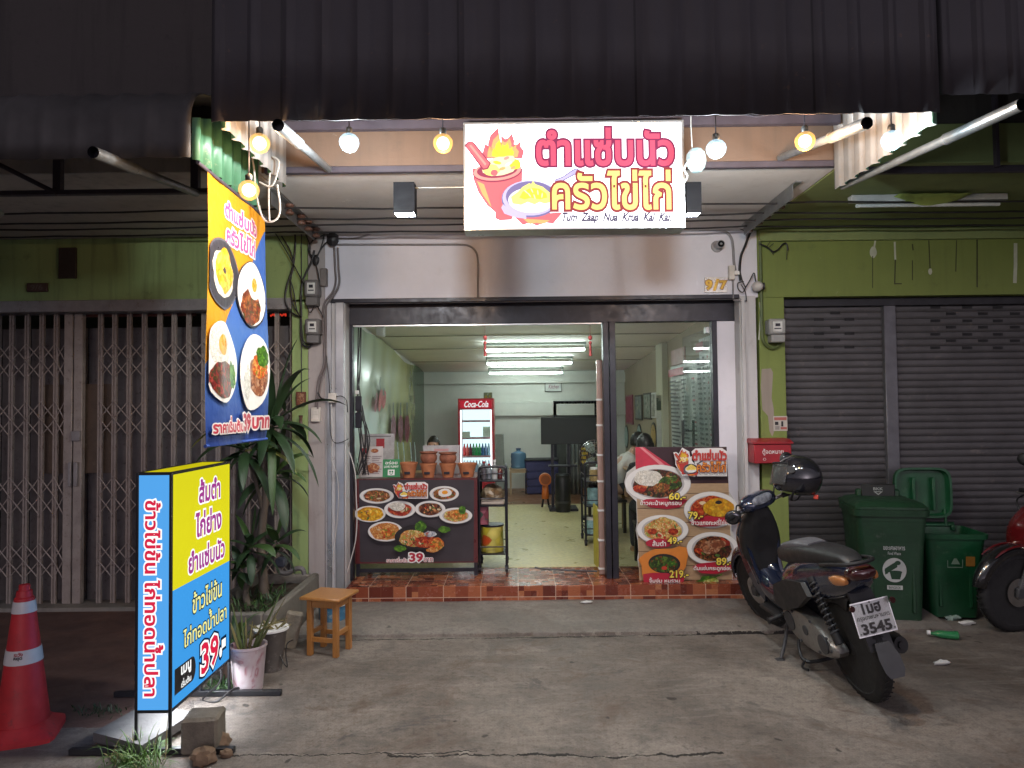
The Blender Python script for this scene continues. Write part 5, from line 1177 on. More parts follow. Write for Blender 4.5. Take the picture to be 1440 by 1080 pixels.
# paint bucket
c = G(468, 886); c.y += .12; c = Vector((P(468, 860, c.y).x, c.y, 0)); rB = .108
t = thing('bucket', 'white and blue plastic bucket standing behind the stool', 'bucket', c)
mb = MB(); mb.lathe([(0, 0), (rB*.86, .0), (rB*.88, .01), (rB*.98, .165)], c, 28); mb.build('body', M('blue_bucket_print', (.05, .17, .3), .4, v=.5, sc=7, wear=((.5, .5, .5), .08)), t); mb = MB(); mb.lathe([(rB*.975, .155), (rB*1.06, .158), (rB*1.07, .198), (rB*1.03, .203), (rB*.98, .183), (0, .18)], c, 28); mb.build('lid', WHT, t)
# pots
def pot(name, label, c, r0, r1, h, m, rim=None):
    t = thing(name, label, 'plant pot', c); mb = MB(); mb.lathe([(0, 0), (r0, 0), (r0+(r1-r0)*.95, h*.93), (r1, h*.94), (r1+.006, h*.96), (r1+.006, h), (r1-.008, h), (r1-.014, h*.85), (0, h*.84)], c, 28); mb.build('pot', m, t)
    mb = MB(); mb.ell(Vector(c)+Vector((0, 0, h*.84)), (r1-.016, r1-.016, .012), 14, 6, jit=.3); mb.build('earth', EARTH, t); return t
def pinkpot():
    k = Nt('pink_white_pot'); n = k.noise(7, 4, .6, dist=1); k.put(c=k.ramp(n, [(.3, (.55, .5, .52)), (.52, (.5, .4, .43)), (.6, (.38, .17, .2)), (.66, (.52, .42, .45))]), r=.35); return k.m
c = G(349, 976); c.y += .08; c = Vector((P(349, 940, c.y).x, c.y, 0)); hp = P(349, 913, c.y-.09).z
t = pot('plant_pot', 'white and pink pot of cut stalks beside the light box', c, .082, .102, hp, pinkpot())
STK = [leafmat('dry_stalk', (.2, .17, .07), .6), leafmat('green_stalk', (.1, .13, .045), .55)]
mb = MB()
for i in range(15):
    a = i*2.4; b = c+Vector((.045*math.cos(a), .045*math.sin(a), hp*.85)); d = Vector((math.cos(a)*.45+.12, math.sin(a)*.4, 1)); L = random.uniform(.12, .3); mb.k = i % 2
    mb.tube([b, b+d*L*.5, b+d*L], [.012, .012, .004], 6, flat=.45)
for i in range(5): leaf(mb, c+Vector((0, 0, hp)), random.uniform(-.6, .8), .8, .3, .011, 1, 0, 6)
mb.build('stalks', STK, t, fix=False)
c2_ = G(380, 950); c2_.y += .1; c2_ = Vector((P(381, 920, c2_.y).x, c2_.y, 0)); hp2 = P(381, 888, c2_.y-.08).z
t = pot('plant_pot', 'dark stained pot with pale rim holding dry stalks next to the pink pot', c2_, .065, .098, hp2, M('stained_grey_pot', (.12, .105, .095), .7, wear=((.3, .28, .26), .06)))
mb = MB(); mb.lathe([(.1, hp2*.955), (.109, hp2*.965), (.109, hp2*1.005), (.1, hp2*1.005)], c2_, 28); mb.build('rim', WHT, t)
mb = MB()
for i in range(26):
    a = i*2.4; q = c2_+Vector((.05*math.cos(a), .05*math.sin(a), hp2*.9)); mb.k = 0; mb.tube([q, q+Vector((random.uniform(-.08, .08), random.uniform(-.08, .08), random.uniform(.02, .07)))], .005, 5)
mb.build('stalks', STK, t, fix=False)
c3 = Vector((P(330, 900, 4.35).x, 4.35, 0)); t = pot('plant_pot', 'small leafy plant in a dark pot half hidden by the light box', c3, .07, .09, .2, M('dark_clay_pot', (.1, .06, .045), .7)); mb = MB()
for i in range(34): leaf(mb, c3+Vector((random.uniform(-.04, .04), random.uniform(-.04, .04), .18)), i*2.4, random.uniform(.2, 1.4), random.uniform(.12, .28), .013, 1.6, random.choices((0, 1, 2), (3, 5, 2))[0], 6)
mb.build('foliage', LF, t, fix=False)
# leaning stone, block, paving slab, rubble
STONE = M('sandy_stone', (.3, .26, .2), .85, v=.3, sc=14, bump=.8, wear=((.14, .12, .1), .06)); BLOCK = M('weathered_concrete_block', (.17, .145, .115), .9, v=.3, sc=12, bump=.9, wear=((.09, .08, .06), .05))
def rock(name, label, cat, c, s, rot, m, jit=.05, b=.01):
    mb = MB(); mb.box(-s[0]/2, s[0]/2, -s[1]/2, s[1]/2, -s[2]/2, s[2]/2, b); me = mb.build(name, m, smooth=30); bm = bmesh.new(); bm.from_mesh(me.data); bmesh.ops.subdivide_edges(bm, edges=bm.edges, cuts=3, use_grid_fill=True)
    for v_ in bm.verts: v_.co *= 1+jit*noise.noise(v_.co*9+Vector(c)); v_.co += .004*noise.noise_vector(v_.co*40)
    bm.to_mesh(me.data); bm.free(); me.location = c; me.rotation_euler = rot; return tag(me, label, cat)
q = G(410, 915); q.y += .05; rock('stone', 'pale broken stone slab leaning against the planter', 'stone', (P(410, 890, q.y).x, q.y, .125), (.11, .06, .25), (.1, .22, .3), STONE)
q = G(271, 1064); b0 = G(247, 1064); b1_ = G(299, 1064); wB = b1_.x-b0.x; zb = P(271, 1013, b0.y).z
rock('concrete_block', 'square weathered concrete block weighing down the light box foot', 'concrete block', ((b0.x+b1_.x)/2+.01, b0.y+.075, zb*.52), (wB*.96, .15, zb*1.0), (0, 0, .12), BLOCK, .03, .012)
s0, s1, s2 = G(131, 1030, .07), G(200, 1048, .07), G(273, 1002, .07); mb = MB(); s3 = s0+(s2-s1); th = Vector((0, 0, .045)); mb.add([s0, s1, s2, s3, s0-th, s1-th, s2-th, s3-th], [(0, 1, 2, 3), (4, 7, 6, 5), (0, 4, 5, 1), (1, 5, 6, 2), (2, 6, 7, 3), (3, 7, 4, 0)])
mb.box(s0.x+.1, s0.x+.2, s3.y-.1, s3.y, .0, .024); tag(mb.build('paving_slab', M('dark_grey_slab', (.12, .115, .115), .8, bump=.4, wear=((.07, .065, .06), .05))), 'flat dark grey slab lying across the light box feet', 'slab')
for i, (x, y, s, lab) in enumerate(((308, 1050, .09, 'brown rubble lump touching the side of the concrete block'), (286, 1073, .1, 'brown rubble lump at the front of the concrete block'), (318, 1064, .05, 'smallest brown rubble piece beside the light box foot'))):
    q = G(x, y); mb = MB(); mb.ell(q+Vector((0, 0, s*.28)), (s*.6, s*.5, s*.42), 14, 10, jit=.45); tag(mb.build('rubble', M('brown_rubble', (.17, .11, .07), .95, bump=1, v=.4)), lab, 'rubble')
mb = MB(); random.seed(5)
for i in range(330):
    px = random.gauss(192, 20); q = G(px, random.gauss(1072, 7)); leaf(mb, q, random.uniform(0, 6.3), random.uniform(.25, 1.4), random.choice((.03, .05, .08, .12, .17))*random.uniform(.7, 1.2), random.uniform(.0015, .0035), random.uniform(.4, 2.2), random.choices((3, 4, 5), (5, 4, 1))[0], 5)
for i in range(120):
    q = G(random.gauss(312, 8), random.gauss(968, 5)); leaf(mb, q, random.uniform(0, 6.3), random.uniform(.4, 1.3), random.uniform(.03, .09), .005, 1.1, random.choice((0, 1)), 4)
for i in range(90):
    q = G(random.gauss(140, 20), random.gauss(1000, 4)); leaf(mb, q, random.uniform(0, 6.3), random.uniform(.4, 1.3), random.uniform(.02, .05), .003, 1.1, 0, 3)
tag(mb.build('grass', LF+[leafmat('grass_blade', (.07, .16, .03), .5), leafmat('light_grass_blade', (.13, .22, .05), .5), leafmat('dry_grass_blade', (.26, .22, .1), .6)], fix=False), 'tufts of short green grass around the light box feet', 'grass', kind='stuff')
mb = MB(); mb.tube(curve_pts([Vector((BX-.02, BY1-.1, BZ0+.02)), Vector((BX-.01, BY1-.12, .12)), G(285, 985)+Vector((0, 0, .006)), G(305, 988)+Vector((0, 0, .006)), G(330, 978)+Vector((0, 0, .04)), G(352, 972)+Vector((0, 0, .006)), G(368, 966)+Vector((0, 0, .006))], 6), .006, 6); mb.build('lead', CBL, lb)
mb = MB(); mb.tube(curve_pts([P(391, 905, 4.5), P(395, 925, 4.45), P(404, 938, 4.42), P(402, 920, 4.45), P(404, 905, 4.6), P(412, 900, 4.7)], 6), .004, 6); tag(mb.build('wire', CBL), 'black wire loop lying between the pots and the leaning stone', 'wire')
# litter
def bottle():
    a, b = G(1305, 896), G(1350, 900); t = thing('plastic_bottle', 'crushed green plastic bottle lying on the ground by the bins', 'bottle', a+Vector((0, 0, .0)))
    d = (b-a).normalized(); L = (b-a).length; mx = Matrix(((d.x, -d.y, 0), (d.y, d.x, 0), (0, 0, 1))) @ Matrix.Rotation(pi/2, 3, 'Y'); o = a+Vector((0, 0, .033))
    mb = MB(); mb.lathe([(.0, 0), (.014, .0), (.014, .03), (.03, .07), (.033, .1), (.03, .14), (.033, L-.01), (0, L)], o, 14, mx)
    for v_ in mb.v: v_.z = .002+(v_.z)*.8; v_ += .005*noise.noise_vector(v_*30)
    k = Nt('green_bottle_plastic'); k.put(c=(.03, .22, .08), r=.15, a=.75); mb.build('body', k.m, t)
    mb = MB(); mb.lathe([(0, -.005), (.016, -.005), (.016, .015), (0, .015)], o, 12, mx); mb.build('cap', WHT, t)
bottle()
for i, (x, y, s, lab) in enumerate(((1324, 935, .045, 'small crumpled white tissue in front of the bottle'), (1359, 879, .05, 'crumpled white wrapper by the wheel of the red motorcycle'), (1340, 872, .055, 'clear crumpled plastic cup beside the bins'), (826, 848, .03, 'thin white straw paper lying on the apron'))):
    q = G(x, y) if i < 3 else P(x, y, 5.65); mb = MB(); mb.ell(q+Vector((0, 0, s*.3)), (s*(1.4 if i == 3 else 1), s*.4, s*.35), 14, 9, jit=.7)
    tag(mb.build('litter', M('crumpled_paper', (.6, .6, .58), .6) if i != 2 else M('cloudy_plastic', (.3, .4, .36), .25)), lab, 'litter')
# ================================================================ motor scooters, helmet, wheelie bins
TYRE = M('tyre_rubber', (.012, .012, .013), .75, bump=.5); RIMB = M('dark_alloy_rim', (.04, .04, .045), .4, .5); ALLOY = M('cast_alloy', (.33, .32, .31), .4, .75, sc=12, wear=((.15, .13, .11), .05)); CHR = M('bright_chrome', (.6, .6, .6), .15, 1)
BLKP = M('black_bike_plastic', (.014, .014, .016), .5); GREYP = M('grey_bike_plastic', (.045, .045, .05), .55); SEATM = M('black_vinyl_seat', (.018, .018, .02), .45, bump=.3); SEATG = M('grey_vinyl_seat', (.11, .11, .125), .5, bump=.3)
NAVY = M('navy_bike_paint', (.014, .02, .045), .18, .2, cc=1, v=.1); REDB = M('red_bike_paint', (.11, .006, .008), .2, .1, cc=1, v=.1)
def sec(c, hw, hh, e=2.6, n=18, ax='y', top=1):
    """closed rounded section around c, in the plane across the given axis"""
    out = []
    for i in range(n):
        a = 2*pi*i/n; ca, sa = math.cos(a), math.sin(a)
        x = hw*math.copysign(abs(ca)**(2/e), ca); z = hh*math.copysign(abs(sa)**(2/e), sa)
        if sa > 0: x *= top
        out.append(Vector((c[0]+x, c[1], c[2]+z)) if ax == 'y' else Vector((c[0]+x, c[1]+z, c[2])))
    return out
def body_loft(secs, ax='y', e=2.6, n=18, top=1, k=4):
    """secs = [(x, y, z, hw, hh)], smoothed along their length"""
    q = []
    for i in range(len(secs)-1):
        a, b, c, d = secs[max(i-1, 0)], secs[i], secs[i+1], secs[min(i+2, len(secs)-1)]
        for j in range(k):
            t = j/k; q.append([.5*((2*b[m])+(c[m]-a[m])*t+(2*a[m]-5*b[m]+4*c[m]-d[m])*t*t+(3*b[m]-a[m]-3*c[m]+d[m])*t**3) for m in range(5)])
    q.append(secs[-1])
    return MB().loft([sec(s[:3], max(.004, s[3]), max(.004, s[4]), e, n, ax, top) for s in q])
def wheel(parent, y, r, w, disc, mrim, steer=None):
    T = (lambda p: p) if steer is None else steer
    Mx = Matrix.Rotation(pi/2, 3, 'Y'); c = Vector((0, y, r))
    def fin(mb): mb.v = [T(v) for v in mb.v]; return mb
    mb = MB(); pr = []
    for i in range(11):
        a = pi*(i/10)-pi/2; pr.append((r-.05+.05*math.cos(a)**.8, w/2*math.sin(a)))
    pr = [(r-.055, -w/2+.006)]+pr+[(r-.055, w/2-.006)]
    mb.lathe(pr, c, 40, Mx); ty = fin(mb).build('wheel', TYRE, parent)
    # tread blocks cut as shallow ribs across the crown
    mb = MB()
    for i in range(44):
        a = 2*pi*i/44
        for s in (-1, 1):
            p = [c+Vector((x*s, (r+.001)*math.cos(a+b), (r+.001-abs(x)*.28)*math.sin(a+b))) for x, b in ((.004, 0), (w*.32, .05), (w*.32, .085), (.004, .035))]
            q = [c+(v_-c)*1.012 for v_ in p]; mb.add(p+q, [(4, 5, 6, 7), (0, 1, 5, 4), (1, 2, 6, 5), (2, 3, 7, 6), (3, 0, 4, 7)])
    fin(mb).build('tread', TYRE, ty)
    mb = MB(); ri = r-.05
    mb.lathe([(ri-.012, -w*.33), (ri+.006, -w*.36), (ri+.006, -w*.28), (ri-.004, -w*.2), (ri-.004, w*.2), (ri+.006, w*.28), (ri+.006, w*.36), (ri-.012, w*.33), (ri-.02, w*.15), (ri-.02, -w*.15), (ri-.012, -w*.33)], c, 40, Mx)
    for i in range(5):
        a = 2*pi*i/5+.3; d = Vector((0, math.cos(a), math.sin(a))); n_ = Vector((0, -math.sin(a), math.cos(a)))
        mb.loft([[c+d*q+n_*s+Vector((x, 0, 0)) for s, x in ((-t, -.014), (t, -.014), (t, .014), (-t, .014))] for q, t in ((.03, .02), (ri*.6, .011), (ri-.01, .016))])
    mb.cyl(c-Vector((w*.45, 0, 0)), c+Vector((w*.45, 0, 0)), .035, n=20); fin(mb).build('rim', mrim, ty)
    if disc:
        mb = MB(); mb.lathe([(.05, -.058), (.1, -.058), (.1, -.054), (.05, -.054), (.05, -.058)], c, 32, Mx); mb.lathe([(.0, -.056), (.045, -.056), (.045, -.05), (0, -.05)], c, 10, Mx); fin(mb).build('brake_disc', CHR, ty)
    return ty
def scooter(name, label, loc, rz, lean, paint, accent, plate=True, steer=.22, rim=None):
    t = thing(name, label, 'motorcycle', loc, local=True, rot=(0, 0, 0))
    t.scale = (.87, 1, 1); t.rotation_mode = 'QUATERNION'; t.rotation_quaternion = Matrix.Rotation(rz, 3, 'Z').to_quaternion() @ Matrix.Rotation(-lean, 3, 'Y').to_quaternion()
    RW, FW = -.68, .60
    piv = Vector((0, .40, .85)); axis = Vector((0, -.42, .9)).normalized(); Rm = Matrix.Rotation(steer, 3, axis)
    st = lambda p: piv+Rm @ (Vector(p)-piv)
    def B(mb, nm, m, par=t, turn=False, **k):
        if turn: mb.v = [st(v) for v in mb.v]
        return mb.build(nm, m, par, **k)
    wheel(t, RW, .285, .088, False, rim or RIMB); wheel(t, FW, .285, .085, True, ALLOY, st)
    # fork and front fender
    mb = MB()
    for s in (-.062, .062): mb.tube([(s, FW, .285), (s, FW-.06, .46), (s, FW-.15, .70)], [.021, .021, .017], 10); mb.box(s-.022, s+.022, FW-.03, FW+.03, .25, .32, .006)
    B(mb, 'fork', GREYP, turn=True)
    mb = MB(); vs = []; nA = 16
    for i in range(nA+1):
        a = R(8+150*i/nA); r = .318; tp = .055*(1-abs(i/nA-.5)**3*3)
        for x, dz in ((-1, -.05), (-.93, -.012), (-.5, .012), (0, .018), (.5, .012), (.93, -.012), (1, -.05)): vs.append(Vector((x*(tp+.012), FW+(r+dz)*math.cos(a), .285+(r+dz)*math.sin(a))))
    mb.add(vs, [(7*i+j, 7*i+j+1, 7*i+j+8, 7*i+j+7) for i in range(nA) for j in range(6)]); B(mb, 'front_fender', paint, turn=True, sol=.004)
    if accent:
        for s in (-1, 1): mb = MB(); mb.tube([(s*.07, FW+.33*math.cos(R(a_)), .285+.33*math.sin(R(a_))) for a_ in range(50, 150, 10)], [.004]+[.013]*8+[.004], 6, flat=.6); B(mb, 'fender_stripe', accent, turn=True)
    # leg shield, nose and front apron
    mb = body_loft([(0, .45, .29, .04, .03), (0, .43, .36, .085, .045), (0, .42, .48, .11, .06), (0, .42, .62, .16, .07), (0, .40, .75, .155, .085), (0, .36, .86, .115, .08), (0, .33, .92, .08, .06)], ax='z'); B(mb, 'front_shield', BLKP)
    mb = body_loft([(0, .52, .36, .04, .02), (0, .505, .48, .10, .035), (0, .50, .62, .15, .05), (0, .485, .74, .15, .05), (0, .44, .85, .10, .035), (0, .40, .9, .06, .02)], ax='z'); B(mb, 'front_cowl', accent or paint)
    for s in (-1, 1):
        mb = MB(); pl = [(.47, .74), (.53, .60), (.50, .46), (.42, .33), (.33, .28), (.30, .36), (.36, .52), (.36, .68)]
        mb.loft([[Vector((s*(.075+.14*max(0, z-.33)+.012*math.sin(i*.8)), y, z)) for i, (y, z) in enumerate(pl)], [Vector((s*(.095+.145*max(0, z-.33)+.012*math.sin(i*.8)), y*.96+.016, z)) for i, (y, z) in enumerate(pl)]]); B(mb, 'side_wing', paint)
        mb = MB(); mb.tube([(s*.158, .45, .73), (s*.138, .42, .58), (s*.112, .35, .40)], .006, 6); B(mb, 'silver_stripe', CHR if accent is None else accent)
    # tunnel, footboard
    mb = body_loft([(0, .40, .42, .10, .10), (0, .25, .36, .10, .09), (0, .08, .36, .105, .10), (0, -.1, .42, .12, .13)]); B(mb, 'tunnel', paint)
    mb = MB(); mb.box(-.15, .15, -.02, .34, .245, .275, .012); B(mb, 'footboard', BLKP)
    # rear body, seat
    mb = body_loft([(0, -.93, .74, .04, .03), (0, -.875, .725, .082, .07), (0, -.75, .69, .112, .112), (0, -.55, .645, .132, .13), (0, -.33, .59, .15, .135), (0, -.14, .52, .14, .14), (0, -.02, .44, .115, .11)], e=2.9, top=.92); B(mb, 'rear_body', paint)
    for s in (-1, 1):
        mb = MB(); pl = [(-.02, .5), (-.22, .58), (-.46, .62), (-.52, .55), (-.35, .44), (-.12, .36), (.0, .38)]
        mb.loft([[Vector((s*.135, y, z)) for y, z in pl], [Vector((s*.163, y*.97, z)) for y, z in pl]]); B(mb, 'side_cover', BLKP if accent is None else GREYP)
        if accent: 
            mb = MB(); mb.tube([(s*.15, -.9, .745), (s*.172, -.7, .69), (s*.18, -.45, .6), (s*.17, -.25, .5)], [.01, .02, .022, .008], 8, flat=.5); B(mb, 'red_stripe', accent)
    mb = body_loft([(0, -.86, .79, .05, .02), (0, -.78, .80, .08, .04), (0, -.58, .785, .108, .052), (0, -.38, .755, .116, .06), (0, -.2, .715, .108, .06), (0, -.05, .69, .088, .055), (0, .03, .67, .055, .035)], e=3); B(mb, 'seat', SEATM)
    mb = body_loft([(0, -.46, .818, .07, .016), (0, -.3, .796, .094, .028), (0, -.16, .764, .09, .026), (0, -.06, .738, .066, .02)], e=3); B(mb, 'seat_pad', SEATG)
    mb = MB(); mb.tube(curve_pts([(-.105, -.64, .755), (-.115, -.78, .79), (-.085, -.9, .81), (0, -.935, .815), (.085, -.9, .81), (.115, -.78, .79), (.105, -.64, .755)], 6), .011, 8); B(mb, 'grab_rail', BLKP)
    # black hugger over the rear wheel
    mb = MB(); vs = []
    for i in range(13):
        a_ = R(70+78*i/12)
        for x, dr in ((-.068, -.06), (-.062, 0), (-.03, .02), (.03, .02), (.062, 0), (.068, -.06)): vs.append(Vector((x, RW-(.315+dr)*math.cos(a_), .285+(.315+dr)*math.sin(a_))))
    mb.add(vs, [(6*i+j, 6*i+j+1, 6*i+j+7, 6*i+j+6) for i in range(12) for j in range(5)]); B(mb, 'rear_fender', BLKP, sol=.004)
    # lights
    mb = body_loft([(0, -.945, .752, .03, .018), (0, -.925, .752, .075, .032), (0, -.87, .748, .09, .042), (0, -.84, .745, .06, .03)]); B(mb, 'tail_light', M('dark_red_lens', (.04, .004, .005), .12, cc=1))
    for s in (-1, 1):
        mb = body_loft([(s*.095, -.885, .715, .012, .012), (s*.1, -.86, .715, .024, .024), (s*.106, -.80, .708, .028, .03), (s*.108, -.74, .70, .016, .018)]); B(mb, 'indicator', M('amber_lens', (.42, .16, .05), .15, cc=1))
    # plate, bracket, mud flap
    mb = MB(); mb.loft([[Vector((s, y, z)) for s in (-.06, .06) for y in ()] or [Vector((-.075, y, z)), Vector((.075, y, z)), Vector((.075, y+.02, z)), Vector((-.075, y+.02, z))] for y, z in ((-.80, .70), (-.86, .60), (-.91, .46), (-.95, .36))]); B(mb, 'rear_mudguard', BLKP)
    mb = MB(); mb.loft([[Vector((-w_, y, z)), Vector((w_, y, z)), Vector((w_*.9, y+.008, z)), Vector((-w_*.9, y+.008, z))] for y, z, w_ in ((-.955, .40, .045), (-1.0, .34, .066), (-1.03, .28, .06), (-1.04, .25, .04))]); B(mb, 'mud_flap', GREYP)
    if plate:
        pc = Vector((0, -.925, .525)); pu = Vector((1, 0, 0)); pw = Vector((0, .2, .98)).normalized(); W, H = .24, .172
        o = pc-pu*W/2-pw*H/2; mb = MB(); mb.prism([(0, 0), (W, 0), (W, H), (0, H)], o, pu, pw, -.003)
        pp = B(mb, 'licence_plate', M('reflective_plate', (.4, .41, .41), .25, .25, v=.08), smooth=0)
        A = Art(o, pu*W, pw*H, None, .001, .0004); K = M('plate_black', (.02, .018, .016), .4)
        for (a, b, c, d) in ((0.01, .0, .99, .035), (.01, .965, .99, 1), (0, 0, .025, 1), (.975, 0, 1, 1)): A.rect(a, b, c, d, M('plate_rim', (.75, .76, .76), .2, .6))
        A.text('1มฮ', .28, .64, .75, .93, [(.035, K)]); A.text('กรุงเทพมหานคร', .07, .42, .93, .57, [(.0, K)]); A.text('3545', .13, .07, .88, .36, [(.035, K)])
        A.ell(.5, .945, .02, .025, K, 10); A.ell(.06, .1, .018, .022, K, 8); A.ell(.94, .1, .018, .022, K, 8); A.build('lettering', pp)
        mb = MB()
        for s in (-.127, .127): mb.cyl(pc+Vector((s, -.01, .07)), pc+Vector((s, -.02, .07)), .016, n=14)
        B(mb, 'reflector', M('dark_red_lens', (.04, .004, .005), .12, cc=1))
    # engine: belt case on the left, shock absorber, muffler on the right
    mb = MB(); ol = []
    for i in range(28):
        a = 2*pi*i/28; y = -.34+.33*math.cos(a); ol.append((y, .285+(.105-.02*math.cos(a)*-1)*math.sin(a)+.02*math.cos(a)))
    mb.loft([[Vector((x, -.34+(y+.34)*k, .295+(z-.295)*k)) for y, z in ol] for x, k in ((-.05, 1), (-.115, 1), (-.135, .93), (-.142, .8))]); ev = B(mb, 'belt_case', ALLOY)
    mb = MB(); mb.cyl((-.142, -.14, .3), (-.15, -.14, .3), .06, n=20); mb.cyl((-.142, -.55, .285), (-.152, -.55, .285), .055, n=20); mb.cyl((-.14, -.34, .3), (-.148, -.34, .3), .03, n=14)
    for a in range(8): mb.cyl((-.142, -.34+.3*math.cos(a*.785+.3), .295+.09*math.sin(a*.785+.3)), (-.15, -.34+.3*math.cos(a*.785+.3), .295+.09*math.sin(a*.785+.3)), .009, n=8)
    mb.build('case_cover', GREYP, ev)
    mb = MB(); mb.box(-.05, .09, -.5, -.05, .2, .38, .03); mb.cyl((0, .0, .27), (0, .2, .27), .055, n=14); B(mb, 'engine', GREYP)
    a_, b_ = Vector((-.118, -.70, .33)), Vector((-.118, -.52, .66)); mb = MB(); mb.cyl(a_, b_, .016, n=10); mb.cyl(a_, a_.lerp(b_, .2), .028, n=12); mb.cyl(b_, b_.lerp(a_, .08), .03, n=12); sh = B(mb, 'shock_absorber', BLKP)
    mb = MB(); u, w = frame_of(b_-a_); mb.tube([a_.lerp(b_, .12+.8*i/120)+u*(.028*math.cos(i*.52))+w*(.028*math.sin(i*.52)) for i in range(121)], .005, 6); mb.build('spring', GREYP, sh)
    mb = MB(); q0, q1 = Vector((.12, -.3, .30)), Vector((.135, -.92, .35)); d = q1-q0
    for f0, f1, r0, r1 in ((0, .08, .03, .055), (.08, .9, .048, .056), (.9, 1, .056, .044)): mb.cyl(q0+d*f0, q0+d*f1, r0, r1, 18)
    mb.cyl(q1, q1+d*.02, .022, n=12); mu = B(mb, 'muffler', BLKP)
    mb = MB(); mb.loft([[q0+d*f+Vector((.06*math.cos(a)*1.1, 0, .06*math.sin(a)*1.1)) for a in (-.9, -.4, 0, .4, .9, 1.4)] for f in (.2, .5, .8)], caps=False, closed=False); mb.build('heat_shield', GREYP, mu, sol=.003)
    # foot peg and stands
    mb = MB(); mb.cyl((-.12, -.02, .3), (-.25, -.03, .285), .017, n=10); mb.cyl((-.25, -.03, .285), (-.255, -.03, .285), .024, n=10); mb.tube([(-.1, -.1, .33), (-.13, -.02, .3)], .012, 8); B(mb, 'foot_peg', BLKP)
    mb = MB(); mb.tube(curve_pts([(-.1, .0, .24), (-.17, -.03, .12), (-.235, -.06, .045)], 5), .012, 8); mb.box(-.275, -.215, -.085, -.03, .036, .046, .003); B(mb, 'side_stand', GREYP)
    mb = MB(); mb.tube(curve_pts([(-.11, -.16, .22), (-.15, -.2, .12), (-.13, -.27, .08), (.13, -.27, .08), (.15, -.2, .12), (.11, -.16, .22)], 4), .011, 8); mb.tube(curve_pts([(-.14, -.25, .09), (-.2, -.3, .075), (-.19, -.36, .075)], 4), .009, 6); B(mb, 'centre_stand', BLKP)
    # handlebar, cowl, levers, mirrors
    mb = MB(); mb.tube(curve_pts([(-.33, .25, .955), (-.2, .29, .95), (-.08, .33, .93), (.08, .33, .93), (.2, .29, .95), (.33, .25, .955)], 5), .013, 8); hb = B(mb, 'handlebar', CHR, turn=True)
    for s in (-1, 1): mb = MB(); mb.cyl(st((s*.21, .287, .95)), st((s*.34, .245, .955)), .019, n=12); mb.build('grip', BLKP, hb)
    mb = MB()
    for s in (-1, 1): mb.tube([st((s*.16, .33, .945)), st((s*.24, .325, .945)), st((s*.33, .29, .94))], .006, 6)
    mb.build('brake_lever', ALLOY, hb)
    mb = body_loft([(0, .42, .95, .05, .03), (0, .38, .965, .13, .055), (0, .32, .97, .165, .06), (0, .27, .965, .14, .045), (0, .245, .96, .09, .025)]); mb.v = [st(v) for v in mb.v]; mb.build('handlebar_cowl', accent or paint, hb)
    mb = body_loft([(0, .262, .985, .05, .018), (0, .25, .99, .095, .034), (0, .236, .985, .075, .022)]); mb.v = [st(v) for v in mb.v]; mb.build('instrument_glass', M('glossy_dial_glass', (.16, .17, .2), .06, cc=1, v=.6, sc=25), hb)
    mb = body_loft([(0, .4, .93, .08, .03), (0, .445, .925, .085, .04), (0, .46, .92, .05, .025)]); mb.v = [st(v) for v in mb.v]; mb.build('headlight', M('headlight_lens', (.4, .4, .42), .1, cc=1), hb)
    for s in (-1, 1):
        mb = MB(); e_ = Vector((-.245, .27, .955)) if s < 0 else Vector((.27, .24, 1.16))
        mb.tube(curve_pts([st((s*.15, .3, .975)), st((s*.2, .3, 1.0 if s < 0 else 1.06)), st(e_)], 5), .006, 8); mr = mb.build('mirror', BLKP, hb)
        mb = MB(); q = st(e_)+Vector((s*.03, 0, -.015 if s < 0 else .03)); rm = Matrix.Rotation(s*.25, 3, 'Z'); mb.ell(q, (.062, .022, .05), 16, 10, rm); mb.build('mirror_shell', BLKP, mr)
        mb = MB(); mb.ell(q+rm @ Vector((0, -.017, 0)), (.05, .008, .039), 16, 8, rm); mb.build('mirror_glass', M('mirror_glass', (.1, .1, .11), .06, .9), mr)
    for s in (-1, 1):
        mb = MB(); mb.tube(curve_pts([st((s*.2, .3, .95)), st((s*.16, .44, .9)), st((s*.06, .45, .78)), (0, .4, .7)], 5), .006, 6); mb.build('cable', BLKP, hb)
    return t, st
# dark scooter in front of the green column
r0, f0 = G(1221, 986), G(1094, 889)
d = (f0-r0); d.z = 0; ang = math.atan2(-d.x, d.y)+.03; mid = (r0+f0)/2; mid.z = 0
dn_ = d.normalized(); mid = r0+dn_*.72
print('bike', r0, f0, d.length, ang)
LEAN = R(11)
bike, bst = scooter('motorcycle', 'dark navy scooter leaning on its stand with a plate ending 3545', mid, ang, LEAN, NAVY, None)
BMX = Matrix.Translation(mid) @ Matrix.Rotation(ang, 4, 'Z') @ Matrix.Rotation(-LEAN, 4, 'Y')
# dark red scooter at the right edge
c = G(1388, 888); q = Vector((P(1390, 800, 5.15).x, 5.15, 0))
scooter('motorcycle', 'black and red motorcycle standing beyond the bins', q+Vector((.69, .19, 0)), R(110), R(6), M('black_glossy_paint', (.012, .012, .014), .2, cc=1), REDB, False, -.2)
mb = MB()
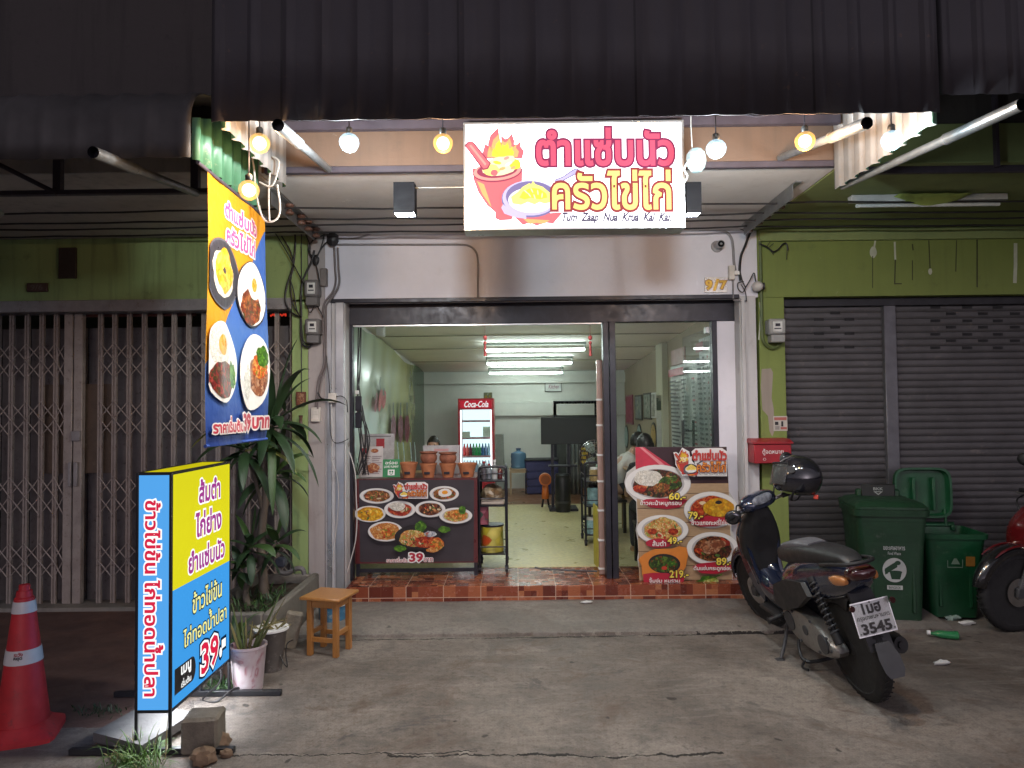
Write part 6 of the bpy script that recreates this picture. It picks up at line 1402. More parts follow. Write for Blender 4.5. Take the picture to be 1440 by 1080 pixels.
# full-face helmet hung on the raised right mirror
hp = P(1122, 671, 4.82)
HM = M('black_helmet_shell', (.012, .012, .016), .1, cc=1, v=.1)
t = thing('helmet', 'glossy black helmet with clear visor resting on the scooter handlebar', 'helmet', hp, local=True, rot=(R(6), R(12), R(62)))
mb = MB(); pts = []
def hel(u, v):
    th = pi*v; ph = 2*pi*u; x = .128*math.sin(th)*math.cos(ph); y = .155*math.sin(th)*math.sin(ph); z = .15*math.cos(th)
    if z < -.105: k = max(.55, 1-(-.105-z)*3); z = -.105+(z+.105)*.35; x *= k; y *= k
    if y > .05 and z < .03: y += .015*(min(1, (.03-z)/.08))
    return Vector((x, y, z))
mb.grid(hel, 36, 24); mb.build('shell', HM, t)
mb = MB(); mb.grid(lambda u, v: Vector(((.138)*math.sin((u-.5)*2.5), .166*math.cos((u-.5)*2.5)+.008*v, .065-.14*v)), 20, 8); mb.build('visor', GLASS('clear_visor', (.1, .1, .1), .05, .35), t, sol=.003)
mb = MB(); 
for s in (-1, 1): mb.cyl((s*.128, .03, .03), (s*.145, .03, .03), .026, n=16)
mb.tube([(.139*math.sin(a), .168*math.cos(a), .07) for a in [(-1.25+2.5*i/16) for i in range(17)]], .006, 6); mb.build('visor_mount', BLKP, t)
mb = MB(); mb.box(-.012, .012, -.14, -.11, -.13, -.1, .004); mb.build('red_strap_tab', M('red_tab', (.5, .05, .03), .4), t)
mb = MB(); mb.tube(curve_pts([(-.1, 0, -.1), (-.04, .02, -.16), (.06, 0, -.15), (.1, -.02, -.1)], 5), .008, 6, flat=.4); mb.build('chin_strap', BLKP, t)
# wheelie bins
GB1 = M('dark_green_bin_plastic', (.009, .04, .017), .5, v=.3, sc=5, bump=.2, wear=((.06, .08, .06), .03)); GB2 = M('bright_green_bin_plastic', (.007, .064, .025), .45, v=.3, sc=5, bump=.2, wear=((.05, .11, .06), .03))
def bin_body(t, x0, x1, y0, y1, h, m, flare=.04):
    def rs(x0, x1, y0, y1, z, r=.05):
        out = []
        for cx, cy, a0 in ((x1-r, y1-r, 0), (x0+r, y1-r, pi/2), (x0+r, y0+r, pi), (x1-r, y0+r, 1.5*pi)):
            for i in range(4): a = a0+pi/2*i/3; out.append(Vector((cx+r*math.cos(a), cy+r*math.sin(a), z)))
        return out
    e = flare
    mb = MB(); S = []
    for z, k, dy in ((.02, 0, 0), (.06, .1, 0), (h*.86, .9, 0), (h*.861, 1.15, 0), (h*.9, 1.2, 0), (h*.901, 1.6, 0), (h*.955, 1.7, 0)): S.append(rs(x0-e*k+.0, x1+e*k, y0-e*k, y1+e*k*.6, z))
    S.append([v.lerp(Vector(((x0+x1)/2, (y0+y1)/2, v.z)), .05) for v in S[-1]]); S.append([Vector((v.x, v.y, .3)).lerp(Vector(((x0+x1)/2, (y0+y1)/2, .3)), .1) for v in S[2]])
    mb.loft(S); o = mb.build('body', m, t, smooth=30); return rs

def rrect(x0, x1, y0, y1, z, r=.045):
    out = []
    for cx, cy, a0 in ((x1-r, y1-r, 0), (x0+r, y1-r, pi/2), (x0+r, y0+r, pi), (x1-r, y0+r, 1.5*pi)):
        for i in range(4): a = a0+pi/2*i/3; out.append(Vector((cx+r*math.cos(a), cy+r*math.sin(a), z)))
    return out
def wheelie(label, px0, px1, py, rz, h, dep, m, e=.035):
    """bin with its front bottom edge seen between px0 and px1; local x across, y back"""
    a, b = G(px0, py), G(px1, py); w = (b-a).length; c = (a+b)/2
    t = thing('wheelie_bin', label, 'bin', c, local=True, rot=(0, 0, rz)); x0, x1 = -w/2, w/2
    S = [rrect(x0-e*k, x1+e*k, -e*k, dep+e*k*.6, z) for z, k in ((.02, 0), (.06, .08), (h*.86, .85), (h*.861, 1.1), (h*.9, 1.15), (h*.901, 1.55), (h*.955, 1.65))]
    ctr = Vector((0, dep/2, 0))
    S.append([v.lerp(Vector((0, dep/2, v.z)), .06) for v in S[-1]]); S.append([Vector((v.x*.88, dep/2+(v.y-dep/2)*.88, .3)) for v in S[2]])
    mb = MB(); mb.loft(S); mb.build('body', m, t, smooth=30)
    mb = MB()
    for x in (x0+.06, x1-.06): mb.box(x-.012, x+.012, -e*.5, -e*.2, .1, h*.8, .004)
    mb.build('rib', m, t)
    mb = MB()
    for x in (x0-.01, x1-.04): mb.cyl((x, dep-.02, .1), (x+.05, dep-.02, .1), .1, n=20)
    mb.build('wheel', TYRE, t)
    mb = MB(); mb.cyl((x0-.03, dep+.1, h*.96), (x1+.03, dep+.1, h*.96), .016, n=10)
    for x in (x0, x1-.03): mb.box(x, x+.03, dep, dep+.11, h*.9, h*.97, .005)
    mb.build('handle', m, t)
    class FA(Art):
        def at(s, x, y, z=None):
            zz = y*h; k = (max(0, min(1, (zz-.06)/(h*.8))))*.77+.08; return Vector((x*w*.5, -e*k-.0012-(s.z if z is None else z), zz))
    return t, x0, x1, FA((0, 0, 0), (1, 0, 0), (0, 0, 1), None, .001, .0005), c
h1 = P(1258, 716, G(1260, 880).y).z/.955
t, x0, x1, A, c1 = wheelie('dark green food waste bin with white round symbol, lid closed', 1217, 1296, 880, -.2, h1, .42, GB1)
e = .05; zl_ = h1*.957; dp = .42
mb = MB(); mb.loft([rrect(x0-e, x1+e, -.05, dp+.05, zl_), rrect(x0-e, x1+e, -.05, dp+.05, zl_+.018), rrect(x0-e+.03, x1+e-.03, -.01, dp+.03, zl_+.045), rrect(x0-e+.09, x1+e-.09, .06, dp, zl_+.06)]); lid = mb.build('lid', GB1, t, smooth=30)
fw = (x1-x0)*.3; fx = -.0
mb = MB(); mb.box(fx-fw-.03, fx+fw+.04, .3, .36, zl_+.03, zl_+.11, .012); mb.build('lid_hump', GB1, lid)
mb = MB(); mb.box(fx-fw, fx+fw, .285, .299, zl_+.055, zl_+.15, .006); fp = mb.build('flap', M('black_bin_flap', (.012, .014, .013), .5), lid)
B_ = Art((fx-fw, .285, zl_+.055), (2*fw, 0, 0), (0, 0, .095), None, .001, .0005); PE = M('pale_emblem', (.3, .32, .3)); B_.poly([(.36, .42), (.64, .42), (.5, .12)], PE); B_.poly([(.43, .36), (.57, .36), (.5, .22)], M('black_bin_flap', (.012, .014, .013))); B_.text('BKK', .36, .52, .64, .74, [(.02, PE)]); B_.build('emblem', fp)
WB = M('pale_bin_print', (.42, .43, .42), .5); DG = GB1
A.text('ขยะเศษอาหาร', -.3, .625, .42, .655, [(.02, WB)]); A.text('Food Waste', -.15, .585, .28, .61, [(.01, WB)])
A.ell(.06, .46, .4, .1, WB, 36); A.ell(.1, .445, .22, .012, DG, 14); A.poly([(-.1, .44), (.3, .44), (.24, .385), (-.04, .385)], DG); A.line([(-.26, .445), (-.05, .48), (.15, .51)], .05, DG); A.ell(.17, .52, .1, .018, DG, 12); A.poly([(-.28, .46), (-.15, .46), (-.17, .43), (-.24, .425)], DG)
A.rect(-.2, .3, .32, .335, WB); A.text('BANGKOK', -.14, .306, .26, .328, [(.01, DG)]); A.build('lettering', t)
# second bin, lid thrown open against the shutter
yb2 = c1.y+.17
a = P(1340, 748, yb2); h2 = a.z/.955
q0 = CAM+(P(1318, 800, yb2)-CAM); qz = 573+1620/yb2
t, x0, x1, A, c2b = wheelie('smaller green bin with its lid thrown open against the shutter', 1312, 1376, qz, -.12, h2, .32, GB2, .04)
w2, hl = (x1-x0)+.1, .4
mb = MB(); n_ = 26
def lidsec(k, y): return [Vector((x, y+.02*(z-h2), z)) for x, z in [(w2/2*k*math.copysign(abs(math.cos(a_))**.35, math.cos(a_))-.06, h2+.03+hl/2+hl/2*k*math.copysign(abs(math.sin(a_))**.45, math.sin(a_))) for a_ in [2*pi*i/n_ for i in range(n_)]]]
yl = .36
mb.loft([lidsec(.86, yl+.015), lidsec(.9, yl-.0), lidsec(.92, yl-.035), lidsec(1, yl-.035), lidsec(1, yl-.02), lidsec(.96, yl+.03), lidsec(.9, yl+.05)]); lid = mb.build('lid', GB2, t, smooth=30)
mb = MB()
for x in (-.13, .02): mb.box(x-.012, x+.012, yl-.03, yl+.012, h2+.09, h2+hl-.05, .004)
mb.build('lid_rib', GB2, lid)
mb = MB(); mb.cyl((x1-.06, yl-.02, h2*.95), (x1-.06, yl, h2+.1), .012, n=8); mb.cyl((x0, yl-.01, h2*.96), (x1, yl-.01, h2*.96), .014, n=10); mb.build('hinge', GB2, t)
DW = M('faded_bin_print', (.16, .24, .18))
for q in ((-.35, .76, .3, .77), (-.35, .58, .3, .59), (-.35, .59, -.32, .76), (.27, .59, .3, .76)): A.rect(*q, DW)
A.poly([(-.2, .62), (-.02, .71), (.18, .62)], DW); A.rect(-.22, .73, .18, .745, DW); A.rect(.42, .6, .8, .74, M('orange_sticker', (.3, .13, .02))); A.build('print', t)
# ================================================================ inside the shop
def tube_lamp(x0, x1, py, Y, label):
    a, b = P(x0, py, Y), P(x1, py, Y); zc = ceil_z(Y)
    t = thing('tube_lamp', label, 'tube lamp', ((a.x+b.x)/2, Y, zc), group='ceiling tube lamps')
    mb = MB(); mb.box(a.x-.03, b.x+.03, Y-.02, Y+.02, zc-.035, zc-.006, .004); mb.build('batten', M('shaded_batten', (.1, .12, .1)), t)  # batten colour darkened to give the shadow line above the tube
    mb = MB(); z = zc-.1
    for x in (a.x-.028, b.x+.008): mb.box(x, x+.02, Y-.015, Y+.015, z-.018, zc-.0351, .002)
    mb.build('lamp_holder', M('grey_holder', (.3, .32, .3)), t)
    mb = MB(); mb.cyl((a.x-.008, Y, z), (b.x+.008, Y, z), .015, n=12); mb.build('tube', EM('tube_glow' if Y > 7 else 'front_tube_glow', (.84, 1, .95), L_TUBE*(1 if Y > 7 else 2.2)), t)
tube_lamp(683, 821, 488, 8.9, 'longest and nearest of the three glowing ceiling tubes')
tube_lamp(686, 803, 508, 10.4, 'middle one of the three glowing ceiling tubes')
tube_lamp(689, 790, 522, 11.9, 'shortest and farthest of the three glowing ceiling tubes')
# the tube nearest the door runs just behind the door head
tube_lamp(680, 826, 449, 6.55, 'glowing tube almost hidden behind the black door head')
# mural vinyl on the left wall
mv = thing('wall_mural', 'creased green vinyl mural of chillies covering the inner wall behind the counter', 'mural', (XL+.03, 8, zfl))
def ztopv(y): return ceil_z(y)-.05-.04*math.sin((y-6.2)*2)
def vin(u, v):
    y = 6.15+(12.3-6.15)*u; cr = .022*math.sin(u*16+v*5)*(v**2)*(1-u)+.016*math.sin(u*60-v*9)*(1-u)**2*v+.01*abs(math.sin(u*95-v*16))*(1-u)**3; return Vector((XL+.035+cr, y, .5+(ztopv(y)-.5)*v))
def mural_mat():
    k = Nt('mural_print'); u = k.n('UVMap').outputs[0]; s = k.n('SeparateXYZ', {0: u}); U, V = s.outputs[0], s.outputs[1]
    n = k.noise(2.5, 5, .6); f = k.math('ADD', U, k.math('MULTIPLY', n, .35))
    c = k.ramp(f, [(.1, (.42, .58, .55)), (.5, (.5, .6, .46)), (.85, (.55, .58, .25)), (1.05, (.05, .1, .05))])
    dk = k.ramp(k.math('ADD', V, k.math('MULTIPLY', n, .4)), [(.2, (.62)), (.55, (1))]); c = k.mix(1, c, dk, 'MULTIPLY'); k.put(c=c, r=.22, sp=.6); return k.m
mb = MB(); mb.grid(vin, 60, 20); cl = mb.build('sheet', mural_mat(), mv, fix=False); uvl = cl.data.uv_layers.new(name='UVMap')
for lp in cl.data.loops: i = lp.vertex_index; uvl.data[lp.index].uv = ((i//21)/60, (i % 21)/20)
def mp3(x, y): p = PX(x, y, XL+.07); return (p.y, p.z)
A = Art((XL+.07, 0, 0), (0, 1, 0), (0, 0, 1), mp3, .0, .0006); RC_ = M('mural_red', (.42, .05, .05), .35); RC2 = M('mural_dark_red', (.2, .035, .05), .35); GC = M('mural_stem', (.07, .12, .06), .4); PB = M('mural_pale_blue', (.4, .55, .6), .3)
for x, y, w_, h_, m in ((529, 566, 2.2, 14, RC2), (535, 563, 2.6, 16, RC_), (540, 562, 2.6, 13, RC_)): A.ell(x, y, w_, h_, m, 18, .15, .1)
for x, y0, y1 in ((535, 530, 548), (540, 546, 556), (528, 556, 560)): A.line([(x, y0), (x-1.5, (y0+y1)/2), (x, y1)], 2, GC)
for x in (553, 563, 572): A.ell(x, 603, 3.6, 20, RC2, 18, .1); A.line([(x, 566), (x-.5, 575), (x, 584)], 2.4, GC)
for x in (548, 558, 566, 576, 582): A.line([(x, 622), (x+1, 634), (x+2, 650)], 1.4, PB)
A.build('picture', cl)
# fridge with red header
Yf = 11.4; a, b = P(645, 700, Yf), P(694, 560, Yf); zt = b.z
t = thing('drinks_fridge', 'tall red glass-door drinks fridge lit inside at the back of the shop', 'fridge', ((a.x+b.x)/2, Yf, zfl))
FR = M('red_fridge_paint', (.42, .015, .025), .35); w = .035
mb = MB(); mb.box(a.x, a.x+w, Yf, Yf+.6, zfl, zt); mb.box(b.x-w, b.x, Yf, Yf+.6, zfl, zt); mb.box(a.x+w, b.x-w, Yf+.56, Yf+.6, zfl, zt); mb.box(a.x+w, b.x-w, Yf, Yf+.56, zfl, zfl+.25); mb.box(a.x+w, b.x-w, Yf, Yf+.56, zt-.17, zt); mb.build('cabinet', FR, t)
mb = MB(); mb.box(a.x+w, b.x-w, Yf-.012, Yf-.002, P(660, 574, Yf).z, P(660, 563, Yf).z); hd = mb.build('header', EM('fridge_header_red', (.55, .03, .05), .7), t)
A = Art((a.x+w, Yf-.012, P(660, 574, Yf).z), (b.x-a.x-2*w, 0, 0), (0, 0, P(660, 563, Yf).z-P(660, 574, Yf).z), None, .001); A.text('Coca-Cola', .14, .12, .9, .9, [(.02, emcol('header_white', 'ffffff', .8))], shear=.35); A.build('lettering', hd)
mb = MB(); mb.box(a.x+w, b.x-w, Yf+.5, Yf+.55, zfl+.26, zt-.18); mb.build('glowing_back', EM('fridge_inner_glow', (.66, .9, .95), 1.5), t)  # back wall made to glow in place of light falling on it
mb = MB()
for x in (a.x+w+.002, b.x-w-.014): mb.box(x, x+.012, Yf+.03, Yf+.05, zfl+.27, zt-.19)
mb.build('lamp_strip', EM('fridge_lamp', (.8, .95, 1), L_FRIDGE), t)
zsh = [P(660, py, Yf).z for py in (592, 616, 642, 666)]
mb = MB()
for z in zsh: mb.box(a.x+w, b.x-w, Yf+.05, Yf+.48, z-.012, z)
mb.build('shelf', M('white_wire_shelf', (.6, .62, .64), .4), t)
mb = MB()
for z in zsh[:3]: mb.box(a.x+w+.02, b.x-w-.02, Yf+.035, Yf+.048, z-.02, z+.012)
mb.build('price_rail', M('pink_rail', (.5, .3, .34), .4), t)
random.seed(3); n = 9; cols = ['b03a3a', 'c05a50', '6a2a3a', '3a8a5a', '1fa050', '2a9a58', '3a6a9a', '5a7a9a', '7aa0b0']
for zi, sel in ((2, cols), (3, ['c8d4da']*4+['8aa0b0', 'd8e0e4', '98b0c0', 'c8d4da', 'aab8c4'])):
    for i in range(n):
        x = a.x+w+.03+(b.x-a.x-2*w-.06)*(i+.5)/n; z = zsh[zi]; hh = .2
        mb = MB(); mb.lathe([(0, 0), (.024, 0), (.026, .03), (.024, .07), (.026, .12), (.012, .17), (.011, hh), (0, hh)], (x, Yf+.12, z+.001), 10)
        k = M('bottle_'+sel[i], sel[i], .2); mb.build('bottle', k, t)
mb = MB(); p = P(657, 602, Yf); pbox(mb, 650, 607, 661, 616, Yf-.004, .002); pbox(mb, 679, 600, 690, 614, Yf-.004, .002); mb.build('door_sticker', M('fridge_sticker', (.5, .62, .55)), t)
mb = MB(); mb.box(a.x+w, b.x-w, Yf+.0, Yf+.006, zfl+.26, zt-.18); mb.build('glass', GLASS('fridge_glass', alpha=.06), t)
t = box_thing('storage_box', 'small yellow and grey box on top of the drinks fridge', 'box', 680, 552, 692, 560, Yf+.1, .2, FOOD('box_print', ['a08a20', '8a9a80', '5a6a50'], 18))
# TV on stand
Yt = 9.9; a, b = P(761, 625, Yt), P(838, 586, Yt); t = thing('television', 'large black flat screen on a floor stand seen from behind the trolley', 'television', ((a.x+b.x)/2, Yt, zfl))
mb = MB(); mb.box(a.x, b.x, Yt, Yt+.05, a.z, b.z, .006); mb.build('screen', M('black_tv_screen', (.012, .014, .015), .55, v=.0, sc=1), t)
mb = MB(); 
for px in (777, 800): q = P(px, 640, Yt).x; mb.box(q-.02, q+.02, Yt+.052, Yt+.09, zfl+.02, b.z-.1)
mb.box(P(772, 700, Yt).x, P(812, 700, Yt).x, Yt-.15, Yt+.3, zfl, zfl+.03, .004); mb.box(P(772, 700, Yt).x, P(812, 700, Yt).x, Yt-.1, Yt+.1, P(790, 656, Yt).z, P(790, 656, Yt).z+.02); mb.build('stand', BLKFR, t)
# water bottle on wooden stand
Yw = 11.7; a, b = P(717, 690, Yw), P(742, 659, Yw); t = thing('wooden_stand', 'small pale wooden stand carrying the blue water bottle', 'stand', ((a.x+b.x)/2, Yw, zfl)); WD2 = wood('pale_plywood', (.3, .22, .12), (.4, .31, .18))
for x in (a.x, b.x-.03):
    for y in (Yw, Yw+.24): mb = MB(); mb.box(x, x+.03, y, y+.03, zfl, b.z-.02); mb.build('leg', WD2, t)
mb = MB(); mb.box(a.x-.01, b.x+.01, Yw-.01, Yw+.28, b.z-.02, b.z, .003); mb.box(a.x+.03, b.x-.03, Yw+.004, Yw+.02, b.z-.07, b.z-.0205); mb.build('top', WD2, t)
q = Vector(((a.x+b.x)/2, Yw+.14, b.z)); t = thing('water_bottle', 'big blue water bottle on the pale wooden stand', 'water bottle', q); hB = P(728, 631, Yw).z-b.z
k = Nt('blue_water_plastic'); k.put(c=(.12, .26, .4), r=.12, a=.85); mb = MB(); mb.lathe([(0, 0), (.12, 0), (.13, .02), (.12, .06), (.13, .1), (.122, .15), (.13, .19), (.12, .25), (.05, hB-.05), (.035, hB-.045), (.035, hB-.02), (0, hB-.02)], q, 24); mb.build('body', k.m, t)
mb = MB(); mb.lathe([(.0, hB-.0199), (.042, hB-.0199), (.042, hB), (0, hB)], q, 16); mb.build('cap', M('dark_blue_cap', (.03, .06, .14)), t)
# blue drawer chest
Yd = 11.7; a, b = P(739, 691, Yd), P(785, 648, Yd); t = thing('drawer_chest', 'dark blue plastic drawer chest against the back wall', 'drawers', ((a.x+b.x)/2, Yd, zfl)); BD = M('dark_blue_plastic', (.025, .03, .11), .4)
mb = MB(); mb.box(a.x, b.x, Yd, Yd+.45, zfl, b.z, .01); mb.build('cabinet', BD, t)
for i in range(4):
    z = zfl+.02+(b.z-zfl-.06)*i/4; mb = MB(); mb.box(a.x+.02, b.x-.02, Yd-.015, Yd-.001, z, z+(b.z-zfl-.06)/4-.02, .004); d = mb.build('drawer', BD, t)
mb = MB(); mb.box(a.x-.01, b.x+.01, Yd-.02, Yd+.46, b.z+.001, b.z+.025, .006); mb.build('lid', M('black_lid', (.015, .015, .018)), t)
# grey cabinet behind fridge, orange fan heater, black speaker
box_thing('cabinet', 'slim grey-green metal cabinet beside the drinks fridge', 'cabinet', 696, 611, 709, 688, 12.0, .35, M('grey_green_cabinet', (.22, .27, .24), .45))
Yo = 10.2; q = Vector((P(767, 700, Yo).x, Yo, zfl)); ho = P(767, 672, Yo).z-zfl; t = thing('orange_stool_fan', 'orange round-headed standing fan beside the black speaker', 'fan', q); OR = M('orange_plastic', (.5, .12, .015), .4)
mb = MB(); mb.lathe([(.05, .12), (.055, .15), (.045, ho-.12), (.03, ho-.1)], q, 16); mb.build('column', OR, t)
mb = MB(); mb.cyl(q+Vector((0, -.07, ho-.02)), q+Vector((0, .06, ho-.02)), .088, n=24); hd = mb.build('head', OR, t); mb = MB(); mb.cyl(q+Vector((0, -.074, ho-.02)), q+Vector((0, -.0705, ho-.02)), .065, n=24); mb.build('grille', M('dark_orange_grille', (.25, .06, .01)), hd)
for s in (-.05, .05): mb = MB(); mb.cyl(q+Vector((s, 0, 0)), q+Vector((s*.6, 0, .13)), .014, n=8); mb.build('leg', BLKFR, t)
q = Vector((P(790, 712, 10.0).x, 9.75, zfl)); hs_ = P(790, 666, 9.75).z-zfl; t = thing('loudspeaker', 'black cylindrical floor speaker under the television', 'speaker', q); mb = MB(); mb.lathe([(0, 0), (.1, 0), (.105, .03), (.1, .06), (.108, .09), (.108, hs_-.08), (.1, hs_-.05), (.106, hs_-.02), (.09, hs_), (0, hs_)], q, 22); mb.build('body', M('black_ribbed_plastic', (.012, .013, .016), .4), t)
mb = MB(); mb.lathe([(.109, .12), (.111, .13), (.111, .14), (.109, .15)], q, 22); mb.build('ring', GREYP, t)
# leaning mop handle
wires('mop_handle', 'dark stick lying across the doorway threshold', [(.008, [(752, (798, 6.2)), (765, (800, 6.18)), (800, (802, 6.14)), (840, (803.5, 6.1))])], BLKFR, 'stick')
# round standing fan head
Yv = 9.0; q = P(836, 640, Yv); t = thing('electric_fan', 'round caged electric fan above the trolley of jars', 'fan', q); mb = MB()
for r_ in (.06, .11, .16, .19): mb.tube([q+Vector((r_*math.cos(i*pi/12), -.05*(1-r_/.2), r_*math.sin(i*pi/12))) for i in range(25)], .004, 5)
for i in range(16): a_ = i*pi/8; mb.tube([q+Vector((.02*math.cos(a_), -.05, .02*math.sin(a_))), q+Vector((.19*math.cos(a_), 0, .19*math.sin(a_)))], .003, 5)
mb.build('cage', CHR, t)
mb = MB()
for i in range(3):
    a_ = i*2.09; u_ = Vector((math.cos(a_), 0, math.sin(a_))); v_ = Vector((-math.sin(a_), .3, math.cos(a_))); mb.loft([[q+u_*r_+v_*s+Vector((0, .01, 0)) for s in (-w_, w_)]+[q+u_*r_+v_*s+Vector((0, .014, 0)) for s in (w_, -w_)] for r_, w_ in ((.03, .02), (.1, .06), (.17, .05))])
mb.build('blade', M('grey_green_blade', (.3, .36, .34)), t)
mb = MB(); mb.cyl(q+Vector((0, .02, 0)), q+Vector((0, .14, 0)), .06, n=16); mb.cyl(q+Vector((0, .08, -.05)), (q.x, q.y+.08, zfl+.03), .014, n=8); mb.cyl((q.x, q.y+.08, zfl), (q.x, q.y+.08, zfl+.03), .17, n=20); mb.build('stand', BLKFR, t)
# trolleys
def trolley(name, label, x0, x1, y0, y1, zs_, ztop):
    t = thing(name, label, 'trolley', ((x0+x1)/2, y0, zfl)); r = .011
    for x in (x0, x1):
        for y in (y0, y1): mb = MB(); mb.cyl((x, y, zfl+.06), (x, y, ztop), r, n=8); mb.build('post', BLKFR, t)
    for z in zs_:
        mb = MB(); mb.box(x0, x1, y0, y1, z-.01, z, .002)
        for k in (.06,): 
            mb.tube([(x0, y0, z+k), (x1, y0, z+k), (x1, y1, z+k), (x0, y1, z+k), (x0, y0, z+k)], .006, 6)
        mb.build('shelf', BLKFR, t)
    mb = MB(); mb.tube(curve_pts([(x0, y0, ztop), (x0+.02, y0, ztop+.03), ((x0+x1)/2, y0, ztop+.035), (x1-.02, y0, ztop+.03), (x1, y0, ztop)], 4), r, 8); mb.tube(curve_pts([(x1, y0, ztop), (x1, y0+.04, ztop+.03), (x1, y1-.04, ztop+.03), (x1, y1, ztop)], 4), r, 8); mb.build('handle', BLKFR, t)
    for x in (x0, x1):
        for y in (y0, y1): mb = MB(); mb.cyl((x-.012, y, zfl+.028), (x+.012, y, zfl+.028), .028, n=14); mb.box(x-.016, x+.016, y-.012, y+.012, zfl+.03, zfl+.06, .003); mb.build('caster', BLKFR, t)
    return t
YT_ = 6.22; xa_, xb_ = P(674, 740, YT_).x, P(712, 740, YT_).x; zs1 = [P(690, py, YT_).z for py in (779, 711, 676)]
trolley('trolley', 'black three-tier trolley with tubs beside the serving counter', xa_, xb_, YT_, YT_+.36, zs1, P(690, 662, YT_).z)
q = Vector(((xa_+xb_)/2-.01, YT_+.14, zs1[0])); t = thing('paint_tin', 'yellow flower-print tin on the lowest shelf of the trolley beside the counter', 'tin', q); hT = P(690, 741, YT_).z-zs1[0]; mb = MB(); mb.lathe([(0, .002), (.1, .002), (.098, hT), (0, hT)], q, 24); mb.build('body', FOOD('yellow_tin_print', ['d8c850', 'e0d470', 'c8b83a', 'c83a20', '8aa03a', 'e8dc80'], 12), t); mb = MB(); mb.lathe([(.099, hT-.012), (.104, hT-.01), (.104, hT+.004), (.0, hT+.006)], q, 24); mb.build('rim', BLKFR, t)
q = Vector(((xa_+xb_)/2, YT_+.17, zs1[1])); t = thing('food_tub', 'clear tub of fried snacks wrapped in film on the trolley beside the counter', 'tub', q); wT = (xb_-xa_)*.44; mb = MB(); mb.box(q.x-wT, q.x+wT, q.y-.14, q.y+.14, q.z+.001, q.z+.04, .01); mb.build('tray', M('cream_tray', (.5, .42, .36)), t)
mb = MB(); mb.ell(q+Vector((0, 0, .09)), (wT*.97, .14, .075), 26, 12, jit=.3); mb.build('snacks', FOOD('snack_in_film', ['a89478', 'c8b8a0', '6a5038', 'd8d0c4', '8a6a4a'], 28), t)
t = box_thing('carton', 'pink and green carton on the middle shelf of the trolley beside the counter', 'carton', 673, 713, 687, 738, YT_+.06, .1, FOOD('pink_carton_print', ['8a3a4a', 'c07080', '2a6a5a', '3a7a6a'], 14))
for i, (x, y0, y1, m, lab) in enumerate(((681, 648, 676, M('dark_bottle', (.1, .09, .1), .15), 'dark sauce bottle on the top shelf of the trolley beside the counter'), (688, 652, 676, M('grey_bottle', (.25, .27, .3), .2), 'grey sauce bottle on the top shelf of the trolley beside the counter'), (696, 646, 676, M('pale_bottle', (.45, .47, .47), .2), 'pale bottle on the top shelf of the trolley beside the counter'), (703, 655, 676, M('maroon_jar', (.14, .03, .03), .2), 'maroon jar on the top shelf of the trolley beside the counter'))):
    q = Vector((P(x, 676, YT_+.18).x, YT_+.12+.05*(i % 2), zs1[2])); h = P(x, y0, YT_+.18).z-zs1[2]; t = thing('sauce_bottle', lab, 'bottle', q); mb = MB(); mb.lathe([(0, .001), (.024, .001), (.026, h*.6), (.011, h*.8), (.011, h*.9), (0, h*.9)], q, 14); mb.build('body', m, t); mb = MB(); mb.lathe([(0, h*.901), (.013, h*.901), (.013, h), (0, h)], q, 12); mb.build('cap', WHT if i == 2 else MRED, t)
YR = 7.35; xa_, xb_ = P(824, 760, YR).x, P(824, 760, YR).x+.3; zs2 = [P(830, py, YR).z for py in (752, 712, 677)]
trolley('trolley', 'black trolley loaded with jars inside behind the door post', xa_, xb_, YR, YR+.4, zs2, P(830, 655, YR).z)
for i, (dx, dy, z, r_, h, c, lab) in enumerate(((.06, .1, 0, .05, .16, (.3, .5, .55), 'pale blue tub low on the jar trolley'), (.1, .2, 1, .06, .2, (.25, .42, .45), 'teal jar on the middle shelf of the jar trolley'), (.1, .05, 2, .05, .14, (.3, .22, .1), 'amber jar on the top shelf of the jar trolley'), (.2, .25, 2, .06, .18, (.2, .35, .25), 'green lidded jar on the top shelf of the jar trolley'), (.24, .1, 2, .05, .24, (.5, .5, .46), 'white bottle at the back of the jar trolley'), (.22, .28, 1, .07, .17, (.4, .46, .42), 'grey pot at the back of the jar trolley'))):
    q = Vector((xa_+dx, YR+dy, zs2[z])); t = thing('jar', lab, 'jar', q); mb = MB(); mb.lathe([(0, .001), (r_, .001), (r_*1.02, h*.8), (r_*.8, h*.86), (0, h*.86)], q, 16); mb.build('body', M('jar_%d' % i, c, .25, v=.35, sc=20), t); mb = MB(); mb.lathe([(0, h*.861), (r_*.84, h*.861), (r_*.84, h), (0, h)], q, 16); mb.build('lid', BLKFR if i % 2 else WHT, t)
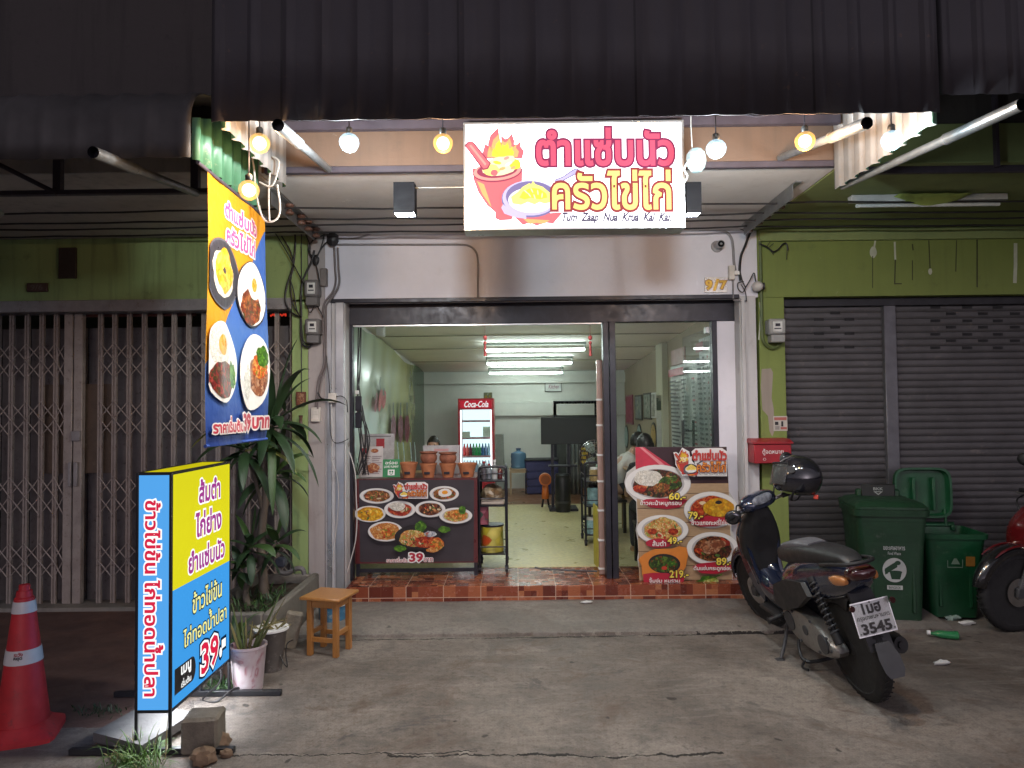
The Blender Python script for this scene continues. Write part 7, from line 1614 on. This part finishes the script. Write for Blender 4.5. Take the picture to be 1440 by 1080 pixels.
# stack of folded door leaf, yellow board
a = P(843, 812, YG+.09); b = P(849, 506, YG+.09); t = thing('door_leaf_edge', 'narrow pinkish wooden pole tied with white bands beside the black post', 'pole', (a.x+.02, YG+.09, zfl)); mb = MB(); mb.box(a.x, b.x-.004, YG+.085, YG+.13, zfl, b.z, .006); mb.build('pole', wood('pinkish_wood', (.36, .22, .18), (.45, .3, .25)), t)
for py in (562, 598, 640, 677, 718, 760, 800): z = P(845, py, YG+.08).z; mb = MB(); mb.box(a.x-.006, b.x+.002, YG+.078, YG+.136, z-.008, z+.008, .002); mb.build('band', WHT, t)
t = thing('yellow_board', 'tall yellow board standing inside against the black door post', 'board', PX(840, 800, P(836, 800, 6.4).x)); q0 = P(837, 800, 6.5); q1 = P(849, 810, YG+.15); z0, z1 = zfl+.005, P(845, 712, YG+.3).z
d = Vector((q1.x-q0.x, q1.y-q0.y, 0)); L_ = d.length; d.normalize(); mb = MB(); mb.prism([(0, z0), (L_, z0), (L_, z1-.03), (0, z1)], (q0.x, q0.y, 0), d, Vector((0, 0, 1)), .012); mb.build('panel', M('yellow_board_paint', (.5, .42, .03), .5, wear=((.25, .2, .05), .04)), t, smooth=0)
# things on the counter
zc_ = cz1
def tpot(px, y0, y1, r, label, Y=YC+.1, base=None, lid=False):
    q = Vector((P(px, y1, Y).x, Y, base if base is not None else zc_)); h = P(px, y0, Y).z-q.z; t = thing('clay_mortar', label, 'clay mortar', q, group='terracotta mortars on the counter'); TC = M('terracotta', (.42, .15, .065), .75, v=.2, sc=18); TD = M('smoked_terracotta', (.26, .09, .05), .75, v=.45, sc=16)
    mb = MB()
    if lid: mb.lathe([(0, .001), (r*.72, .001), (r*.95, h*.3), (r*.98, h*.6), (r*.85, h*.8), (r*1.05, h*.92), (r*1.05, h), (r*.85, h), (r*.7, h*.7), (0, h*.2)], q, 24)
    else: mb.lathe([(0, .001), (r*.62, .001), (r*.92, h*.86), (r, h*.87), (r*1.02, h), (r*.88, h), (r*.6, h*.3), (0, h*.2)], q, 24)
    mb.build('pot', TD if lid else TC, t)
    if not lid: mb = MB(); mb.box(q.x-.03, q.x+.02, q.y-r*.88, q.y-r*.8, q.z+h*.25, q.z+h*.42, .002); mb.build('label', BLKFR, t)
    return q.z+h
tpot(575, 650, 671, .078, 'single terracotta mortar beside the green card'); tpot(657, 651, 671, .085, 'single terracotta mortar at the counter corner by the trolley')
z1_ = tpot(602.5, 651, 671, .075, 'lower mortar carrying a clay pot, nearer the green card'); z2_ = tpot(630, 651, 671, .075, 'lower mortar carrying a clay pot, nearer the trolley')
tpot(603, 635, 650, .075, 'smoked clay pot stacked on the mortar nearer the green card', base=z1_+.001, lid=True); tpot(630, 636, 650, .077, 'smoked clay pot stacked on the mortar nearer the trolley', base=z2_+.001, lid=True)
def card(name, label, cat, x0, y0, x1, y1, Y, m, fill, lean=.02):
    a, b = P(x0, y1, Y), P(x1, y0, Y); t = thing(name, label, cat, ((a.x+b.x)/2, Y, a.z)); mb = MB(); mb.add([(a.x, Y, a.z), (b.x, Y, a.z), (b.x, Y+lean, b.z), (a.x, Y+lean, b.z), (a.x, Y+.006, a.z), (b.x, Y+.006, a.z), (b.x, Y+lean+.006, b.z), (a.x, Y+lean+.006, b.z)], [(0, 1, 2, 3), (4, 7, 6, 5), (0, 4, 5, 1), (1, 5, 6, 2), (2, 6, 7, 3), (3, 7, 4, 0)]); mb.build('panel', m, t, smooth=0)
    A = Art((a.x, Y, a.z), (b.x-a.x, 0, 0), (0, lean, b.z-a.z), None, .001, .0004); fill(A); A.build('print', t); return t
def f1(A):
    A.rect(.08, .78, .3, .95, MRED); A.ell(.65, .86, .16, .07, FOOD('menu_dish_print', ['b06030', 'd0a070', '8a3a20'], 60))
    for r in range(9):
        for c_ in (.1, .55): A.rect(c_, .1+r*.07, c_+.3+.05*(r % 3), .13+r*.07, M('menu_text_grey', (.3, .24, .24)))
    A.ell(.6, .3, .28, .16, FOOD('menu_dish_print', ['b06030', 'd0a070', '8a3a20'], 60), 20, .3)
card('menu_card', 'white printed menu card standing on the counter by the black cables', 'menu', 505, 628, 538, 671, YC+.09, M('menu_card_paper', (.55, .5, .48), .35), f1)
def f2(A):
    A.text('อร่อย', .15, .72, .85, .92, [(.02, WPR)]); A.text('LOVE YUMMY', .08, .52, .92, .64, [(.03, WPR)]); A.rect(.3, .1, .7, .42, WPR); A.ell(.43, .3, .05, .06, M('green_card_ink', (.02, .2, .06))); A.ell(.57, .3, .05, .06, M('green_card_ink', (.02, .2, .06))); A.line([(.4, .2), (.5, .15), (.6, .2)], .04, M('green_card_ink', (.02, .2, .06)))
card('table_sign', 'small green card with white lettering beside the menu card', 'table sign', 538, 646, 562, 671, YC+.08, M('green_card', (.02, .22, .07), .4), f2)
def f3(A): A.rect(.45, .55, .7, .85, MRED); A.rect(.1, .9, .9, .94, MET)
card('clear_screen', 'pale grey screen panel behind the menu card', 'panel', 508, 610, 554, 655, YC+.42, M('pale_grey_panel', (.4, .38, .38), .3), f3)
def f4(A): A.rect(.3, .8, .7, .88, M('pink_ink', (.5, .25, .25)))
card('clear_screen', 'pale grey screen panel behind the smoked clay pots', 'panel', 595, 626, 646, 668, YC+.42, M('pale_grey_panel', (.4, .38, .38), .3), f4)
# dark bundle of cables and multi sockets by the left jamb
mb = MB(); random.seed(9)
for i in range(9):
    x = 501+i*2.2; pts = [P(508+random.uniform(-4, 4), 452, YG+.12), P(503+random.uniform(-2, 4), 520, YG+.12), P(502+random.uniform(0, 8), 570, YG+.1+.01*i), P(x+random.uniform(-3, 8), 620, YG+.1), P(500+random.uniform(0, 20), 668, YG+.12)]
    if i > 2: pts = pts[2:]
    mb.tube(curve_pts(pts, 5), .005, 6)
tag(mb.build('cable_bundle', CBL), 'bundle of black cables hanging inside the jamb by the counter', 'cables')
t = thing('power_strip', 'black power strips hanging with the cables by the counter', 'power strip', P(503, 570, YG+.1)); mb = MB()
for y0, y1 in ((557, 578), (580, 602)): pbox(mb, 499, y0, 508, y1, YG+.085, .04, .006)
mb.build('case', BLKFR, t); mb = MB(); pbox(mb, 499, 549, 504, 554, YG+.08, .03, .004); mb.build('plug', WHT, t)
# right wall: pictures, price list, menu strip
def wall_panel(name, label, cat, px0, py0, px1, py1, m, fill=None, th=.02, frame=None, X=None):
    X = X or XR; a, b = PX(px0, py1, X-th), PX(px1, py0, X-th); a2, b2 = PX(px0, py0, X-th), PX(px1, py1, X-th)
    y0, y1 = b.y, a.y; z1 = min(a2.z, b.z); z0 = max(a.z, b2.z)
    t = thing(name, label, cat, (X, (y0+y1)/2, z0)); mb = MB(); mb.box(X-th, X-.002, y0, y1, z0, z1, .003); mb.build('panel', m, t)
    A = Art((X-th, y1, z0), (0, y0-y1, 0), (0, 0, z1-z0), None, .001, .0005)
    if frame: A.rect(.08, .06, .92, .94, frame)
    if fill: fill(A)
    if A.mats: A.build('print', t)
    return t
PIC = [FOOD('picture_print_%d' % i, c, 14) for i, c in enumerate((['7a8a8a', '4a5a5a', 'a0a890'], ['8a9a8a', '3a4a3a', 'b0b0a0'], ['a8a898', '6a6a60', 'c8c8b8']))]
wall_panel('picture_frame', 'maroon framed picture on the tan wall above the diners', 'picture', 880, 555, 889, 597, M('maroon_panel', (.2, .03, .06), .4), frame=M('maroon_print', (.3, .05, .09)))
wall_panel('picture_frame', 'pale framed picture next to the maroon one', 'picture', 893, 555, 902, 591, M('dark_picture_frame', (.08, .07, .06)), frame=PIC[0])
wall_panel('picture_frame', 'darker speckled picture between two pale ones', 'picture', 905, 552, 914.5, 590, M('dark_picture_frame', (.08, .07, .06)), frame=PIC[1])
wall_panel('picture_frame', 'pale picture nearest the inner column', 'picture', 916, 552, 921, 588, WHT, frame=PIC[2])
for i, (x, lab) in enumerate(((880, 'farthest of three round mirrors on the tan wall'), (898, 'middle of three round mirrors on the tan wall'), (918, 'amber round mirror nearest the inner column'))):
    q = PX(x, 614, XR-.02); t = thing('round_mirror', lab, 'mirror', q); rr_ = .2; mb = MB(); mb.lathe([(rr_*.86, 0), (rr_, 0), (rr_, .008), (rr_*.86, .008), (rr_*.86, 0)], (XR-.0125, q.y, q.z), 28, Matrix.Rotation(pi/2, 3, 'Y')); mb.build('ring', BLKFR, t); mb = MB(); mb.cyl((XR-.016, q.y, q.z), (XR-.004, q.y, q.z), rr_*.85, n=28); mb.build('glass', M('amber_mirror' if i == 2 else 'teal_mirror', (.42, .28, .08) if i == 2 else (.3, .45, .42), .35, .2), t)
TXT = M('price_list_text', (.12, .13, .14), .5)
def plist(A):
    r = random.Random(4)
    for i in range(26):
        y = .06+i*.032; A.rect(.08, y, .08+r.uniform(.2, .34), y+.014, TXT); A.rect(.5, y, .5+r.uniform(.12, .2), y+.014, TXT); A.rect(.84, y, .92, y+.014, RED_I if i % 5 == 0 else TXT)
    A.rect(.05, .91, .6, .97, RED_I)
wall_panel('price_list', 'tall white price list board on the tan wall behind the glass door', 'price list', 946, 505, 985, 700, M('price_list_board', (.55, .6, .58), .35), plist)
wall_panel('price_list', 'second white price list board nearer the doorway frame', 'price list', 987, 470, 1002, 700, M('price_list_board', (.55, .6, .58), .35), plist)
wall_panel('pink_banner', 'reddish menu banner above the price list', 'banner', 944, 487, 962, 515, M('pink_banner_print', (.4, .22, .2), .4))
# posters on the inner column and back wall
t = box_thing('wall_sign', 'small white framed sign on the back wall', 'wall sign', 766, 537, 790, 551, YB-.03, .028, M('dark_picture_frame', (.08, .07, .06))); a, b = P(767, 550, YB-.031), P(789, 538, YB-.031); A = Art((a.x, YB-.031, a.z), (b.x-a.x, 0, 0), (0, 0, b.z-a.z), None, .001); A.rect(0, 0, 1, 1, M('pale_sign_paper', (.5, .52, .5))); A.text('Kitchen', .2, .3, .85, .75, [(.02, M('sign_plum_ink', (.25, .12, .16)))], shear=.3); A.build('print', t)
t = box_thing('column_poster', 'small dark poster on the inner column', 'poster', 923, 556, 930, 577, 8.99, .009, PIC[1]); box_thing('column_poster', 'long white menu strip on the inner column', 'poster', 923, 578, 931, 640, 8.99, .009, M('menu_strip', (.5, .52, .48)))
# emergency light and hanging tassels
t = box_thing('ceiling_sensor', 'small white wifi device on the ceiling near the mural', 'sensor', 528, 458, 540, 473, 7.2, .08, WHT, .01)
for px, lab in ((682, 'red tassel ornament at the counter end of the ceiling tubes'), (830, 'red tassel ornament at the door post end of the ceiling tubes')):
    Yh = 7.0; q = P(px, 475, Yh); t = thing('hanging_ornament', lab, 'ornament', q); mb = MB(); mb.cyl((q.x, Yh, q.z), (q.x, Yh, ceil_z(Yh)-.002), .002, n=5); mb.build('string', M('dark_red_string', (.2, .03, .03)), t)
    mb = MB(); mb.ell(q, (.02, .02, .025), 10, 8); mb.ell(q-Vector((0, 0, .05)), (.016, .016, .02), 10, 8); mb.cyl(q-Vector((0, 0, .07)), q-Vector((0, 0, .18)), .01, .016, 10); mb.build('tassel', M('red_tassel', (.4, .05, .05)), t)
# tables for the diners
def table(label, x0, x1, y0, y1, m): 
    t = thing('dining_table', label, 'table', ((x0+x1)/2, y0, zfl)); h = .75
    mb = MB(); mb.box(x0, x1, y0, y1, zfl+h-.03, zfl+h, .004); mb.build('tabletop', m, t)
    for x in (x0+.03, x1-.07):
        for y in (y0+.03, y1-.07): mb = MB(); mb.box(x, x+.04, y, y+.04, zfl, zfl+h-.031); mb.build('leg', m, t)
    return t
WT = wood('table_wood', (.34, .2, .09), (.42, .27, .13))
table('wooden table inside by the glass, where two diners sit', 1.2, 1.75, 6.97, 8.45, WT); table('wooden table behind the serving counter', -1.4, -.8, 7.1, 7.8, WT)
def chair(label, x, y, rz):
    t = thing('chair', label, 'chair', (x, y, zfl), local=True, rot=(0, 0, rz)); t.scale = (.93, .93, .93); CM = M('dark_chair_wood', (.03, .022, .018), .45)
    mb = MB(); mb.box(-.2, .2, -.2, .2, .37, .4, .008); mb.build('seat', CM, t)
    for sx_ in (-.17, .17):
        for sy in (-.17, .17): mb = MB(); mb.box(sx_-.017, sx_+.017, sy-.017, sy+.017, 0, .8 if sy < 0 else .369); mb.build('leg', CM, t)
    mb = MB(); mb.box(-.15, .15, -.185, -.165, .6, .84, .006); mb.build('backrest', CM, t)
# ---------------------------------------------------------------- people
SKIN = M('skin', (.42, .25, .17), .55, v=.06); HAIR = M('black_hair', (.012, .01, .009), .45, v=.3, sc=40)
def skin_mesh(name, verts, edges, radii, m, parent, sub=2, root=0):
    me = bpy.data.meshes.new(name); me.from_pydata([Vector(v) for v in verts], edges, []); me.materials.append(m)
    o = bpy.data.objects.new(name, me); COL.objects.link(o); o.parent = parent
    s = o.modifiers.new('skin', 'SKIN'); s.use_smooth_shade = True
    for i, r in enumerate(radii):
        d = me.skin_vertices[0].data[i]; d.radius = (r, r) if not hasattr(r, '__len__') else r; d.use_root = i == root
    z = o.modifiers.new('sub', 'SUBSURF'); z.levels = z.render_levels = sub
    dg = bpy.context.evaluated_depsgraph_get(); dg.update(); me2 = bpy.data.meshes.new_from_object(o.evaluated_get(dg)); o.modifiers.clear(); o.data = me2; me2.materials.clear(); me2.materials.append(m)
    me2.polygons.foreach_set('use_smooth', [True]*len(me2.polygons)); return o
def seated(label, x, y, rz, shirt, trousers, long_hair=False, lean=.12, bend=R(15), drop=.06):
    """seated person facing local +y, pelvis over the chair seat"""
    t = thing('person', label, 'person', (x, y, zfl), local=True, rot=(0, 0, rz)); f = lean
    V = [(0, 0, .55), (0, f*.3, .72), (0, f*.7, .92), (0, f*1.0, 1.06), (0, f*1.15, 1.13), (0, f*1.3, 1.2)]
    E = [(0, 1), (1, 2), (2, 3), (3, 4), (4, 5)]; Rd = [(.15, .11), (.135, .1), (.16, .1), (.09, .07), (.052, .052), (.06, .06)]
    for s in (-1, 1):
        b = len(V); V += [(s*.17, f*.9, 1.02), (s*.215, f+.04, .86), (s*.2, f+.2, .76), (s*.13, f+.36, .79), (s*.12, f+.42, .79)]; E += [(2, b), (b, b+1), (b+1, b+2), (b+2, b+3), (b+3, b+4)]; Rd += [.058, .046, .04, .03, .026]
        b = len(V); V += [(s*.1, .06, .53), (s*.11, .42, .52), (s*.11, .43, .28), (s*.11, .42, .07), (s*.115, .55, .04)]; E += [(0, b), (b, b+1), (b+1, b+2), (b+2, b+3), (b+3, b+4)]; Rd += [.085, .062, .055, .04, .035]
    def slump(p):
        a, h = p[1], p[2]-.55
        return (p[0], a*math.cos(bend)+h*math.sin(bend)-.02, .55-drop+h*math.cos(bend)-a*math.sin(bend)*.6)
    V = [slump(p) if i < 6 or i in (6, 7, 8, 16, 17, 18) else p for i, p in enumerate(V)]
    body = skin_mesh('body', V, E, Rd, SKIN, t)
    hc = Vector(slump((0, f*1.35+.01, 1.275)))
    mb = MB(); mb.ell(hc, (.075, .092, .112), 20, 14); mb.ell(hc+Vector((0, .06, -.055)), (.045, .04, .05), 14, 10); mb.ell(hc+Vector((0, .095, -.015)), (.013, .02, .022), 8, 6)
    for s in (-1, 1): mb.ell(hc+Vector((s*.075, .0, -.01)), (.012, .02, .03), 8, 6)
    # head joined with the trunk into one mesh
    o = mb.build('head', SKIN, t); bm = bmesh.new(); bm.from_mesh(body.data); bm.from_mesh(o.data); bm.to_mesh(body.data); bm.free(); body.data.polygons.foreach_set('use_smooth', [True]*len(body.data.polygons)); bpy.data.objects.remove(o)
    mb = MB()
    for s in (-1, 1): mb.ell(hc+Vector((s*.03, .084, .012)), (.012, .008, .007), 8, 6)
    mb.build('eye', M('dark_eye', (.02, .015, .012), .2), t)
    mb = MB(); mb.ell(hc+Vector((0, .093, -.058)), (.022, .006, .006), 10, 6); mb.build('mouth', M('lip', (.3, .1, .09)), t)
    mb = MB()
    for i in range(25):
        for j in range(13): pass
    def hr(u, v):
        ph = 2*pi*u; th = pi*.62*v; k = 1.12+.03*noise.noise(Vector((u*14, v*6, x))); fr = math.sin(ph) > .25 and v > .62
        p = Vector((.075*math.sin(th)*math.cos(ph), .092*math.sin(th)*math.sin(ph), .112*math.cos(th)))*k
        if fr: p.z = max(p.z, .045); p.y = min(p.y, .08)
        return hc+p+Vector((0, -.008, .004))
    mb.grid(hr, 26, 12)
    if long_hair:
        mb.loft([sec((0, hc.y-.03+dy, hc.z+dz), hw, hd, 2.4, 16, 'z') for dz, dy, hw, hd in ((.03, 0, .085, .07), (-.06, -.02, .095, .07), (-.15, -.03, .1, .06), (-.28, -.05, .095, .045), (-.38, -.06, .06, .03))])
    mb.build('hair', HAIR, t, sol=.006)
    t.scale = (.93, .93, .93); SV, SE, SR = V[:5], E[:4], [(r[0]*1.12, r[1]*1.15) for r in Rd[:4]]+[.065]
    for s in range(2):
        b = 6+s*10; q = len(SV); e2 = Vector(V[b+1]).lerp(Vector(V[b+2]), .25); SV = SV+[V[b], V[b+1], tuple(e2)]; SE = SE+[(2, q), (q, q+1), (q+1, q+2)]; SR = SR+[.072, .062, .058]
    skin_mesh('shirt', SV, SE, SR, shirt, t)
    TV, TE, TR = [V[0], slump((0, .0, .6))], [(0, 1)], [(.165, .125), (.15, .115)]
    for s in range(2):
        b = 11+s*10; q = len(TV); TV += [V[b], V[b+1], V[b+2], V[b+3]]; TE += [(0, q), (q, q+1), (q+1, q+2), (q+2, q+3)]; TR += [.097, .074, .064, .054]
    skin_mesh('trousers', TV, TE, TR, trousers, t)
    return t
q = P(881, 640, 7.55); seated('diner in a white shirt with short black hair seated behind the black post', 1.05, 8.2, R(-80), M('white_cotton', (.55, .53, .5), .8), M('dark_trousers', (.03, .03, .04), .8), lean=.1, bend=R(24), drop=.09); chair('dark chair under the diner in the white shirt', 1.03, 8.2, R(-80))
seated('diner in black with long dark hair seated by the glass', 1.27, 6.5, R(5), M('black_cotton', (.015, .015, .017), .8), M('dark_trousers', (.03, .03, .04), .8), True, bend=R(22)); chair('dark chair under the long-haired diner', 1.27, 6.48, R(5))
q = P(624, 640, 9.5); seated('person seated low behind the counter, only black hair showing', q.x, 9.2, R(175), M('grey_cotton', (.2, .2, .22), .8), M('dark_trousers', (.03, .03, .04), .8), bend=R(34), drop=.05); chair('dark chair behind the serving counter', q.x, 9.22, R(175))
# faint red lit sign seen through the folding gate
a, b = P(380, 447, YK+.3), P(406, 440, YK+.3); t = thing('led_sign', 'small red lit strip glowing behind the top of the folding gate', 'led sign', ((a.x+b.x)/2, YK+.3, a.z)); mb = MB(); mb.box(a.x, b.x, YK+.28, YK+.32, a.z, b.z, .004); mb.build('case', BLKFR, t)
A = Art((a.x, YK+.28, a.z), (b.x-a.x, 0, 0), (0, 0, b.z-a.z), None, .001); e_ = EM('led_red', (1, .06, .03), .8)
for i in range(9): A.rect(.05+i*.1, .2+.2*(i % 2), .12+i*.1, .8-.2*(i % 3 == 0), e_)
A.build('display', t)

# clutter by the rear door
box_thing('wall_poster', 'brown patterned poster hanging beside the television', 'poster', 829, 588, 846, 650, 10.8, .02, FOOD('brown_poster_print', ['5a4a40', '8a7868', '3a2e28', 'a09080'], 16))
t = box_thing('hanging_sign', 'dark sign with yellow lettering hanging low beside the television', 'sign', 815, 627, 829, 655, 10.6, .015, M('dark_brown_board', (.05, .025, .02)))
a, b = P(815, 655, 10.599), P(829, 627, 10.599); A = Art((a.x, 10.599, a.z), (b.x-a.x, 0, 0), (0, 0, b.z-a.z), None, .001)
for i in range(4): A.rect(.2, .12+.22*i, .8-.1*(i % 2), .26+.22*i, M('yellow_sign_ink', (.6, .42, .05)))
A.build('print', t)
mb = MB(); a, b = P(797, 690, 11.2), P(816, 600, 11.2)
mb.grid(lambda u, v: Vector((a.x+(b.x-a.x)*u, 11.2+.03*math.sin(u*22), zfl+.05+(b.z-zfl-.05)*v)), 30, 2); tag(mb.build('curtain', M('grey_curtain_cloth', (.2, .21, .21), .8), sol=.004), 'grey pleated curtain hanging before the rear door', 'curtain')
for i, (x, y, r_, h_, c_, lab) in enumerate(((1.25, 7.15, .04, .14, (.35, .06, .04), 'red sauce bottle on the diners table'), (1.36, 7.25, .05, .1, (.5, .48, .44), 'white sugar jar on the diners table'), (1.5, 7.12, .035, .16, (.1, .07, .04), 'brown fish sauce bottle on the diners table'))):
    q = Vector((x, y, zfl+.75)); t = thing('condiment_bottle', lab, 'bottle', q); mb = MB(); mb.lathe([(0, .001), (r_, .001), (r_, h_*.65), (r_*.45, h_*.8), (r_*.45, h_*.86), (0, h_*.86)], q, 14); mb.build('body', M('condiment_%d' % i, c_, .25), t); mb = MB(); mb.lathe([(0, h_*.861), (r_*.5, h_*.861), (r_*.5, h_), (0, h_)], q, 12); mb.build('cap', MRED if i else WHT, t)
